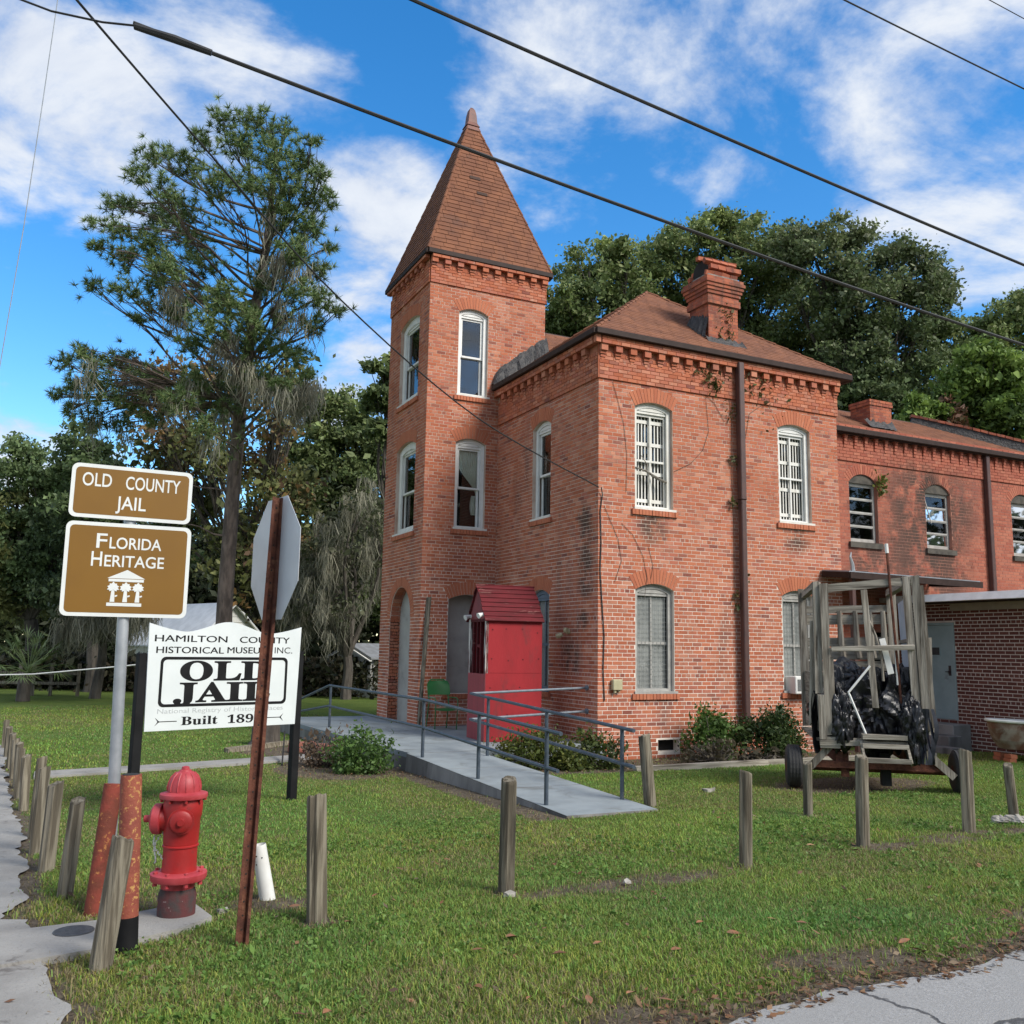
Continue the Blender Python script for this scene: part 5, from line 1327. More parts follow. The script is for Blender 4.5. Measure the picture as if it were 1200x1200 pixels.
for i, (c, r_, lb) in enumerate(bags):
    c_ = T_(*c); mb = bag(c_, r_, i*1.37+.4); o = mb.build('plastic_bag', BAG, None, smooth=True, at=tuple(c_)); o.data.set_sharp_from_angle(angle=rad(24)); tag(o, lb, 'bag', 'plastic bags heaped on the wagon')
# hanging strips of torn plastic
mb = MB()
for k in range(7):
    a = 1.86+.05*k; A = [T_(a+.02*math.sin(i+k), -.14-.05*math.sin(i*.8+k), 1.25-.12*i) for i in range(7)]; B = [p_+ta*(.045+.02*math.sin(i+k*2))+tb*.03*math.sin(k+i) for i, p_ in enumerate(A)]
    mb.strip(A, B)
tag(mb.build('torn_plastic', pmat('dark_blue_plastic', (.012, .013, .02), (.03, .033, .045), 6, .3, .2), None, smooth=True), 'torn strips of dark plastic hanging from the right front corner of the wagon', 'plastic strips')
mb = MB()
for k in range(4):
    a = .36+.03*k; A = [T_(a+.04*math.sin(i*.9+k)-.03*k, -.03+.03*k, 1.45-.12*i) for i in range(8)]; B = [p_+ta*.05+tb*.05 for p_ in A]
    mb.strip(A, B)
tag(mb.build('torn_plastic', BAG, None, smooth=True), 'torn black plastic hanging beside the left boards of the wagon near the air conditioner', 'plastic strips')

# ------------------------------------------------------------------ bathtub on bricks
tub_c = np.array([6.62, -2.80, .06]); tu = unit((.93, -.37, 0)); tv = unit((.37, .93, 0))
tub = thing('bathtub', 'rusty cast iron bathtub with white rim resting on bricks beside the annex', 'bathtub', tuple(tub_c))
def ring_(sc, z_, L0=1.5, Wd=.72, off=0.0, n=32, dip=0):
    out = []
    for k in range(n):
        a = 2*math.pi*k/n; x = math.copysign(abs(math.cos(a))**.75, math.cos(a)); y = math.copysign(abs(math.sin(a))**.85, math.sin(a))
        out.append(tub_c+tu*(L0/2+off+x*L0/2*sc[0])+tv*(y*Wd/2*sc[1])+Z*(z_-dip*(x+1)))
    return out
prof = [((.60, .55), .23), ((.72, .72), .25), ((.86, .86), .40), ((.95, .94), .60), ((.965, .95), .72)]
mb = MB(); rr = [ring_(sc, z_, dip=.03) for sc, z_ in prof]
for i in range(len(rr)-1): mb.strip(rr[i], rr[i+1], close=True)
mb.add(rr[0], [tuple(range(32))]); mb.build('basin', TUBR, tub, smooth=True)
mb = MB(); rr = [ring_(sc, z_, dip=.03) for sc, z_ in (((.965, .95), .715), ((1.02, 1.04), .73), ((1.025, 1.05), .755), ((1.0, 1.0), .775), ((.95, .92), .765), ((.90, .86), .60), ((.75, .70), .38))]
for i in range(len(rr)-1): mb.strip(rr[i], rr[i+1], close=True)
mb.add(rr[-1], [tuple(range(32))]); mb.build('rim', pmat('white_enamel', (.74, .74, .70), (.66, .65, .60), 5, .3, .03), tub, smooth=True)
for i, (a, v_) in enumerate(((.28, -.16), (.28, .16), (1.2, -.16), (1.2, .16))):
    for k in range(2):
        mb = MB(); P = tub_c+tu*(a+.02*k)+tv*v_+Z*(.045+.075*k); mb.obox(P, tu, tv, Z, .06, .10, .034, .002); o = mb.build('support_brick', BRICK_ARCH, None, at=tuple(P)); o.data.transform(Matrix.Identity(4))
        tag(o, ('upper' if k else 'lower')+' loose brick of the pair under the '+('front left', 'rear left', 'front right', 'rear right')[i]+' corner of the bathtub', 'brick', 'bricks under the bathtub')
# ------------------------------------------------------------------ lettering
def text_mesh(body, size, F, a, z, d, mat, parent, width=None, bold=0.0, align='CENTER', name='lettering', xs=None, thick=.002, spacing=1.0, shear=0):
    "letters as real thin geometry standing on the frame F at (a, z)"
    c = bpy.data.curves.new('txt', 'FONT'); c.body = body; c.size = size; c.align_x = align; c.offset = bold; c.extrude = thick/2; c.space_character = spacing; c.shear = shear; c.resolution_u = 4
    o = bpy.data.objects.new('txt', c); COL.objects.link(o); bpy.context.view_layer.update()
    me_ = bpy.data.meshes.new_from_object(o.evaluated_get(bpy.context.evaluated_depsgraph_get()))
    COL.objects.unlink(o); bpy.data.objects.remove(o); bpy.data.curves.remove(c)
    v_ = np.zeros(len(me_.vertices)*3, np.float32); me_.vertices.foreach_get('co', v_); v_ = v_.reshape(-1, 3)
    if width:
        w0, w1_ = v_[:, 0].min(), v_[:, 0].max(); k = width/(w1_-w0); v_[:, 0] = (v_[:, 0]-(w0+w1_)/2)*k
    elif xs: v_[:, 0] *= xs
    out = np.array([F.pt(a+p[0], z+p[1], d+p[2]) for p in v_])-ORG[parent]
    me_.vertices.foreach_set('co', out.astype(np.float32).ravel()); me_.materials.clear(); me_.materials.append(mat); me_.update(); me_.name = name
    return link(name, me_, parent)
def rrect(a0, a1, z0, z1, r, n=5):
    out = []
    for cx_, cz_, s0 in ((a1-r, z0+r, -90), (a1-r, z1-r, 0), (a0+r, z1-r, 90), (a0+r, z0+r, 180)):
        out += [(cx_+r*math.cos(rad(s0+90*i/n)), cz_+r*math.sin(rad(s0+90*i/n))) for i in range(n+1)]
    return out
# ------------------------------------------------------------------ brown heritage signs
FS = Frame((-8.42, -7.42, 0), (1, 0, 0), (0, -1, 0))
gp_ = thing('sign_post', 'galvanised round pipe carrying the two brown signs', 'post', (-8.40, -7.36, .17))
mb = MB(); mb.tube([(-8.375, -7.36, .15), (-8.415, -7.365, 2.10), (-8.425, -7.37, 3.16)], .040, 16); mb.build('pipe', GALV, gp_, smooth=True)
mb = MB(); 
for z_ in (2.3, 2.65, 2.9, 3.1): FS.box(mb, -.05, .05, z_-.015, z_+.015, -.018, -.006)
mb.build('bracket', GALV, gp_)
def sign_panel(name, label, a0, a1, z0, z1, tilt):
    t_ = thing(name, label, 'sign', tuple(FS.pt((a0+a1)/2, z0, 0)))
    F = Frame(FS.pt((a0+a1)/2, (z0+z1)/2, 0), unit((math.cos(tilt), 0, math.sin(tilt))), FS.n)
    F2 = F
    class TF(Frame):
        def pt(s, a, z, d=0): return s.o+s.u*a+np.cross(s.u, np.array([0, -1.0, 0]))*-1*z*-1+s.n*d if False else s.o+s.u*a+s.w*z+s.n*d
    T2 = TF(F.o, F.u, F.n); T2.w = np.array([-math.sin(tilt), 0, math.cos(tilt)])
    w, h = (a1-a0)/2, (z1-z0)/2
    mb_ = MB(); mb_.prism(rrect(-w, w, -h, h, .045), T2, -.004, 0); mb_.build('sheet', SIGNW, t_)
    mb_ = MB(); mb_.prism(rrect(-w+.026, w-.026, -h+.026, h-.026, .03), T2, .0003, .0012); mb_.build('face', SIGNBR, t_)
    return t_, T2
s1_, T1 = sign_panel('brown_sign', 'upper brown sign reading OLD COUNTY JAIL on a galvanised pipe', -.405, .405, 2.812, 3.195, rad(-.2))
text_mesh('OLD', .135, T1, -.238, .035, .0012, SIGNW, s1_, width=.19, bold=.0012); text_mesh('COUNTY', .135, T1, .135, .030, .0012, SIGNW, s1_, width=.37, bold=.0012)
text_mesh('JAIL', .135, T1, -.005, -.118, .0012, SIGNW, s1_, width=.20, bold=.0012)
s2_, T2_ = sign_panel('brown_sign', 'lower brown sign reading FLORIDA HERITAGE with a white temple emblem', -.41, .42, 2.125, 2.785, rad(.2))
def caps(big, rest, y, size, width, F, par, bold=.0012):
    # large initial, small capitals
    wb = size*.60; wr2 = width-wb-.016
    text_mesh(big, size*1.28, F, -width/2+wb/2, y, .0012, SIGNW, par, width=wb, bold=bold)
    text_mesh(rest, size, F, width/2-wr2/2, y, .0012, SIGNW, par, width=wr2, bold=bold)
caps('F', 'LORIDA', .150, .115, .43, T2_, s2_); caps('H', 'ERITAGE', .022, .115, .48, T2_, s2_)
TE = type(T2_)(T2_.o-T2_.w*.02, T2_.u, T2_.n); TE.w = T2_.w
em = MB(); dd0, dd1 = .0013, .0026; k = .005
em.prism([(-.128, -.040), (.122, -.040), (0, .022)], TE, dd0, dd1); em.prism([(-.118, -.063), (.113, -.063), (.113, -.044), (-.118, -.044)], TE, dd0, dd1)
em.prism([(-.122, -.235), (.107, -.235), (.107, -.212), (-.122, -.212)], TE, dd0, dd1)
for cx_ in (-.085, -.003, .078):
    em.prism([(cx_-.017, -.206), (cx_+.014, -.206), (cx_+.008, -.10), (cx_-.008, -.10)], TE, dd0, dd1)
    for ia, a in enumerate((-70, -35, 0, 35, 70, 110, -110, 145, -145)):
        t_ = rad(a); tip = (cx_+.042*math.sin(t_), -.098+.034*math.cos(t_)-.012*abs(math.sin(t_))); pr = (math.cos(t_)*.011, -math.sin(t_)*.011)
        em.prism([(cx_-pr[0], -.098-pr[1]), (cx_+(tip[0]-cx_)*.6-pr[0], -.098+(tip[1]+.098)*.6-pr[1]), tip, (cx_+(tip[0]-cx_)*.6+pr[0], -.098+(tip[1]+.098)*.6+pr[1]), (cx_+pr[0], -.098+pr[1])], TE, dd0+.0001*ia, dd1+.0003+.0002*ia)
    em.prism([(cx_+.014, -.172), (cx_+.030, -.166), (cx_+.030, -.156), (cx_+.013, -.160)], TE, dd0, dd1)
em.build('temple_emblem', SIGNW, s2_)

# ------------------------------------------------------------------ museum sign
m0, m1_ = np.array([-7.95, -3.3, 0]), np.array([-6.06, -2.75, 0]); mu = unit(m1_-m0); mn = np.array([mu[1], -mu[0], 0])
FM = Frame(m0, mu, mn)
ms = thing('museum_sign', 'white museum sign board reading OLD JAIL between two black posts', 'sign', tuple(m0+(m1_-m0)*.5))
mb = MB(); FM.box(mb, -.045, .055, .0, 1.83, -.05, .05); mb.build('post', BLACK, ms, bevel=.006)
mb = MB(); FM.box(mb, 1.915, 2.01, -.02, 1.87, -.05, .05); mb.build('post', BLACK, ms, bevel=.006)
top = []
for i in range(41):
    f_ = i/40; a = 1.945-(1.945-.035)*f_; q = abs(f_-.5)*2
    z_ = 2.205-.125*sst(np.array(q), 0, .56) if q < .56 else 2.08+.09*((q-.56)/.44)**1.4
    top.append((a, float(z_)))
mb = MB(); mb.prism([(.06, .975), (1.915, .985)]+top, FM, .052, .072); mb.build('board', MUSW, ms)
D = .0725
for w_, sz, a_, z_, wd_ in (('HAMILTON', .105, .5375, 1.965, .86), ('COUNTY', .105, 1.4575, 1.965, .66), ('HISTORICAL', .105, .5325, 1.835, .80), ('MUSEUM', .105, 1.2375, 1.84, .52)):
    text_mesh(w_, sz, FM, a_+.001, z_+.001, D+.0006, BLACK, ms, width=wd_)
text_mesh('HAMILTON', .105, FM, .535, 1.965, D, BLACK, ms, width=.86); text_mesh('COUNTY', .105, FM, 1.455, 1.965, D, BLACK, ms, width=.66)
text_mesh('HISTORICAL', .105, FM, .53, 1.835, D, BLACK, ms, width=.80); text_mesh('MUSEUM', .105, FM, 1.235, 1.84, D, BLACK, ms, width=.52); text_mesh('INC.', .105, FM, 1.71, 1.845, D, BLACK, ms, width=.24)
mb = MB(); A = [FM.pt(*q, D) for q in rrect(.19, 1.775, 1.235, 1.795, .06)]; B = [FM.pt(*q, D) for q in rrect(.222, 1.743, 1.267, 1.763, .045)]
mb.strip(A, B, close=True); A2 = [p_+mn*.002 for p_ in A]; B2 = [p_+mn*.002 for p_ in B]; mb.strip(A2, B2, close=True); mb.strip(A, A2, close=True); mb.build('border', BLACK, ms)
text_mesh('\U0001D40E\U0001D40B\U0001D403', .315, FM, .98, 1.528, D, BLACK, ms, width=1.12, bold=.006)
text_mesh('\U0001D409\U0001D400\U0001D408\U0001D40B', .315, FM, .96, 1.285, D, BLACK, ms, width=1.20, bold=.006)
text_mesh('National Registry of Historic Places', .075, FM, .965, 1.165, D, GREYT, ms, width=1.55)
text_mesh('\U0001D401\U0001D42E\U0001D422\U0001D425\U0001D42D  \U0001D7CF\U0001D7D6\U0001D7D7\U0001D7D1', .135, FM, .97, 1.03, D, BLACK, ms, width=1.0, bold=.001)
mb = MB()
for s_, a0_, a1_ in ((1, .20, .42), (-1, 1.72, 1.52)):
    F = FM; lo_, hi_ = min(a0_, a1_), max(a0_, a1_); F.box(mb, lo_, hi_, 1.072, 1.080, D, D+.002)
    for k in (1, -1): mb.prism([(a0_-.03*s_, 1.076+.045*k), (a0_+.015*s_, 1.076+.006*k), (a0_+.03*s_, 1.076+.002*k), (a0_+.0*s_, 1.076+.002*k)], F, D, D+.002)
mb.build('arrow_ornament', BLACK, ms)

# ------------------------------------------------------------------ stop sign seen from behind, on a rusty post
sp_ = thing('street_sign', 'octagonal traffic sign seen from its grey back on a rusty channel post', 'sign', (-7.73, -8.70, .20))
p0, p1 = np.array([-7.73, -8.70, .18]), np.array([-7.66, -8.73, 2.86]); pd = unit(p1-p0)
vd = unit(np.array([CAM[0], CAM[1], 0])-np.array([-7.7, -8.7, 0])); vs_ = unit(np.cross(vd, Z))
nrm_s = unit(vd*.93+vs_*-.30); sside = unit(np.cross(pd, nrm_s)); nrm_s = np.cross(sside, pd)
sec = [(-.040, .0), (-.024, .002), (-.018, .030), (.018, .030), (.024, .002), (.040, .0), (.040, -.004), (.021, -.003), (.015, .026), (-.015, .026), (-.021, -.003), (-.040, -.004)]
mb = MB(); A = [p0+sside*x+nrm_s*(y*-1+.03) for x, y in sec]; B = [p1+sside*x+nrm_s*(y*-1+.03) for x, y in sec]
mb.strip(A, B, close=True); mb.add(B, [tuple(range(12))]); po = mb.build('post', RUST, sp_)
mb = MB()
for i in range(34):
    P = p0+pd*(.12+.078*i); mb.lathe([(.0055, 0), (.0055, .0015)], P+nrm_s*.0298*0+nrm_s*.0045, 8, nrm_s)
mb.build('post_holes', DARK, po)
# the plate: far edge to the left, near edge to the right, as its perspective shows
hcam = unit(np.array([_fw[0], _fw[1], 0])); rcam = unit(np.array([_rt[0], _rt[1], 0]))
pu = unit(rcam*.589-hcam*.809); pn_ = unit(np.cross(pu, Z)); pn_ = pn_ if pn_@vd > 0 else -pn_
oc = p0+pd*2.305+hcam*.055
Ro = .381/math.cos(math.pi/8)
octa = [(Ro*math.cos(math.pi/8+math.pi/4*i), Ro*math.sin(math.pi/8+math.pi/4*i)) for i in range(8)]
class OF(Frame): pass
FO = Frame(oc-Z*0, pu, pn_)
mb = MB(); mb.prism(octa, FO, -.0025, 0); mb.build('plate', SIGNB, sp_)
FO2 = Frame(oc, pu, pn_); mb = MB(); mb.prism([(x*.995, z_*.995) for x, z_ in octa], FO2, -.0036, -.0027); mb.build('red_face', REDP, sp_)
mb = MB()
for z_ in (-.25, .25): mb.tube([FO.pt(0, z_, .0), FO.pt(0, z_, .012)], .012, 6); 
mb.build('bolt', RUST, sp_)

# ------------------------------------------------------------------ bollards, hydrant, marker
bo = thing('steel_bollard', 'rusty orange pipe bollard with yellow flakes and black foot, nearest the camera', 'bollard', (-8.33, -8.55, .2), 'rusty bollards by the hydrant')
mb = MB(); p, q = np.array([-8.33, -8.55, .15]), np.array([-8.375, -8.53, 1.185]); d = q-p
mb.tube([p+d*.24, p+d*.97, q], [.060, .060, .058], 18); mb.build('pipe', RUSTY, bo, smooth=True)
mb = MB(); mb.tube([p, p+d*.24], .0605, 18); mb.build('black_foot', BLACK, bo, smooth=True)
mb = MB(); mb.lathe([(.050, 0), (.050, .003)], q-(0, 0, .0005), 16); mb.build('hollow_top', DARK, bo)
bo = thing('steel_bollard', 'rusty red pipe bollard just behind the nearer bollard', 'bollard', (-8.47, -7.56, .18), 'rusty bollards by the hydrant')
mb = MB(); mb.tube([(-8.475, -7.60, .12), (-8.405, -7.52, 1.0)], [.062, .060], 18); mb.build('pipe', RUSTR, bo, smooth=True)

hx, hy = -8.0, -7.95; hz0 = gz(0, hy)+.03
hyd = thing('fire_hydrant', 'red fire hydrant with faded pink bonnet and flange', 'hydrant', (hx, hy, hz0))
def lat(name, prof, mat, c=(0, 0, 0), n=28, ax=None, parent=None):
    mb_ = MB(); mb_.lathe(prof, (hx+c[0], hy+c[1], hz0+c[2]), n, ax); return mb_.build(name, mat, parent or hyd, smooth=True)
lat('base', [(.118, -.06), (.118, .13), (.105, .17)], HYDB)
lat('barrel', [(.104, .165), (.106, .20), (.106, .235)], HYDP)
fl_ = lat('flange', [(.106, .215), (.168, .22), (.176, .235), (.176, .262), (.165, .268), (.150, .272), (.112, .275)], HYDP)
mb = MB()
for i in range(8):
    a = 2*math.pi*i/8+.2; P = np.array([hx+.148*math.cos(a), hy+.148*math.sin(a), hz0])
    mb = MB(); mb.lathe([(.014, .270), (.014, .281), (.008, .284)], P, 6); mb.build('bolt', HYDP, fl_); mb = MB(); mb.lathe([(.015, .195), (.015, .218)], P, 6); mb.build('nut', HYDP, fl_)
br_ = lat('barrel', [(.110, .274), (.108, .30), (.106, .41), (.106, .425), (.114, .428), (.114, .436), (.107, .440), (.110, .455), (.114, .60), (.121, .62), (.124, .66), (.124, .70), (.116, .735)], HYDR)
bn_ = lat('bonnet', [(.118, .728), (.148, .730), (.152, .742), (.150, .758), (.125, .765), (.103, .772), (.104, .79), (.100, .825), (.085, .862), (.058, .890), (.040, .898), (.038, .905), (.026, .908), (.024, .925), (.010, .93)], HYDP)
mb = MB()
for i in range(12):
    a = 2*math.pi*i/12; P = [np.array([hx+r_*math.cos(a), hy+r_*math.sin(a), hz0+z_]) for r_, z_ in ((.103, .775), (.105, .80), (.099, .83), (.084, .865), (.060, .889))]; mb.tube(P, .0055, 5)
mb.build('ribs', HYDP, bn_, smooth=True)
mb = MB()
for i in range(8):
    a = 2*math.pi*i/8; mb = MB(); mb.lathe([(.011, .708), (.011, .730)], (hx+.134*math.cos(a), hy+.134*math.sin(a), hz0), 6); mb.build('bolt', HYDR, bn_)
left = -rcam; front = -hcam
la = unit(left+front*.08)
nz_ = lat('pumper_nozzle', [(.075, .06), (.078, .135), (.082, .14)], HYDR, (0, 0, .595), 20, la)
np_ = lat('nozzle_cap', [(.084, .125), (.097, .128), (.099, .145), (.096, .175), (.078, .190), (.045, .197), (.024, .202), (.022, .24), (.013, .244)], HYDP, (0, 0, .595), 20, la, nz_)
lat('gasket_line', [(.0795, .131), (.0795, .1385)], DARK, (0, 0, .595), 20, la, nz_)
fa = unit(front+rcam*.28)
nz_ = lat('hose_nozzle', [(.070, .085), (.076, .120), (.081, .124), (.081, .136)], HYDR, (0, 0, .60), 20, fa)
lat('nozzle_cap', [(.068, .134), (.068, .150), (.058, .157), (.034, .159), (.023, .161), (.021, .182)], HYDR, (0, 0, .60), 20, fa, nz_)
mb = MB()
P0 = np.array([hx, hy, hz0])
for sgn in (0, 1):
    a = P0+la*(.15-.05*sgn)+Z*(.52); e_ = P0+la*(.10+.06*sgn)+Z*(.33)+front*.03
    for i in range(15):
        f_ = i/14; P = a+(e_-a)*f_+front*(.05*math.sin(f_*3))+la*(.02*math.sin(5*f_)); mb.obox(P, la, front if i % 2 else Z, Z if i % 2 else front, .004, .003, .009)
mb.build('chain', GALV, hyd)
wm = thing('plastic_marker', 'leaning white plastic pipe marker with three holes in the grass', 'marker', (-7.36, -7.63, .18))
mb = MB(); p, q = np.array([-7.345, -7.63, .15]), np.array([-7.43, -7.62, .55]); mb.tube([p, q], [.056, .050], 16, cap=False); mb.tube([q, p], [.046, .052], 16, cap=False); mb.build('pipe', WHITEC, wm, smooth=True)
mb = MB()
wd = unit(q-p); wv = unit(-hcam-wd*(-hcam@wd)); wr_ = np.cross(wd, wv)
for f_, o_ in ((.84, -.3), (.80, .45), (.70, -.55)):
    dd_ = unit(wv+wr_*o_); P = p+(q-p)*f_+dd_*.0505; mb.lathe([(.0055, 0), (.0055, .002)], P, 8, dd_)
mb.build('drill_holes', DARK, wm)
mb = MB(); Pm = W(88, 1097, 5.55); zM = gz(0, -8.1)+.0375
mb.lathe([(.115, 0), (.115, .008), (.108, .010)], (-8.60, -8.12, zM-.004), 24); vcov = mb.build('valve_cover', pmat('cast_iron', (.06, .06, .062), (.09, .09, .09), 30, .6, .4, metal=.3), None, at=(-8.60, -8.12, zM)); tag(vcov, 'round dark iron valve cover set in the concrete pad', 'valve cover')

# ------------------------------------------------------------------ wooden posts
posts = [((-7.19, -8.37), (-.04, .01), .78, .062, 'weathered wooden post right of the white plastic marker and the stop sign post'),
 ((-5.76, -8.2), (.01, 0), .80, .057, 'wooden post standing in front of the foot of the concrete ramp'),
 ((-3.54, -8.17), (.02, 0), .76, .053, 'wooden post on the worn strip in front of the dark shrub'),
 ((-1.95, -7.93), (.02, 0), .81, .058, 'wooden post directly in front of the steps of the wagon'),
 ((-.35, -7.8), (.0, 0), .81, .062, 'wooden post in front of the right tyre of the wagon'),
 ((.75, -7.52), (-.07, .0), .60, .05, 'leaning wooden post beside the pale stones at the right edge'),
 ((-1.09, -6.32), (.01, 0), .58, .052, 'short wooden post standing behind the front row and left of the wagon steps'),
 ((-2.31, -5.01), (-.08, .02), .83, .068, 'thick leaning wooden post at the right corner of the ramp foot'),
 ((-8.49, -8.85), (.075, -.02), .68, .055, 'leaning split grey post in front of the rusty bollards'),
 ((-8.64, -7.02), (.04, .0), .66, .052, 'first grey post behind the pad along the left pavement'),
 ((-8.76, -6.0), (.02, .0), .67, .057, 'dark topped post, second behind the pad along the left pavement'),
 ((-8.85, -5.2), (.02, .0), .72, .05, 'pale post, third behind the pad along the left pavement'),
 ((-8.88, -4.4), (.02, .0), .74, .045, 'fourth post behind the pad along the left pavement'),
 ((-9.0, -2.45), (-.02, .0), .60, .05, 'fifth post behind the pad along the left pavement'),
 ((-9.08, -1.3), (-.02, .0), .60, .05, 'sixth post behind the pad along the left pavement'),
 ((-9.13, -.2), (-.02, .0), .58, .05, 'seventh post behind the pad along the left pavement'),
 ((-9.22, .9), (.0, .0), .54, .05, 'eighth post behind the pad along the left pavement'),
 ((-9.30, 2.0), (.0, .0), .52, .05, 'ninth post behind the pad along the left pavement'),
 ((-9.40, 3.5), (.0, .0), .50, .05, 'tenth post behind the pad, near the far end of the left row'),
 ((-9.50, 5.0), (.0, .0), .50, .05, 'farthest small post of the left row along the pavement')]
for i, ((x, y), (lx, ly), h, r_, lab) in enumerate(posts):
    z0_ = gz(0, y); n = 18; mb = MB(); rows = []
    ph = random.random()*9
    for k, f_ in enumerate((0, .985, 1.0)):
        row = []
        for j in range(n):
            a = 2*math.pi*j/n; rr_ = r_*(1+.05*math.sin(3*a+ph)-.16*max(0, math.sin(5*a+2*ph))**8-.10*max(0, math.sin(7*a+ph*3))**10)*(1-.05*f_)*(.95 if f_ == 1.0 else 1)
            sq_ = rr_*(1+.10*abs(math.sin(2*a+ph)))
            row.append((x+lx*f_+sq_*math.cos(a), y+ly*f_+sq_*math.sin(a), z0_-.08+(h+.08)*f_+(.018*math.sin(a+ph)+.006*math.sin(5*a+ph) if f_ > .9 else 0)))
        rows.append(row)
    for k in range(2): mb.strip(rows[k], rows[k+1], close=True)
    mb.add(rows[-1], [tuple(range(n))])
    o = mb.build('wooden_post', WOODP, None, smooth=False, at=(x, y, z0_))
    tag(o, lab, 'post', 'weathered posts round the lawn')

# ------------------------------------------------------------------ cables
def cable(name, label, pts, r_, n=24, sag=None):
    P = np.array(pts); t_ = np.linspace(0, 1, len(P)); co = [np.polyfit(P[:, 0], P[:, k], 2) for k in (1, 2)]
    xs_ = np.linspace(P[0, 0], P[-1, 0], n); q = [(x, np.polyval(co[0], x), np.polyval(co[1], x)) for x in xs_]
    mb_ = MB(); mb_.tube(q, r_, 6); o = mb_.build(name, CABLE, None, smooth=True); return tag(o, label, 'cable', 'overhead cables')
cable('overhead_cable', 'thick black cable crossing in front of the tower spire', [(-8.63, -5.5, 7.86), (-7.87, -5.5, 7.82), (-6.55, -5.5, 7.69), (-4.53, -5.5, 7.48), (-2.12, -5.5, 7.25), (.79, -5.5, 7.01), (4.39, -5.5, 6.76), (9, -5.5, 6.55)], .021, 40)
cable('overhead_cable', 'upper black cable running from the top centre to the right edge', [(-8.5, -6.5, 8.56), (-6.08, -6.5, 8.35), (-5.03, -6.5, 8.26), (-2.85, -6.5, 8.0), (-.22, -6.5, 7.70), (3.03, -6.5, 7.4), (8, -6.5, 7.05)], .019, 30)
cable('overhead_cable', 'thin cable crossing the upper right corner', [(-4, -7.5, 9.52), (-1.31, -7.5, 9.35), (.22, -7.5, 9.26), (1.79, -7.5, 9.18), (6, -7.5, 9.0)], .010, 20)
cable('overhead_cable', 'short bit of thin cable in the extreme top right corner', [(-1, -7.5, 10.36), (1.23, -7.5, 10.24), (1.89, -7.5, 10.2), (5, -7.5, 10.05)], .006, 12)
dr = [W(60, -40, 7.4), W(90, 0, 8), W(250, 185, 10.5), W(400, 352, 13), W(560, 490, 15.6), np.array([-.03, -.06, 4.93])]
q = []
for i in range(len(dr)-1):
    for k in range(6): 
        f_ = k/6; p0_, p1_, p2_, p3_ = dr[max(i-1, 0)], dr[i], dr[i+1], dr[min(i+2, len(dr)-1)]
        q.append(.5*((2*p1_)+(-p0_+p2_)*f_+(2*p0_-5*p1_+4*p2_-p3_)*f_**2+(-p0_+3*p1_-3*p2_+p3_)*f_**3))
q.append(dr[-1]); mb = MB(); mb.tube(q, .012, 6); tag(mb.build('service_wire', CABLE, None, smooth=True), 'black service wire sagging down to the corner of the jail', 'cable', 'overhead cables')
mb = MB(); mb.tube([W(10, -6, 5.9), W(60, 13, 5.9), W(120, 26, 5.9), W(158, 30, 5.9)], .007, 6); tag(mb.build('thin_wire', CABLE, None, smooth=True), 'thin wire joining the thick cable at the top left', 'cable', 'overhead cables')
mb = MB(); mb.tube([W(158, 31, 5.88), W(205, 46, 5.9), W(248, 62, 5.95)], [.021, .027, .021], 8); tag(mb.build('cable_splice', CABLE, None, smooth=True), 'black splice sleeve on the thick cable near the top left', 'cable splice')
mb = MB(); mb.tube([W(72, -30, 14), W(50, 120, 14), W(28, 265, 14), W(-2, 440, 14)], .007, 5); tag(mb.build('guy_wire', GALV, None, smooth=True), 'faint thin guy wire slanting down the left edge of the sky', 'cable', 'overhead cables')
mb = MB(); mb.tube([W(-5, 791, 26), W(40, 790, 26), W(140, 781, 24), W(190, 776, 24)], .018, 5); tag(mb.build('white_line', WHITEC, None, smooth=True), 'white rope line strung above the rail fence at far left', 'rope')
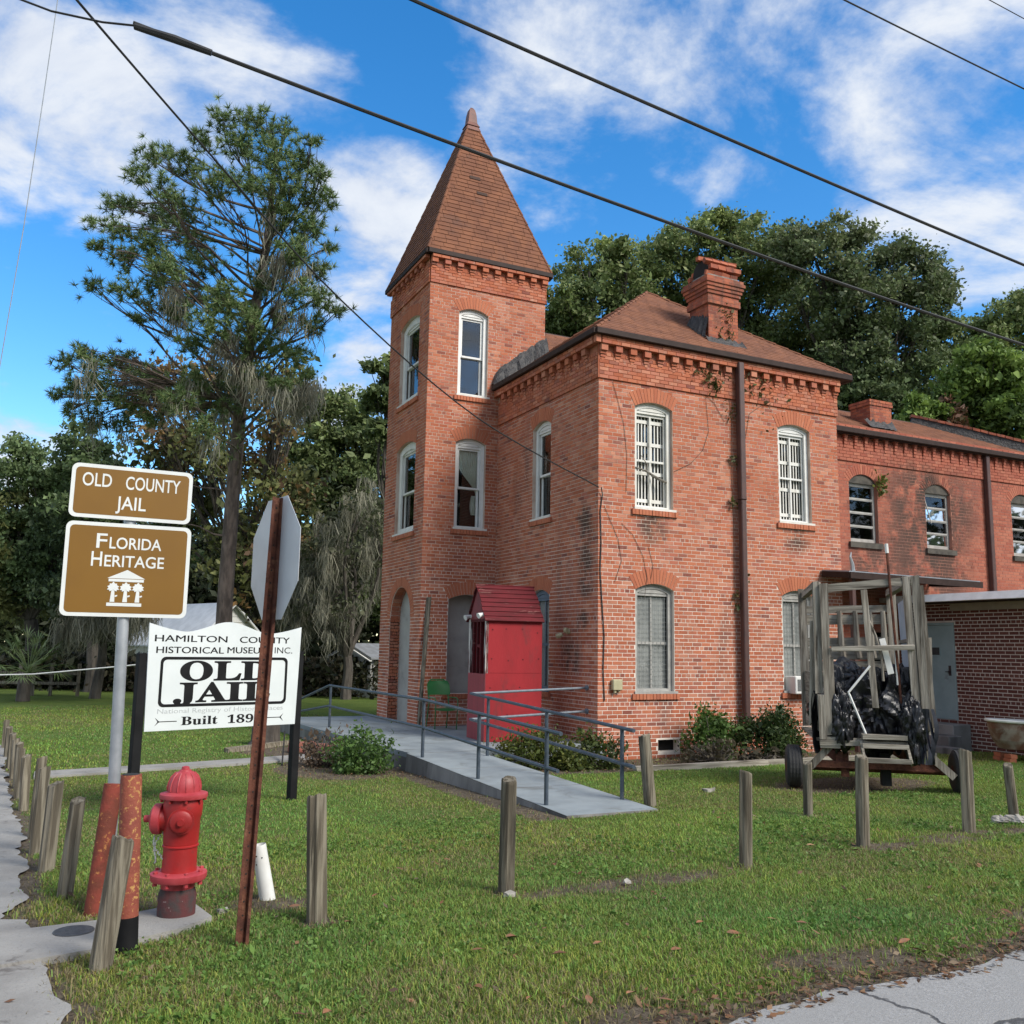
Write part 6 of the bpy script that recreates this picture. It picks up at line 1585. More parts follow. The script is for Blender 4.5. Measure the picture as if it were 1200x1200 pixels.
# ------------------------------------------------------------------ vegetation
def sph(n):
    d = rng.normal(size=(n, 3)); return d/np.linalg.norm(d, axis=1)[:, None]
class Tree:
    "trunk, limbs to every clump, and leaf clumps of many small leaf faces"
    def __init__(s, name, label, cat, base, group=None):
        s.root = thing(name, label, cat, tuple(base), group); s.base = np.array(base, float); s.wood = MB(); s.L = []; s.C = []
    def limb(s, p, q, r0, r1, bend=.12, n=6):
        p, q = np.array(p, float), np.array(q, float); l_ = np.linalg.norm(q-p); o = np.clip(rng.normal(0, 1, 3), -1.1, 1.1)*bend*l_*.5; o2 = np.clip(rng.normal(0, 1, 3), -1.1, 1.1)*bend*l_*.25
        pts = [p+(q-p)*f+o*math.sin(math.pi*f)+o2*math.sin(2*math.pi*f) for f in np.linspace(0, 1, 7)]
        s.wood.tube(pts, np.linspace(r0, r1, 7), n); return pts
    def clump(s, c, r, n, twigs=9, spread=.42, dens=None, pal=0, flat=.75, hollow=.35):
        "leaves gathered round twig ends inside an ellipsoid"
        c = np.array(c, float); tw = sph(twigs)*(hollow+(1-hollow)*rng.random((twigs, 1))**.6)*r*np.array([1, 1, flat]); tw += c
        per = max(1, n//twigs)
        for t_ in tw:
            k = int(per*rng.uniform(.5, 1.6)); q = t_+rng.normal(0, 1, (k, 3))*np.array([1, 1, .7])*spread*r*.5
            s.L.append(q); s.C.append(np.full(k, pal))
        return tw
    def finish(s, pals, size, bark=None, mat=None, aspect=.55, wname='trunk', lname='crown'):
        if s.wood.v: s.wood.build(wname, bark or BARK, s.root, smooth=True)
        P = np.concatenate(s.L); ci = np.concatenate(s.C); n = len(P); cols = np.zeros((n, 3))
        for i, p_ in enumerate(pals):
            m_ = ci == i; k = int(m_.sum())
            if k: p_ = np.array(p_); cols[m_] = p_[rng.integers(0, len(p_), k)]*rng.uniform(.7, 1.3, (k, 1))
        v_, f_, c_ = leaf_quads(P, size, cols, aspect=aspect)
        me_ = mesh_np(lname, v_-ORG[s.root], f_, mat or LEAF); set_col(me_, c_); link(lname, me_, s.root)
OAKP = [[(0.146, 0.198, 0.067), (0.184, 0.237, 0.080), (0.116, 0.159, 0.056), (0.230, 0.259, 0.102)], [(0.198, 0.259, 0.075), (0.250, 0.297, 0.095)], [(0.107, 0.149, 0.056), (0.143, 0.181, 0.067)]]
def broadleaf(name, label, px, py_base, depth, clumps, size=.085, dens=1.25, pals=OAKP, group='trees behind the jail', tr=.35, zb=0, leafn=900, bark=None, spread=.42, twigs=11, limbs=True):
    """clumps: list of (px, py, radius_m, depth offset, palette) read off the crown; the trunk stands at px"""
    b_ = W(px, py_base, depth); b_[2] = zb
    t_ = Tree(name, label, 'tree', b_, group)
    pts = [W(c[0], c[1], depth+c[3]) for c in clumps]; cz = np.mean([p[2] for p in pts]); lo = min(p[2] for p in pts)
    fork = b_+np.array([rng.normal(0, .3), rng.normal(0, .3), max(1.5, (lo-zb)*.75)])
    t_.limb(b_-(0, 0, .3), fork, tr, tr*.72, .05, 9)
    for (cx_, cy_, r_, dz, pal), p in zip(clumps, pts):
        if limbs:
            q = t_.limb(fork, p, tr*.36, .05, .12, 6)
        tw = t_.clump(p, r_, int(leafn*dens*(r_**1.7)), max(6, int(twigs*r_)), spread/ max(1, r_**.5), pal=pal)
        if limbs:
            for e_ in tw[::3]: t_.limb(q[4], e_, .035, .012, .1, 4)
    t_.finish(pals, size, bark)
    return t_
def C_(x0, x1, y0, y1, n, r0, r1, ddep, pals=(0, 0, 1, 2)):
    return [(rng.uniform(x0, x1), rng.uniform(y0, y1), rng.uniform(r0, r1), rng.uniform(-ddep, ddep), int(rng.choice(pals))) for _ in range(n)]
# behind the jail, left to right
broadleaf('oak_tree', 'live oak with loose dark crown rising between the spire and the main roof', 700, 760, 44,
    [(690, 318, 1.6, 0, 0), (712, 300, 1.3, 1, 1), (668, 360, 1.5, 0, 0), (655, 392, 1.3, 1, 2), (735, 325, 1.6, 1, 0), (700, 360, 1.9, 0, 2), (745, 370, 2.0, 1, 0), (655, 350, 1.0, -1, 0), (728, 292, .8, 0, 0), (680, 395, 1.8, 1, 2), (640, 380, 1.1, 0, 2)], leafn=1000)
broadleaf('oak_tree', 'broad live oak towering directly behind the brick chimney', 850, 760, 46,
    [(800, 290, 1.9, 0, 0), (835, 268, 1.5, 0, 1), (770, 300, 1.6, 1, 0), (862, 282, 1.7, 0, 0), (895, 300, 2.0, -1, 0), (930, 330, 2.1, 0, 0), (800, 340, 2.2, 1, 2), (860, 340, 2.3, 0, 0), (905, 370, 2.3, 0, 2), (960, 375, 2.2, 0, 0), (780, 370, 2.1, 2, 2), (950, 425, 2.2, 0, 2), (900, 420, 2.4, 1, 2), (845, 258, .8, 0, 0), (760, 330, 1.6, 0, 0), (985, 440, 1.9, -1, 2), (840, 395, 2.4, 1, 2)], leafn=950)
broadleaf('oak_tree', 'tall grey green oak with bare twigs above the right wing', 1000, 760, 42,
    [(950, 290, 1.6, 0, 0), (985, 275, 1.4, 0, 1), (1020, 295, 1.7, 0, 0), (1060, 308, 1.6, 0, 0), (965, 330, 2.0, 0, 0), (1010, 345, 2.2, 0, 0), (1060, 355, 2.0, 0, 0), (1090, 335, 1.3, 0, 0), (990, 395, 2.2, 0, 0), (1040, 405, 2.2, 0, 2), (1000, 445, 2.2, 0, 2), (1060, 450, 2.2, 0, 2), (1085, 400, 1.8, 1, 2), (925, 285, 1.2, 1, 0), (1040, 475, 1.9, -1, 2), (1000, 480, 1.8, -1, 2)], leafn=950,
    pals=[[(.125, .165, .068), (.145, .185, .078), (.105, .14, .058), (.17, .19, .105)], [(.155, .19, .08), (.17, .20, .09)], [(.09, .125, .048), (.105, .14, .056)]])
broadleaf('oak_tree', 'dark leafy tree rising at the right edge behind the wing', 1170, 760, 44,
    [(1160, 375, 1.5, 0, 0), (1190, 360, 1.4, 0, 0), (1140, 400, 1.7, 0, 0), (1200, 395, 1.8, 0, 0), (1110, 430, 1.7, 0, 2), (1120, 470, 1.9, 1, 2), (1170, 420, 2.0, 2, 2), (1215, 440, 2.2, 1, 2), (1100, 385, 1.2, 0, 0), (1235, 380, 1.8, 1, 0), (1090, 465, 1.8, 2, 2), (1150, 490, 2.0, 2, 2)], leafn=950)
LIME = [[(0.149, 0.227, 0.049), (0.193, 0.280, 0.061), (0.122, 0.193, 0.044)], [(0.210, 0.297, 0.070)], [(0.079, 0.122, 0.035), (0.105, 0.158, 0.044)]]
broadleaf('leafy_tree', 'bright yellow green tree at the right edge above the parapet', 1165, 720, 33,
    [(1150, 430, 1.1, 0, 0), (1180, 440, 1.2, 0, 1), (1135, 455, 1.0, 0, 0), (1165, 470, 1.2, 0, 0), (1200, 460, 1.2, 0, 0), (1140, 490, 1.1, 0, 2), (1180, 500, 1.3, 0, 2), (1120, 480, .8, 0, 2), (1215, 500, 1.2, 0, 0)], leafn=1700, size=.085, pals=LIME, tr=.2)
broadleaf('leafy_tree', 'small lime green tree peeping over the wing roof left of the parapet', 1082, 720, 32,
    [(1080, 478, .65, 0, 0), (1072, 492, .6, 0, 1), (1092, 492, .6, 0, 0), (1083, 505, .7, 0, 2)], leafn=2200, size=.075, pals=LIME, tr=.1)
broadleaf('leafy_tree', 'small reddish brown tree peeping over the parapet of the wing', 1112, 720, 32,
    [(1110, 480, .5, 0, 0), (1115, 495, .55, 0, 0), (1102, 497, .45, 0, 0), (1122, 502, .4, 0, 0)], leafn=1500, size=.07, pals=[[(.13, .06, .035), (.10, .07, .03), (.16, .08, .05)]], tr=.08)
# left of the tower
broadleaf('oak_tree', 'dense dark evergreen oak left of the brick tower', 400, 810, 42,
    [(385, 490, 1.5, 0, 0), (410, 485, 1.4, 0, 0), (372, 525, 1.6, 0, 0), (405, 530, 1.9, 0, 2), (435, 520, 1.5, 0, 2), (390, 570, 2.0, 0, 2), (430, 570, 1.8, 0, 2), (365, 575, 1.6, 0, 0), (445, 620, 1.6, 1, 2), (410, 620, 2.0, 1, 2), (360, 470, .9, 0, 0), (340, 540, 1.3, 1, 0), (380, 660, 2.0, 3, 2), (430, 690, 2.0, 3, 2), (340, 640, 1.8, 3, 2)], leafn=1100, size=.09, group='trees left of the tower')
broadleaf('oak_tree', 'small clumps of a dark tree beside the upper left edge of the tower', 452, 800, 34, [(449, 440, .75, 0, 2), (456, 430, .6, 0, 0), (447, 468, .7, 0, 2), (455, 505, .6, 0, 2), (460, 460, .8, 0, 2)], leafn=1500, size=.1, group='trees left of the tower', tr=.15)
AUT = [[(0.208, 0.122, 0.047), (0.270, 0.170, 0.069), (0.159, 0.142, 0.061), (0.134, 0.085, 0.052), (0.233, 0.213, 0.103)], [(0.159, 0.170, 0.061), (0.196, 0.213, 0.077), (0.098, 0.114, 0.044)]]
broadleaf('autumn_tree', 'thin autumn tree with sparse rusty brown leaves behind the pine', 310, 830, 36,
    C_(165, 350, 430, 560, 26, .8, 1.3, 2, (0, 0, 0, 1))+C_(280, 360, 560, 720, 16, .9, 1.4, 1.5, (0, 1, 1)), leafn=230, size=.10, pals=AUT, group='trees left of the tower', tr=.16, spread=.6, twigs=14)
CED = [[(0.126, 0.182, 0.076), (0.156, 0.217, 0.089), (0.109, 0.153, 0.064)], [(0.210, 0.231, 0.085), (0.252, 0.261, 0.101)], [(0.074, 0.109, 0.049)]]
broadleaf('cedar_tree', 'tall dark cedar at the left edge behind the brown signs', 40, 820, 38,
    [(30, 535, 1.0, 0, 0), (15, 560, 1.3, 0, 0), (45, 570, 1.3, 0, 0), (10, 600, 1.4, 0, 1), (55, 600, 1.2, 0, 0), (25, 630, 1.5, 0, 0), (60, 640, 1.3, 0, 2), (5, 660, 1.5, 0, 1), (40, 670, 1.6, 0, 0), (20, 700, 1.6, 1, 1), (65, 690, 1.4, 1, 2), (70, 560, .9, 0, 0), (-15, 620, 1.6, 0, 0), (-15, 690, 1.6, 0, 1)], leafn=1000, size=.085, pals=CED, group='trees at the left edge')
broadleaf('cedar_tree', 'dark bushy tree filling the gap behind the two brown signs', 105, 820, 36,
    [(100, 520, 1.0, 0, 0), (120, 545, 1.1, 0, 0), (85, 550, 1.0, 0, 0), (100, 590, 1.4, 0, 0), (140, 600, 1.2, 0, 0), (75, 620, 1.2, 0, 2), (110, 650, 1.6, 0, 2), (160, 650, 1.3, 0, 0), (200, 640, 1.2, 1, 0), (90, 700, 1.6, 1, 2), (150, 710, 1.5, 1, 2), (230, 600, 1.0, 1, 1)], leafn=900, size=.09, pals=CED, group='trees at the left edge')

# Spanish moss curtains ------------------------------------------------------
def moss_curtain(pts, n, l0, l1, spread, cols=((.29, .28, .21), (.22, .215, .16), (.35, .335, .255), (.17, .165, .125)), wid=.0085):
    V_, F_, K = [], [], []
    for p in pts:
        for _ in range(n):
            c = np.array(p)+rng.normal(0, 1, 3)*np.array([spread, spread, spread*.6]); l_ = l0+(l1-l0)*rng.random()**1.8; d = unit((rng.normal(), rng.normal(), 0)); w = wid*rng.uniform(.5, 1.6)
            s1 = rng.normal(0, .15*l_, 2); i = len(V_)
            V_ += [c-d*w, c+d*w, c+(s1[0], s1[1], -l_*.5)+d*w*1.2, c+(s1[0], s1[1], -l_*.5)-d*w*1.2, c+(s1[1]*1.2, s1[0], -l_)]
            F_ += [(i, i+1, i+2), (i, i+2, i+3), (i+3, i+2, i+4)]; k = np.array(cols[rng.integers(0, len(cols))])*rng.uniform(.8, 1.2); K += [k]*5
    return np.array(V_), np.array(F_), np.array(K)
def moss_part(parent, pts, n, l0, l1, spread, **kw):
    v_, f_, k_ = moss_curtain(pts, n, l0, l1, spread, **kw); me_ = mesh_np('spanish_moss', v_-ORG[parent], f_, MOSS); set_col(me_, k_); o = link('spanish_moss', me_, parent); tag(o, kind='stuff'); return o
# mossy tree by the tower
t_ = Tree('mossy_tree', 'tree draped in grey Spanish moss beside the foot of the tower', 'tree', (W(405, 820, 34)[0], W(405, 820, 34)[1], 0), 'trees left of the tower')
b_ = t_.base; hp = []
for (cx_, cy_, r_) in ((420, 600, 1.0), (440, 615, .9), (385, 640, 1.1), (410, 650, 1.1), (360, 660, 1.0), (435, 660, .9), (375, 690, 1.1), (400, 705, 1.0), (345, 700, .9), (355, 720, .7)):
    p = W(cx_, cy_, 34+rng.uniform(-1, 1)); t_.limb(b_+(0, 0, 1.5), p, .12, .03, .15, 5); t_.clump(p, r_, 420, 12, .5, pal=0); hp += [p+rng.normal(0, .55, 3)*r_ for _ in range(16)]
t_.limb(b_-(0, 0, .2), b_+(0, 0, 1.6), .22, .16, .05, 8); t_.finish([[(.085, .10, .05), (.11, .115, .065)]], .07)
moss_part(t_.root, hp, 34, .25, 1.15, .11)
# moss hanging over the far lawn, behind the sign posts
t_ = Tree('mossy_tree', 'dark tree with long hanging moss behind the signs at the left', 'tree', (W(112, 800, 32)[0], W(112, 800, 32)[1], 0), 'trees left of the tower')
hp = []
for x in np.linspace(72, 178, 13):
    p = W(x, 722+rng.uniform(-12, 10), 31+rng.uniform(-1, 1)); hp += [p+rng.normal(0, .2, 3) for _ in range(5)]; t_.limb(t_.base+(0, 0, 2), p+(0, 0, .3), .08, .02, .2, 5); t_.clump(p+(0, 0, .5), .8, 150, 8, .5)
t_.limb(t_.base-(0, 0, .2), t_.base+(.1, .1, 2.1), .20, .13, .05, 8); t_.finish([[(.035, .05, .02), (.045, .06, .024)]], .09)
moss_part(t_.root, hp, 36, .3, 1.3, .11)

# the big pine ---------------------------------------------------------------
pb = np.array([-4.57, 12.42, 0.0])
pine = Tree('pine_tree', 'tall pine with open tufted crown and hanging moss left of the jail', 'tree', tuple(pb))
trunk = [pb+(0, 0, -.3), pb+(-.05, .05, 3), pb+(-.02, .05, 6), pb+(.05, .0, 9), pb+(.25, -.1, 11.5), pb+(.45, -.2, 13.5), pb+(.55, -.2, 15.2), pb+(.60, -.25, 16.8)]
pine.wood.tube(trunk, [.27, .22, .20, .175, .15, .12, .08, .035], 12)
D0 = 25.5
clm = [  # px, py, radius px
 (262, 140, 16), (300, 142, 18), (335, 155, 16), (365, 165, 10), (235, 165, 14), (175, 185, 14), (195, 178, 12), (220, 195, 18), (280, 170, 20), (318, 185, 22), (355, 195, 18), (375, 205, 12), (160, 205, 14), (190, 220, 16),
 (250, 215, 20), (295, 215, 20), (340, 225, 22), (375, 235, 16), (150, 240, 14), (185, 255, 18), (215, 250, 20), (130, 240, 12), (115, 262, 10), (140, 270, 14), (175, 285, 18), (220, 285, 20), (330, 255, 20), (365, 265, 18), (385, 290, 10),
 (120, 290, 12), (150, 305, 16), (195, 315, 20), (240, 310, 18), (345, 295, 18), (375, 315, 14), (112, 335, 9), (145, 340, 14), (180, 335, 16), (225, 345, 18), (265, 350, 20), (315, 330, 18), (350, 345, 18), (380, 350, 14), (395, 365, 9),
 (205, 365, 14), (175, 360, 10), (245, 380, 20), (290, 375, 18), (330, 375, 18), (365, 380, 14), (160, 375, 8), (270, 405, 20), (310, 405, 18), (345, 415, 16), (225, 405, 14),
 (95, 415, 14), (75, 425, 12), (115, 430, 16), (145, 420, 14), (165, 440, 16), (90, 450, 14), (125, 460, 18), (155, 470, 16), (70, 462, 9), (185, 450, 16), (205, 470, 16), (110, 490, 14), (140, 495, 14), (85, 480, 10), (230, 450, 16), (270, 445, 16), (255, 475, 14), (300, 440, 14), (180, 490, 12), (330, 450, 12), (360, 440, 9), (240, 500, 12)]
def on_trunk(z_):
    z_ = max(1, min(16.7, z_)); 
    for a, b2 in zip(trunk[:-1], trunk[1:]):
        if a[2] <= z_ <= b2[2]: return a+(b2-a)*(z_-a[2])/(b2[2]-a[2])
    return trunk[-1]
NV, NF, NC = [], [], []
def tuft(c, up_, n=26, l=.21):
    ds = unit(up_)*.55+sph(n); ds /= np.linalg.norm(ds, axis=1)[:, None]
    for d in ds:
        a = np.cross(d, rng.normal(size=3)); a = a/np.linalg.norm(a)*.0125; L_ = l*rng.uniform(.7, 1.2); i = len(NV)
        NV.extend([c-a, c+a, c+d*L_]); NF.append((i, i+1, i+2))
        k = np.array([(.13, .20, .070), (.155, .23, .080), (.10, .16, .058), (.19, .22, .09)][rng.integers(0, 4)])*rng.uniform(.75, 1.25); NC.extend([k]*3)
moss_pts = []
for (cx_, cy_, rp) in clm:
    r_ = rp*D0/FPX*1.25
    lat_ = abs(cx_-262)/130
    p = W(cx_, cy_, D0+rng.uniform(-2.2, 2.2)*(1.15-.55*lat_))
    a = on_trunk(p[2]-rng.uniform(.3, 1.8)*(1 if cy_ > 160 else .6))
    if 395 < cy_ < 510 and cx_ < 200: a = on_trunk(9.0)
    q = pine.limb(a, p, .032+.025*lat_, .013, .16, 5)
    nt_ = max(16, int(38*(rp/16)**2)) 
    for _ in range(nt_):
        e_ = p+sph(1)[0]*r_*rng.random()**.45*np.array([1, 1, .75])
        dr_ = unit(e_-q[4]+np.array([0, 0, .25])); tuft(e_, dr_)
        if rng.random() < .3: pine.limb(q[rng.integers(3, 6)], e_, .012, .007, .1, 4)
    for _ in range(8):
        e_ = q[rng.integers(2, 7)]+np.clip(rng.normal(0, .30, 3), -.5, .5); tuft(e_, unit(e_-q[1]+np.array([0, 0, .3])))
    if cy_ > 250 and (cx_ > 240 or cy_ > 400) and rng.random() < .30: moss_pts += [p+rng.normal(0, r_*.5, 3)-(0, 0, r_*.3) for _ in range(2)]
for pq in ([(275, 420), (310, 440), (345, 455)], [(262, 400), (290, 430)], [(330, 300), (345, 310)], [(200, 340), (205, 360)], [(350, 470), (360, 455)]):
    for x, y in pq: moss_pts += [W(x+rng.normal(0, 6), y+rng.normal(0, 6), D0+rng.uniform(-1, 1)) for _ in range(7)]
for z_ in (5.0, 6.2): pine.limb(on_trunk(z_), on_trunk(z_)+np.array([-1.3, .2, .25]), .035, .012, .15, 5)
pine.wood.build('trunk', BARKP, pine.root, smooth=True)
me = mesh_np('crown', np.array(NV)-ORG[pine.root], np.array(NF), NEEDLE); set_col(me, np.array(NC)); link('crown', me, pine.root)
moss_part(pine.root, moss_pts, 30, .25, 1.15, .13)

# palmetto at the left ------------------------------------------------------
pal = thing('palmetto', 'fan palm with spiky fronds on the far side of the lawn at left', 'palm', tuple(np.array([*W(28, 805, 30)[:2], 0])))
v0 = np.array(ORG[pal]); mbt = MB(); mbt.tube([v0, v0+(0, 0, .5), v0+(.1, 0, .9)], [.22, .2, .15], 9); mbt.build('trunk', BARK, pal)
for i in range(34):
    a = rng.uniform(0, 2*math.pi); el = rng.uniform(-.1, 1.2); d = np.array([math.cos(a)*math.cos(el), math.sin(a)*math.cos(el), math.sin(el)]); c = v0+(.1, 0, .9); tip = c+d*rng.uniform(.7, 1.25)
    mb = MB(); mb.tube([c, c+(tip-c)*.5+(0, 0, .08), tip], .014, 4)
    sd_ = unit(np.cross(d, Z)); up2 = np.cross(sd_, d)
    for k in range(15):
        t2 = (k-7)/7*1.5; e_ = tip+(d*math.cos(t2)+sd_*math.sin(t2))*rng.uniform(.55, .75)-(0, 0, .12+.1*abs(t2)); m_ = tip+(e_-tip)*.45+(0, 0, .06); n_ = unit(np.cross(e_-tip, Z))*.02
        mb.add([tip, m_+n_, e_, m_-n_], [(0, 1, 2, 3)])
    mb.build('frond', pmat('palm_green', (.11, .17, .06), (.15, .19, .065), 3, .6, 0) if i == 0 else bpy.data.materials['palm_green'], pal)

# undergrowth and the wood beyond ---------------------------------------------
def thicket(name, label, spots, size, pal, n, kind='stuff', hz=1.2):
    P = []
    for (x0, y0_, x1, y1_, h0, h1, wd_) in spots:
        k = n; f_ = rng.random(k); h = rng.random(k)**.8
        bx_ = x0+(x1-x0)*f_+rng.normal(0, wd_, k); by_ = y0_+(y1_-y0_)*f_+rng.normal(0, wd_, k); top_ = (h0+(h1-h0)*f_)*(.55+.75*fbm(bx_, by_, .45, 3))
        P.append(np.stack([bx_, by_, h*top_], -1))
    P = np.concatenate(P); o = leaf_obj(name, P, size, pal); tag(o, label, None, None, kind); return o
wl = lambda x, y, d: tuple(W(x, y, d)[:2])
a, b_ = wl(-60, 800, 39), wl(460, 800, 36)
thicket('undergrowth', 'dark brushy undergrowth along the far side of the lawn', [(*a, *b_, 1.5, 1.7, .8)], .10, [(.035, .04, .02), (.05, .04, .025), (.06, .055, .03), (.03, .035, .018)], 26000)
a, b_ = wl(-80, 800, 52), wl(520, 800, 50)
thicket('far_wood', 'mass of dark woodland closing the view on the left', [(*a, *b_, 8.2, 8.5, 1.6)], .20, [(.036, .052, .022), (.046, .062, .028), (.05, .055, .03)], 60000)
a, b_ = wl(560, 760, 62), wl(1320, 760, 60)
thicket('far_wood', 'mass of dark woodland behind the jail', [(*a, *b_, 15.5, 14.5, 2.0)], .22, [(.036, .052, .022), (.048, .064, .028), (.042, .056, .026)], 60000)
thicket('far_wood', 'row of trees across the road, seen mirrored in the jail windows', [(-70, -50, 45, -58, 17, 17, 2.5), (45, -58, 120, -18, 21, 21, 2.5)], .36, [(.05, .07, .03), (.065, .085, .035)], 26000)
# shrubs ----------------------------------------------------------------------
def shrub(name, label, c, r_, n, size, pals, stems=10, flat=.8, tw=24, spread=.5):
    t_ = Tree(name, label, 'shrub', c, 'shrubs at the foot of the jail')
    b0 = np.array(c); ctr = b0+(0, 0, r_[2]*.55)
    for _ in range(stems):
        e_ = ctr+sph(1)[0]*np.array(r_)*.8; e_[2] = max(e_[2], b0[2]+.1); t_.limb(b0+rng.normal(0, .06, 3)*(1, 1, 0), e_, .012, .005, .2, 4)
    d = sph(tw)*rng.random((tw, 1))**.35*np.array(r_); per = n//tw
    for q in d:
        q = ctr+q; q[2] = max(q[2], b0[2]+.08); k = int(per*rng.uniform(.5, 1.5)); t_.L.append(q+rng.normal(0, 1, (k, 3))*min(r_)*.26); t_.C.append(np.full(k, rng.integers(0, len(pals))))
    t_.finish(pals, size, BARK, wname='stems', lname='foliage'); return t_
GRN = [[(0.085, 0.156, 0.034), (0.091, 0.163, 0.036), (0.052, 0.104, 0.023)], [(0.058, 0.111, 0.026), (0.078, 0.143, 0.033)]]
shrub('green_shrub', 'round green shrub growing beside the ramp on the left', (-4.35, -.15, 0), (.46, .45, .42), 3600, .026, GRN)
shrub('dead_shrub', 'bare brown shrub left of the round green shrub', (-4.75, .75, 0), (.36, .4, .38), 900, .03, [[(.13, .09, .06), (.16, .11, .07), (.10, .07, .05)]], 60)
for i, (x, y, r_, lb) in enumerate(((-1.85, -.85, .42, 'clipped yellow green hedge plant, nearest the red booth'), (-1.25, -1.0, .46, 'clipped yellow green hedge plant in the middle behind the ramp rail'), (-.62, -1.05, .48, 'darker hedge plant nearest the corner of the jail'))):
    shrub('hedge_shrub', lb, (x, y, .02), (r_, .42, .36), 2600, .028, [[(.075, .10, .02), (.10, .12, .026), (.055, .08, .018)], [(.12, .13, .03)] if i < 2 else [(.04, .06, .016)]], 14)
shrub('green_shrub', 'bright green shrub against the wall left of the downpipe', (1.95, -.72, .02), (.46, .40, .62), 4600, .034, [[(.06, .12, .022), (.08, .15, .03), (.05, .095, .02)]])
shrub('twiggy_shrub', 'grey brown twiggy shrub in front of the bright green one', (1.6, -1.15, .02), (.6, .32, .30), 900, .03, [[(.10, .085, .055), (.07, .065, .035), (.13, .11, .07)]], 90)
shrub('green_shrub', 'dense dark green shrub right of the downpipe', (3.15, -.85, .02), (.60, .50, .60), 7500, .028, [[(.025, .05, .014), (.035, .065, .018), (.02, .04, .012)], [(.05, .08, .02)]])
shrub('twiggy_shrub', 'low tangle of brown twigs under the dark green shrub', (2.5, -1.40, .02), (.6, .2, .16), 500, .03, [[(.09, .075, .05), (.06, .055, .035)]], 60)
# stump, bits and edging --------------------------------------------------------
st2 = thing('tree_stump', 'short brown cut tree stump on the lawn behind the museum sign', 'stump', (-4.95, 4.3, 0))
mb = MB(); mb.lathe([(.36, -.05), (.27, .08), (.25, .45), (.245, .60), (.15, .62)], (-4.95, 4.3, 0), 14)
for i in range(len(mb.v)):
    q = np.array(mb.v[i]); a = math.atan2(q[1]-4.3, q[0]+4.95); k = 1+.12*math.sin(3*a)+.07*math.sin(8*a); mb.v[i] = (-4.95+(q[0]+4.95)*k, 4.3+(q[1]-4.3)*k, q[2]+(.04*math.sin(2*a) if q[2] > .5 else 0))
mb.build('bole', BARK, st2)
for i, (x, y, z_, a, lb) in enumerate(((-4.55, 2.95, .09, .3, 'red brick edging block left of the porch, farther one'), (-4.35, 2.55, .09, .1, 'red brick edging block left of the porch, nearer one'))):
    mb = MB(); mb.obox((x, y, z_), (math.cos(a), math.sin(a), 0), (-math.sin(a), math.cos(a), 0), Z, .27, .10, .08, .006); o = mb.build('edging_block', pmat('edging_red', (.28, .10, .07), (.22, .08, .06), 6, .9, .3) if i == 0 else bpy.data.materials['edging_red'], None, at=(x, y, .0)); tag(o, lb, 'block')
mb = MB(); mb.bar((-5.9, 3.2, .03), (-4.3, 4.35, .04), .12, .09, jit=.01); o = mb.build('log', WOODP, None, at=(-5.1, 3.7, 0)); tag(o, 'grey timber lying on the bare patch by the stump', 'log')
mb = MB(); mb.bar((-5.35, 1.05, .0), (-5.05, 2.3, .42), .025, .05); o = mb.build('iron_stake', DARK, None, at=(-5.3, 1.1, 0)); tag(o, 'thin dark stake leaning on the lawn behind the stop sign post', 'stake')
for i, (x0_, x1_) in enumerate(((-.35, 2.3), (2.33, 4.9), (4.93, 6.4))):
    mb = MB(); mb.bar((x0_, -1.72, .07), (x1_, -1.78, .07), .13, .12, jit=.008); o = mb.build('landscape_timber', WOODH, None, at=((x0_+x1_)/2, -1.75, .04)); tag(o, ('left', 'middle', 'right')[i]+' grey timber edging the planting bed along the jail', 'timber', 'timbers edging the bed')
for i, (px_, py_, r_, lb) in enumerate(((1172, 966, .085, 'pale knobbly stone left of the leaning post'), (1190, 964, .10, 'largest pale stone at the foot of the leaning post'), (1205, 966, .08, 'pale stone cut off by the right edge'))):
    P = W(px_, py_, 9.95); P[2] = gz(0, P[1])+.03; mb = MB(); n_ = 12; m_ = 8; vs_ = []
    for a in range(m_+1):
        for b2 in range(n_):
            th_, ph = math.pi*a/m_, 2*math.pi*b2/n_; d = np.array([math.sin(th_)*math.cos(ph), math.sin(th_)*math.sin(ph), math.cos(th_)*.55]); vs_.append(P+d*r_*(1+.22*math.sin(3*ph+i)+.15*math.sin(4*th_+2*ph)))
    mb.add(vs_, [(a*n_+b2, a*n_+(b2+1) % n_, (a+1)*n_+(b2+1) % n_, (a+1)*n_+b2) for a in range(m_) for b2 in range(n_)]); o = mb.build('stone', STONE, None, at=tuple(P)); tag(o, lb, 'stone', 'pale stones at the right')
for i, (px_, py_, d_, w_, lb) in enumerate(((597, 1050, 6.6, .05, 'small white stone chip at the foot of the post before the ramp'), (735, 1036, 7.0, .045, 'small tan stone on the worn strip of lawn'), (375, 1033, 6.3, .03, 'tiny pale stone chip behind the post near the marker'), (262, 1056, 6.1, .05, 'flat white stone chip left of the stop sign post'), (830, 922, 12.4, .10, 'flat white scrap on the grass right of the ramp'))):
    P = W(px_, py_, d_); P[2] = gz(0, P[1])+.02; mb = MB(); mb.obox(P, (.9, .3, 0), (-.3, .9, 0), Z, w_*.7, w_*.45, w_*.25, w_*.13); o = mb.build('stone_chip', STONE, None, at=tuple(P)); tag(o, lb, 'stone')
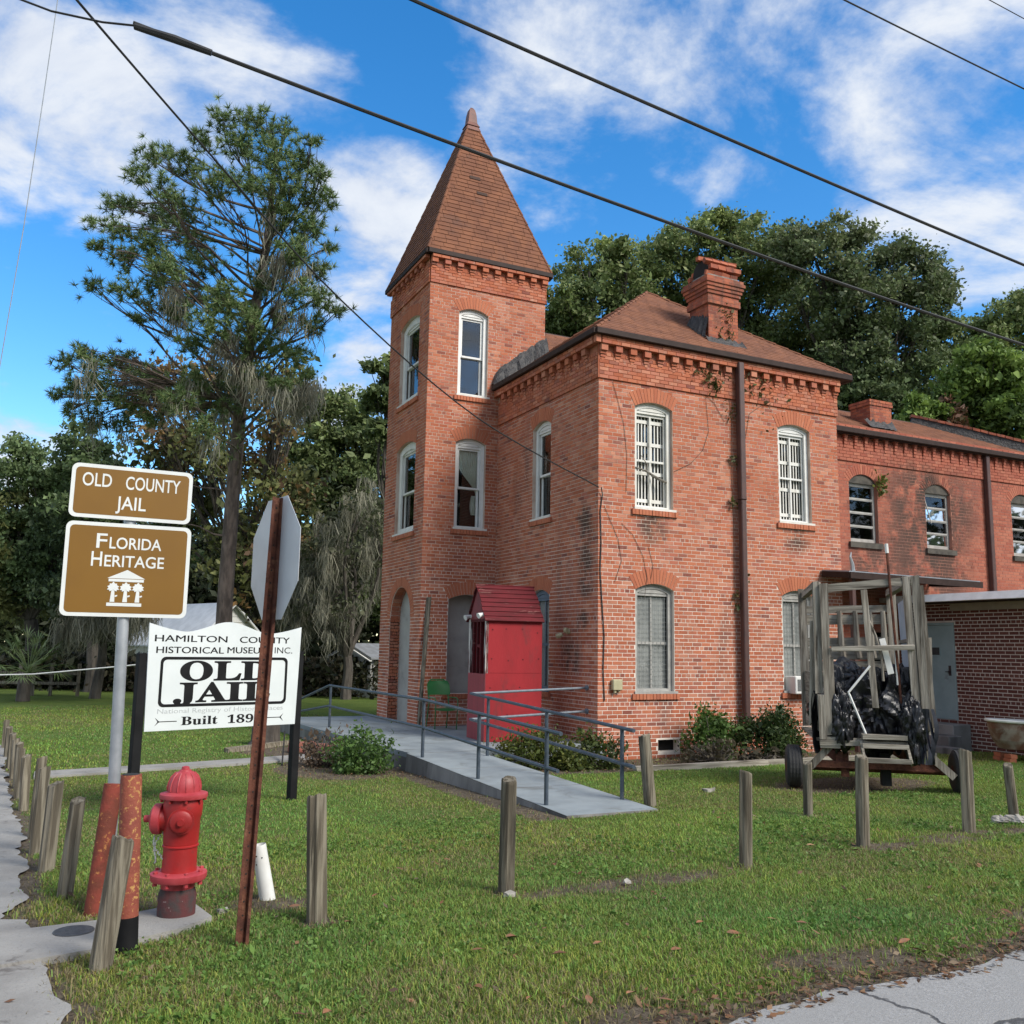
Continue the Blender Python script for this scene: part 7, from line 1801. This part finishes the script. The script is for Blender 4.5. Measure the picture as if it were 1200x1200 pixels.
# rail fence --------------------------------------------------------------------
rf_ = thing('rail_fence', 'weathered two rail wooden fence beyond the lawn at far left', 'fence', tuple(np.array([*W(30, 825, 33)[:2], 0])))
pp = [np.array([*W(x, 820, 33)[:2], 0]) for x in (-30, 21, 37, 58, 90)]
for p in pp:
    mb = MB(); mb.box(p[0]-.06, p[0]+.06, p[1]-.06, p[1]+.06, -.1, 1.15); mb.build('post', WOODP, rf_)
for a, b2 in zip(pp[:-1], pp[1:]):
    for z_ in (.45, .80):
        mb = MB(); mb.bar(a+(0, -.08, z_), b2+(0, -.08, z_), .03, .10); mb.build('rail', WOODP, rf_)
# houses beyond -------------------------------------------------------------------
def house(name, label, c, ang, w, d, h, rh, wm, rm, over=.25, boards=14):
    "gable end faces the camera along -dir"
    t_ = thing(name, label, 'house', tuple(c)); ux = np.array([math.cos(ang), math.sin(ang), 0]); uy = np.array([-math.sin(ang), math.cos(ang), 0]); F = Frame(np.array(c), ux, -uy)
    mb_ = MB(); mb_.prism([(-w/2, -.2), (w/2, -.2), (w/2, h), (0, h+rh), (-w/2, h)], F, -d, 0); mb_.build('wall', wm, t_)
    for k in range(boards):                                   # clapboards, each lapping the one below
        z0_ = .1+k*(h+rh-.15)/boards; z1_ = z0_+(h+rh-.15)/boards*1.05; hw = lambda z: w/2 if z < h else max(.03, w/2*(h+rh-z)/rh)
        m_ = MB(); m_.add([F.pt(-hw(z0_), z0_, .03), F.pt(hw(z0_), z0_, .03), F.pt(hw(z1_), z1_, .006), F.pt(-hw(z1_), z1_, .006), F.pt(-hw(z0_), z0_, .002), F.pt(hw(z0_), z0_, .002)], [(0, 1, 2, 3), (0, 1, 5, 4)]); m_.build('clapboard', wm, t_)
    for s_ in (-1, 1):
        m_ = MB(); e0 = np.array((s_*(w/2+over), h-over*rh/(w/2))); p1_ = np.array((0, h+rh+.02)); q = [F.pt(*e0, over), F.pt(*p1_, over), F.pt(*p1_, -d-over), F.pt(*e0, -d-over)]
        m_.add(q+[v_+Z*.07 for v_ in q], [(0, 1, 2, 3), (4, 5, 6, 7), (0, 1, 5, 4), (1, 2, 6, 5), (2, 3, 7, 6), (3, 0, 4, 7)]); m_.build('roof', rm, t_)
        m_ = MB(); m_.bar(F.pt(e0[0], e0[1]-.06, over+.012), F.pt(p1_[0], p1_[1]-.06, over+.012), .03, .14, up=tuple(F.n)); m_.build('barge_board', WHITEC, t_)
    return t_, F
tin = pmat('bright_tin', (.74, .76, .78), (.62, .64, .66), 2, .5, .05, metal=.1)
hc = W(268, 790, 42); hc[2] = 0
house('white_house', 'white clapboard gable house with tin roof behind the museum sign', hc, rad(20), 3.6, 7, 2.0, 1.75, WHITEC, tin)
hc = W(215, 790, 50); hc[2] = 0
house('white_house', 'bright tin roofed house partly hidden by the brown sign and the pine', hc, rad(-35), 4.0, 5, 1.9, 1.5, WHITEC, tin)
hc = W(412, 800, 36); hc[2] = 0
sh, F = house('garden_shed', 'small white shed with low grey roof beside the foot of the tower', hc, rad(-62), 2.0, 2.3, 1.55, .42, WHITEC, pmat('shed_roof', (.20, .21, .22), (.15, .155, .16), 4, .7, .2), boards=9)
mb = MB(); F.box(mb, .35, .85, .3, 1.25, .035, .05); mb.build('door', DARK, sh)

# fallen leaves, litter, grass ------------------------------------------------------
LM = bpy.data.materials.new('dry_leaf'); LM = pmat('dry_leaf', (.24, .10, .045), (.17, .09, .05), 20, .8, 0, c3=(.33, .22, .12), scale3=3, rnd=.35)
def fallen_leaf(P, size, ang):
    ux = np.array([math.cos(ang), math.sin(ang), rng.uniform(-.2, .2)]); uy = np.array([-math.sin(ang), math.cos(ang), rng.uniform(-.3, .3)]); mb_ = MB()
    ol = [(-1, 0, 0), (-.6, .28, .10), (0, .42, .14), (.55, .30, .06), (1, 0, -.05), (.55, -.28, .16), (0, -.40, .18), (-.6, -.26, .10)]
    k = rng.uniform(.4, 1.6); sp = [P+(ux*x+uy*y)*size+Z*(z_*size*k+.0) for x, y, z_ in ol]; c = P+Z*.0
    mb_.add(sp+[P-ux*size*.3, P+ux*size*.3], [(0, 1, 8), (1, 2, 9, 8), (2, 3, 9), (3, 4, 9), (4, 5, 9), (5, 6, 9), (6, 7, 8, 9), (7, 0, 8)]); return mb_
lf = [(848, 957), (950, 995), (1137, 995), (1110, 1010), (1002, 1001), (1148, 1018), (737, 887+20), (650, 1018), (940, 1088), (1060, 1110), (1075, 1120), (700, 1112), (735, 1090), (793, 1120), (820, 1087), (560, 1165), (620, 1178), (690, 1180), (383, 1195), (350, 1198), (740, 1172), (860, 1100), (905, 1083), (440, 1055), (408, 1087), (345, 1068), (524, 1012), (468, 1023), (560, 1120), (600, 1105), (1165, 1040), (1090, 1045), (1020, 1060), (1180, 1075), (780, 1180), (655, 1125)]
for (px_, py_) in lf:
    d = (_fw+_rt*(px_-600)/FPX-_up*(py_-600)/FPX); t2 = (-.0241*CAM[1]-CAM[2])/(d[2]+.0241*d[1]); P = CAM+d*t2
    s_ = rng.uniform(.028, .050); mb = fallen_leaf(P+(0, 0, .035), s_, rng.uniform(0, 6.3)); o = mb.build('fallen_leaf', LM, None, at=tuple(P)); tag(o, 'curled brown fallen leaf lying on the front lawn', 'leaf', 'fallen leaves on the lawn')
P = []
for _ in range(5200):
    x = rng.uniform(-8.6, 4.5); e_ = float(road_edge(np.array(x))); P.append((x, e_+abs(rng.normal(0, .28))-.10, 0))
for _ in range(1500):
    x, y = rng.uniform(-9, 5), rng.uniform(-10.6, -5)
    P.append((x, y, 0))
for _ in range(1400): P.append((rng.uniform(-2, 5.5), rng.uniform(-1.7, -.1), 0))
for _ in range(500): P.append((rng.normal(-4.4, .6), rng.normal(-.2, .8), 0))
P = np.array(P); P[:, 2] = ground_z(P[:, 0], P[:, 1])+rng.uniform(.008, .035, len(P))
n = len(P); pal_ = np.array([(.20, .10, .05), (.15, .09, .055), (.26, .15, .08), (.11, .07, .045), (.23, .17, .11)]); cols = pal_[rng.integers(0, 5, n)]*rng.uniform(.6, 1.2, (n, 1))
a = rng.uniform(0, 6.28, n); sz = rng.uniform(.008, .032, n)[:, None]; ux = np.stack([np.cos(a), np.sin(a), rng.normal(0, .3, n)], -1); uy = np.stack([-np.sin(a), np.cos(a), rng.normal(0, .35, n)], -1)
v_ = np.stack([P-ux*sz, P+uy*sz*.45, P+ux*sz, P-uy*sz*.45], 1).reshape(-1, 3); me = mesh_np('leaf_litter', v_, np.arange(4*n).reshape(n, 4), LEAF); set_col(me, np.repeat(cols, 4, 0)); tag(link('leaf_litter', me), 'scattered brown leaf litter along the road edge and beds', kind='stuff')

def grass(x0, x1, y0, y1, dens, h0, h1, w):
    n = int((x1-x0)*(y1-y0)*dens); x = rng.uniform(x0, x1, n); y = rng.uniform(y0, y1, n)
    # keep only what the picture can see
    rel = np.stack([x, y, np.zeros(n)], -1)-CAM; zc = rel@_fw; u_ = 600+FPX*(rel@_rt)/zc
    k = (zc > 1) & (u_ > -120) & (u_ < 1320); x, y = x[k], y[k]
    d = dirt(x, y); k = (rng.random(len(x)) > d*1.05) & (y > road_edge(x)+.02+rng.normal(0, .05, len(x))) & (x > walk_edge(y)+rng.normal(0, .05, len(x)))
    k &= ~((x > -4.1+.03*(y < -.25)) & (x < 0) & (y > -.25) & (y < 8)) & ~((x > -3.72) & (x < -2.45) & (y > -5.42) & (y <= -.2)) & ~((x > 0) & (x < 8.35) & (y > -.02)) & ~((x > 7.35) & (y > -1.4))
    k &= ~((x > -9.3) & (x < -7.82) & (y > -8.75+(x+9.3)*.42) & (y < -7.95+(x+9.3)*.18)) & ~((np.abs(y-(.93+.22*(x+8.9)))< .33) & (x < -3.7))
    x, y = x[k], y[k]; n = len(x)
    pat = fbm(x, y, .8, 21); p2 = fbm(x, y, 5.0, 22); pale = fbm(x, y, .45, 27)
    h = rng.uniform(h0, h1, n)*(.6+.75*pat)*(.7+.6*p2); a = rng.uniform(0, 6.283, n); ln = rng.uniform(.2, 1.0, n)*h
    b_ = np.stack([x, y, ground_z(x, y)-.005], -1); dx = np.stack([np.cos(a), np.sin(a), 0*a], -1); a2 = a+rng.normal(1.57, .5, n); wd = np.stack([np.cos(a2), np.sin(a2), 0*a], -1)*(w*rng.uniform(.6, 1.5, n))[:, None]
    m_ = b_+dx*(ln*.35)[:, None]+Z*(h*.62)[:, None]; tp = b_+dx*ln[:, None]+Z*(h*rng.uniform(.7, 1.0, n))[:, None]
    v_ = np.stack([b_-wd, b_+wd, m_+wd*.75, m_-wd*.75, tp], 1).reshape(-1, 3)
    i = (np.arange(n)*5)[:, None]; f3 = np.concatenate([i+np.array([[0, 1, 2]]), i+np.array([[0, 2, 3]]), i+np.array([[3, 2, 4]])])
    base = np.stack([.170+.15*(pat-.5)+.10*(pale-.5), .275+.14*(pat-.5), .058+0*x], -1)
    c = base*rng.uniform(.55, 1.45, (n, 1)); c[:, 0] *= rng.uniform(.75, 1.45, n)
    dry = rng.random(n) < np.clip((d_ := dirt(x, y))*.55+.12+.25*(pale > .6), 0, 1); c[dry] = np.array([.27, .22, .11])*rng.uniform(.6, 1.2, (int(dry.sum()), 1))
    return v_, f3, np.repeat(c, 5, 0)
G = [grass(-8.9, -1.2, -11.0, -8.0, 9000, .022, .055, .0026), grass(-9.2, 3.5, -8.0, -5.2, 4800, .020, .048, .0030), grass(-9.6, 9.5, -5.2, 1.0, 2000, .018, .045, .0040), grass(-1.2, 6, -11, -8, 4600, .022, .052, .0030), grass(-10, -2, 1.0, 17, 420, .025, .05, .008)]
# broad weed leaves among the blades
for g_i, (v_, f_, c_) in enumerate(G):
    me = mesh_np('grass', v_, f_, GRASSM); set_col(me, c_); tag(link('grass', me), ('long grass nearest the camera', 'short grass along the line of posts', 'mown grass in front of the jail', 'grass on the verge at lower right', 'thin grass on the far left lawn')[g_i], kind='stuff')
n = 9000; x = rng.uniform(-8.4, 3.5, n); y = rng.uniform(-10.7, -5.0, n); k = (fbm(x, y, 1.0, 31) > .5) & (dirt(x, y) < .4) & (y > road_edge(x)+.15) & (x > walk_edge(y)+.3)
k &= ~((x > -3.75) & (x < -2.4) & (y > -5.45)) & ~((x < -7.75) & (y > -8.85+(x+9.3)*.42) & (y < -7.8)); x, y = x[k], y[k]
P = np.stack([x, y, ground_z(x, y)+.028], -1); P = np.concatenate([P+rng.normal(0, .022, P.shape)*(1, 1, .35) for _ in range(6)])
o = leaf_obj('lawn_weeds', P, .0115, [(.12, .21, .042), (.14, .235, .05), (.09, .175, .034)], aspect=.6); tag(o, 'low broadleaf weeds and clover in the lawn', kind='stuff')
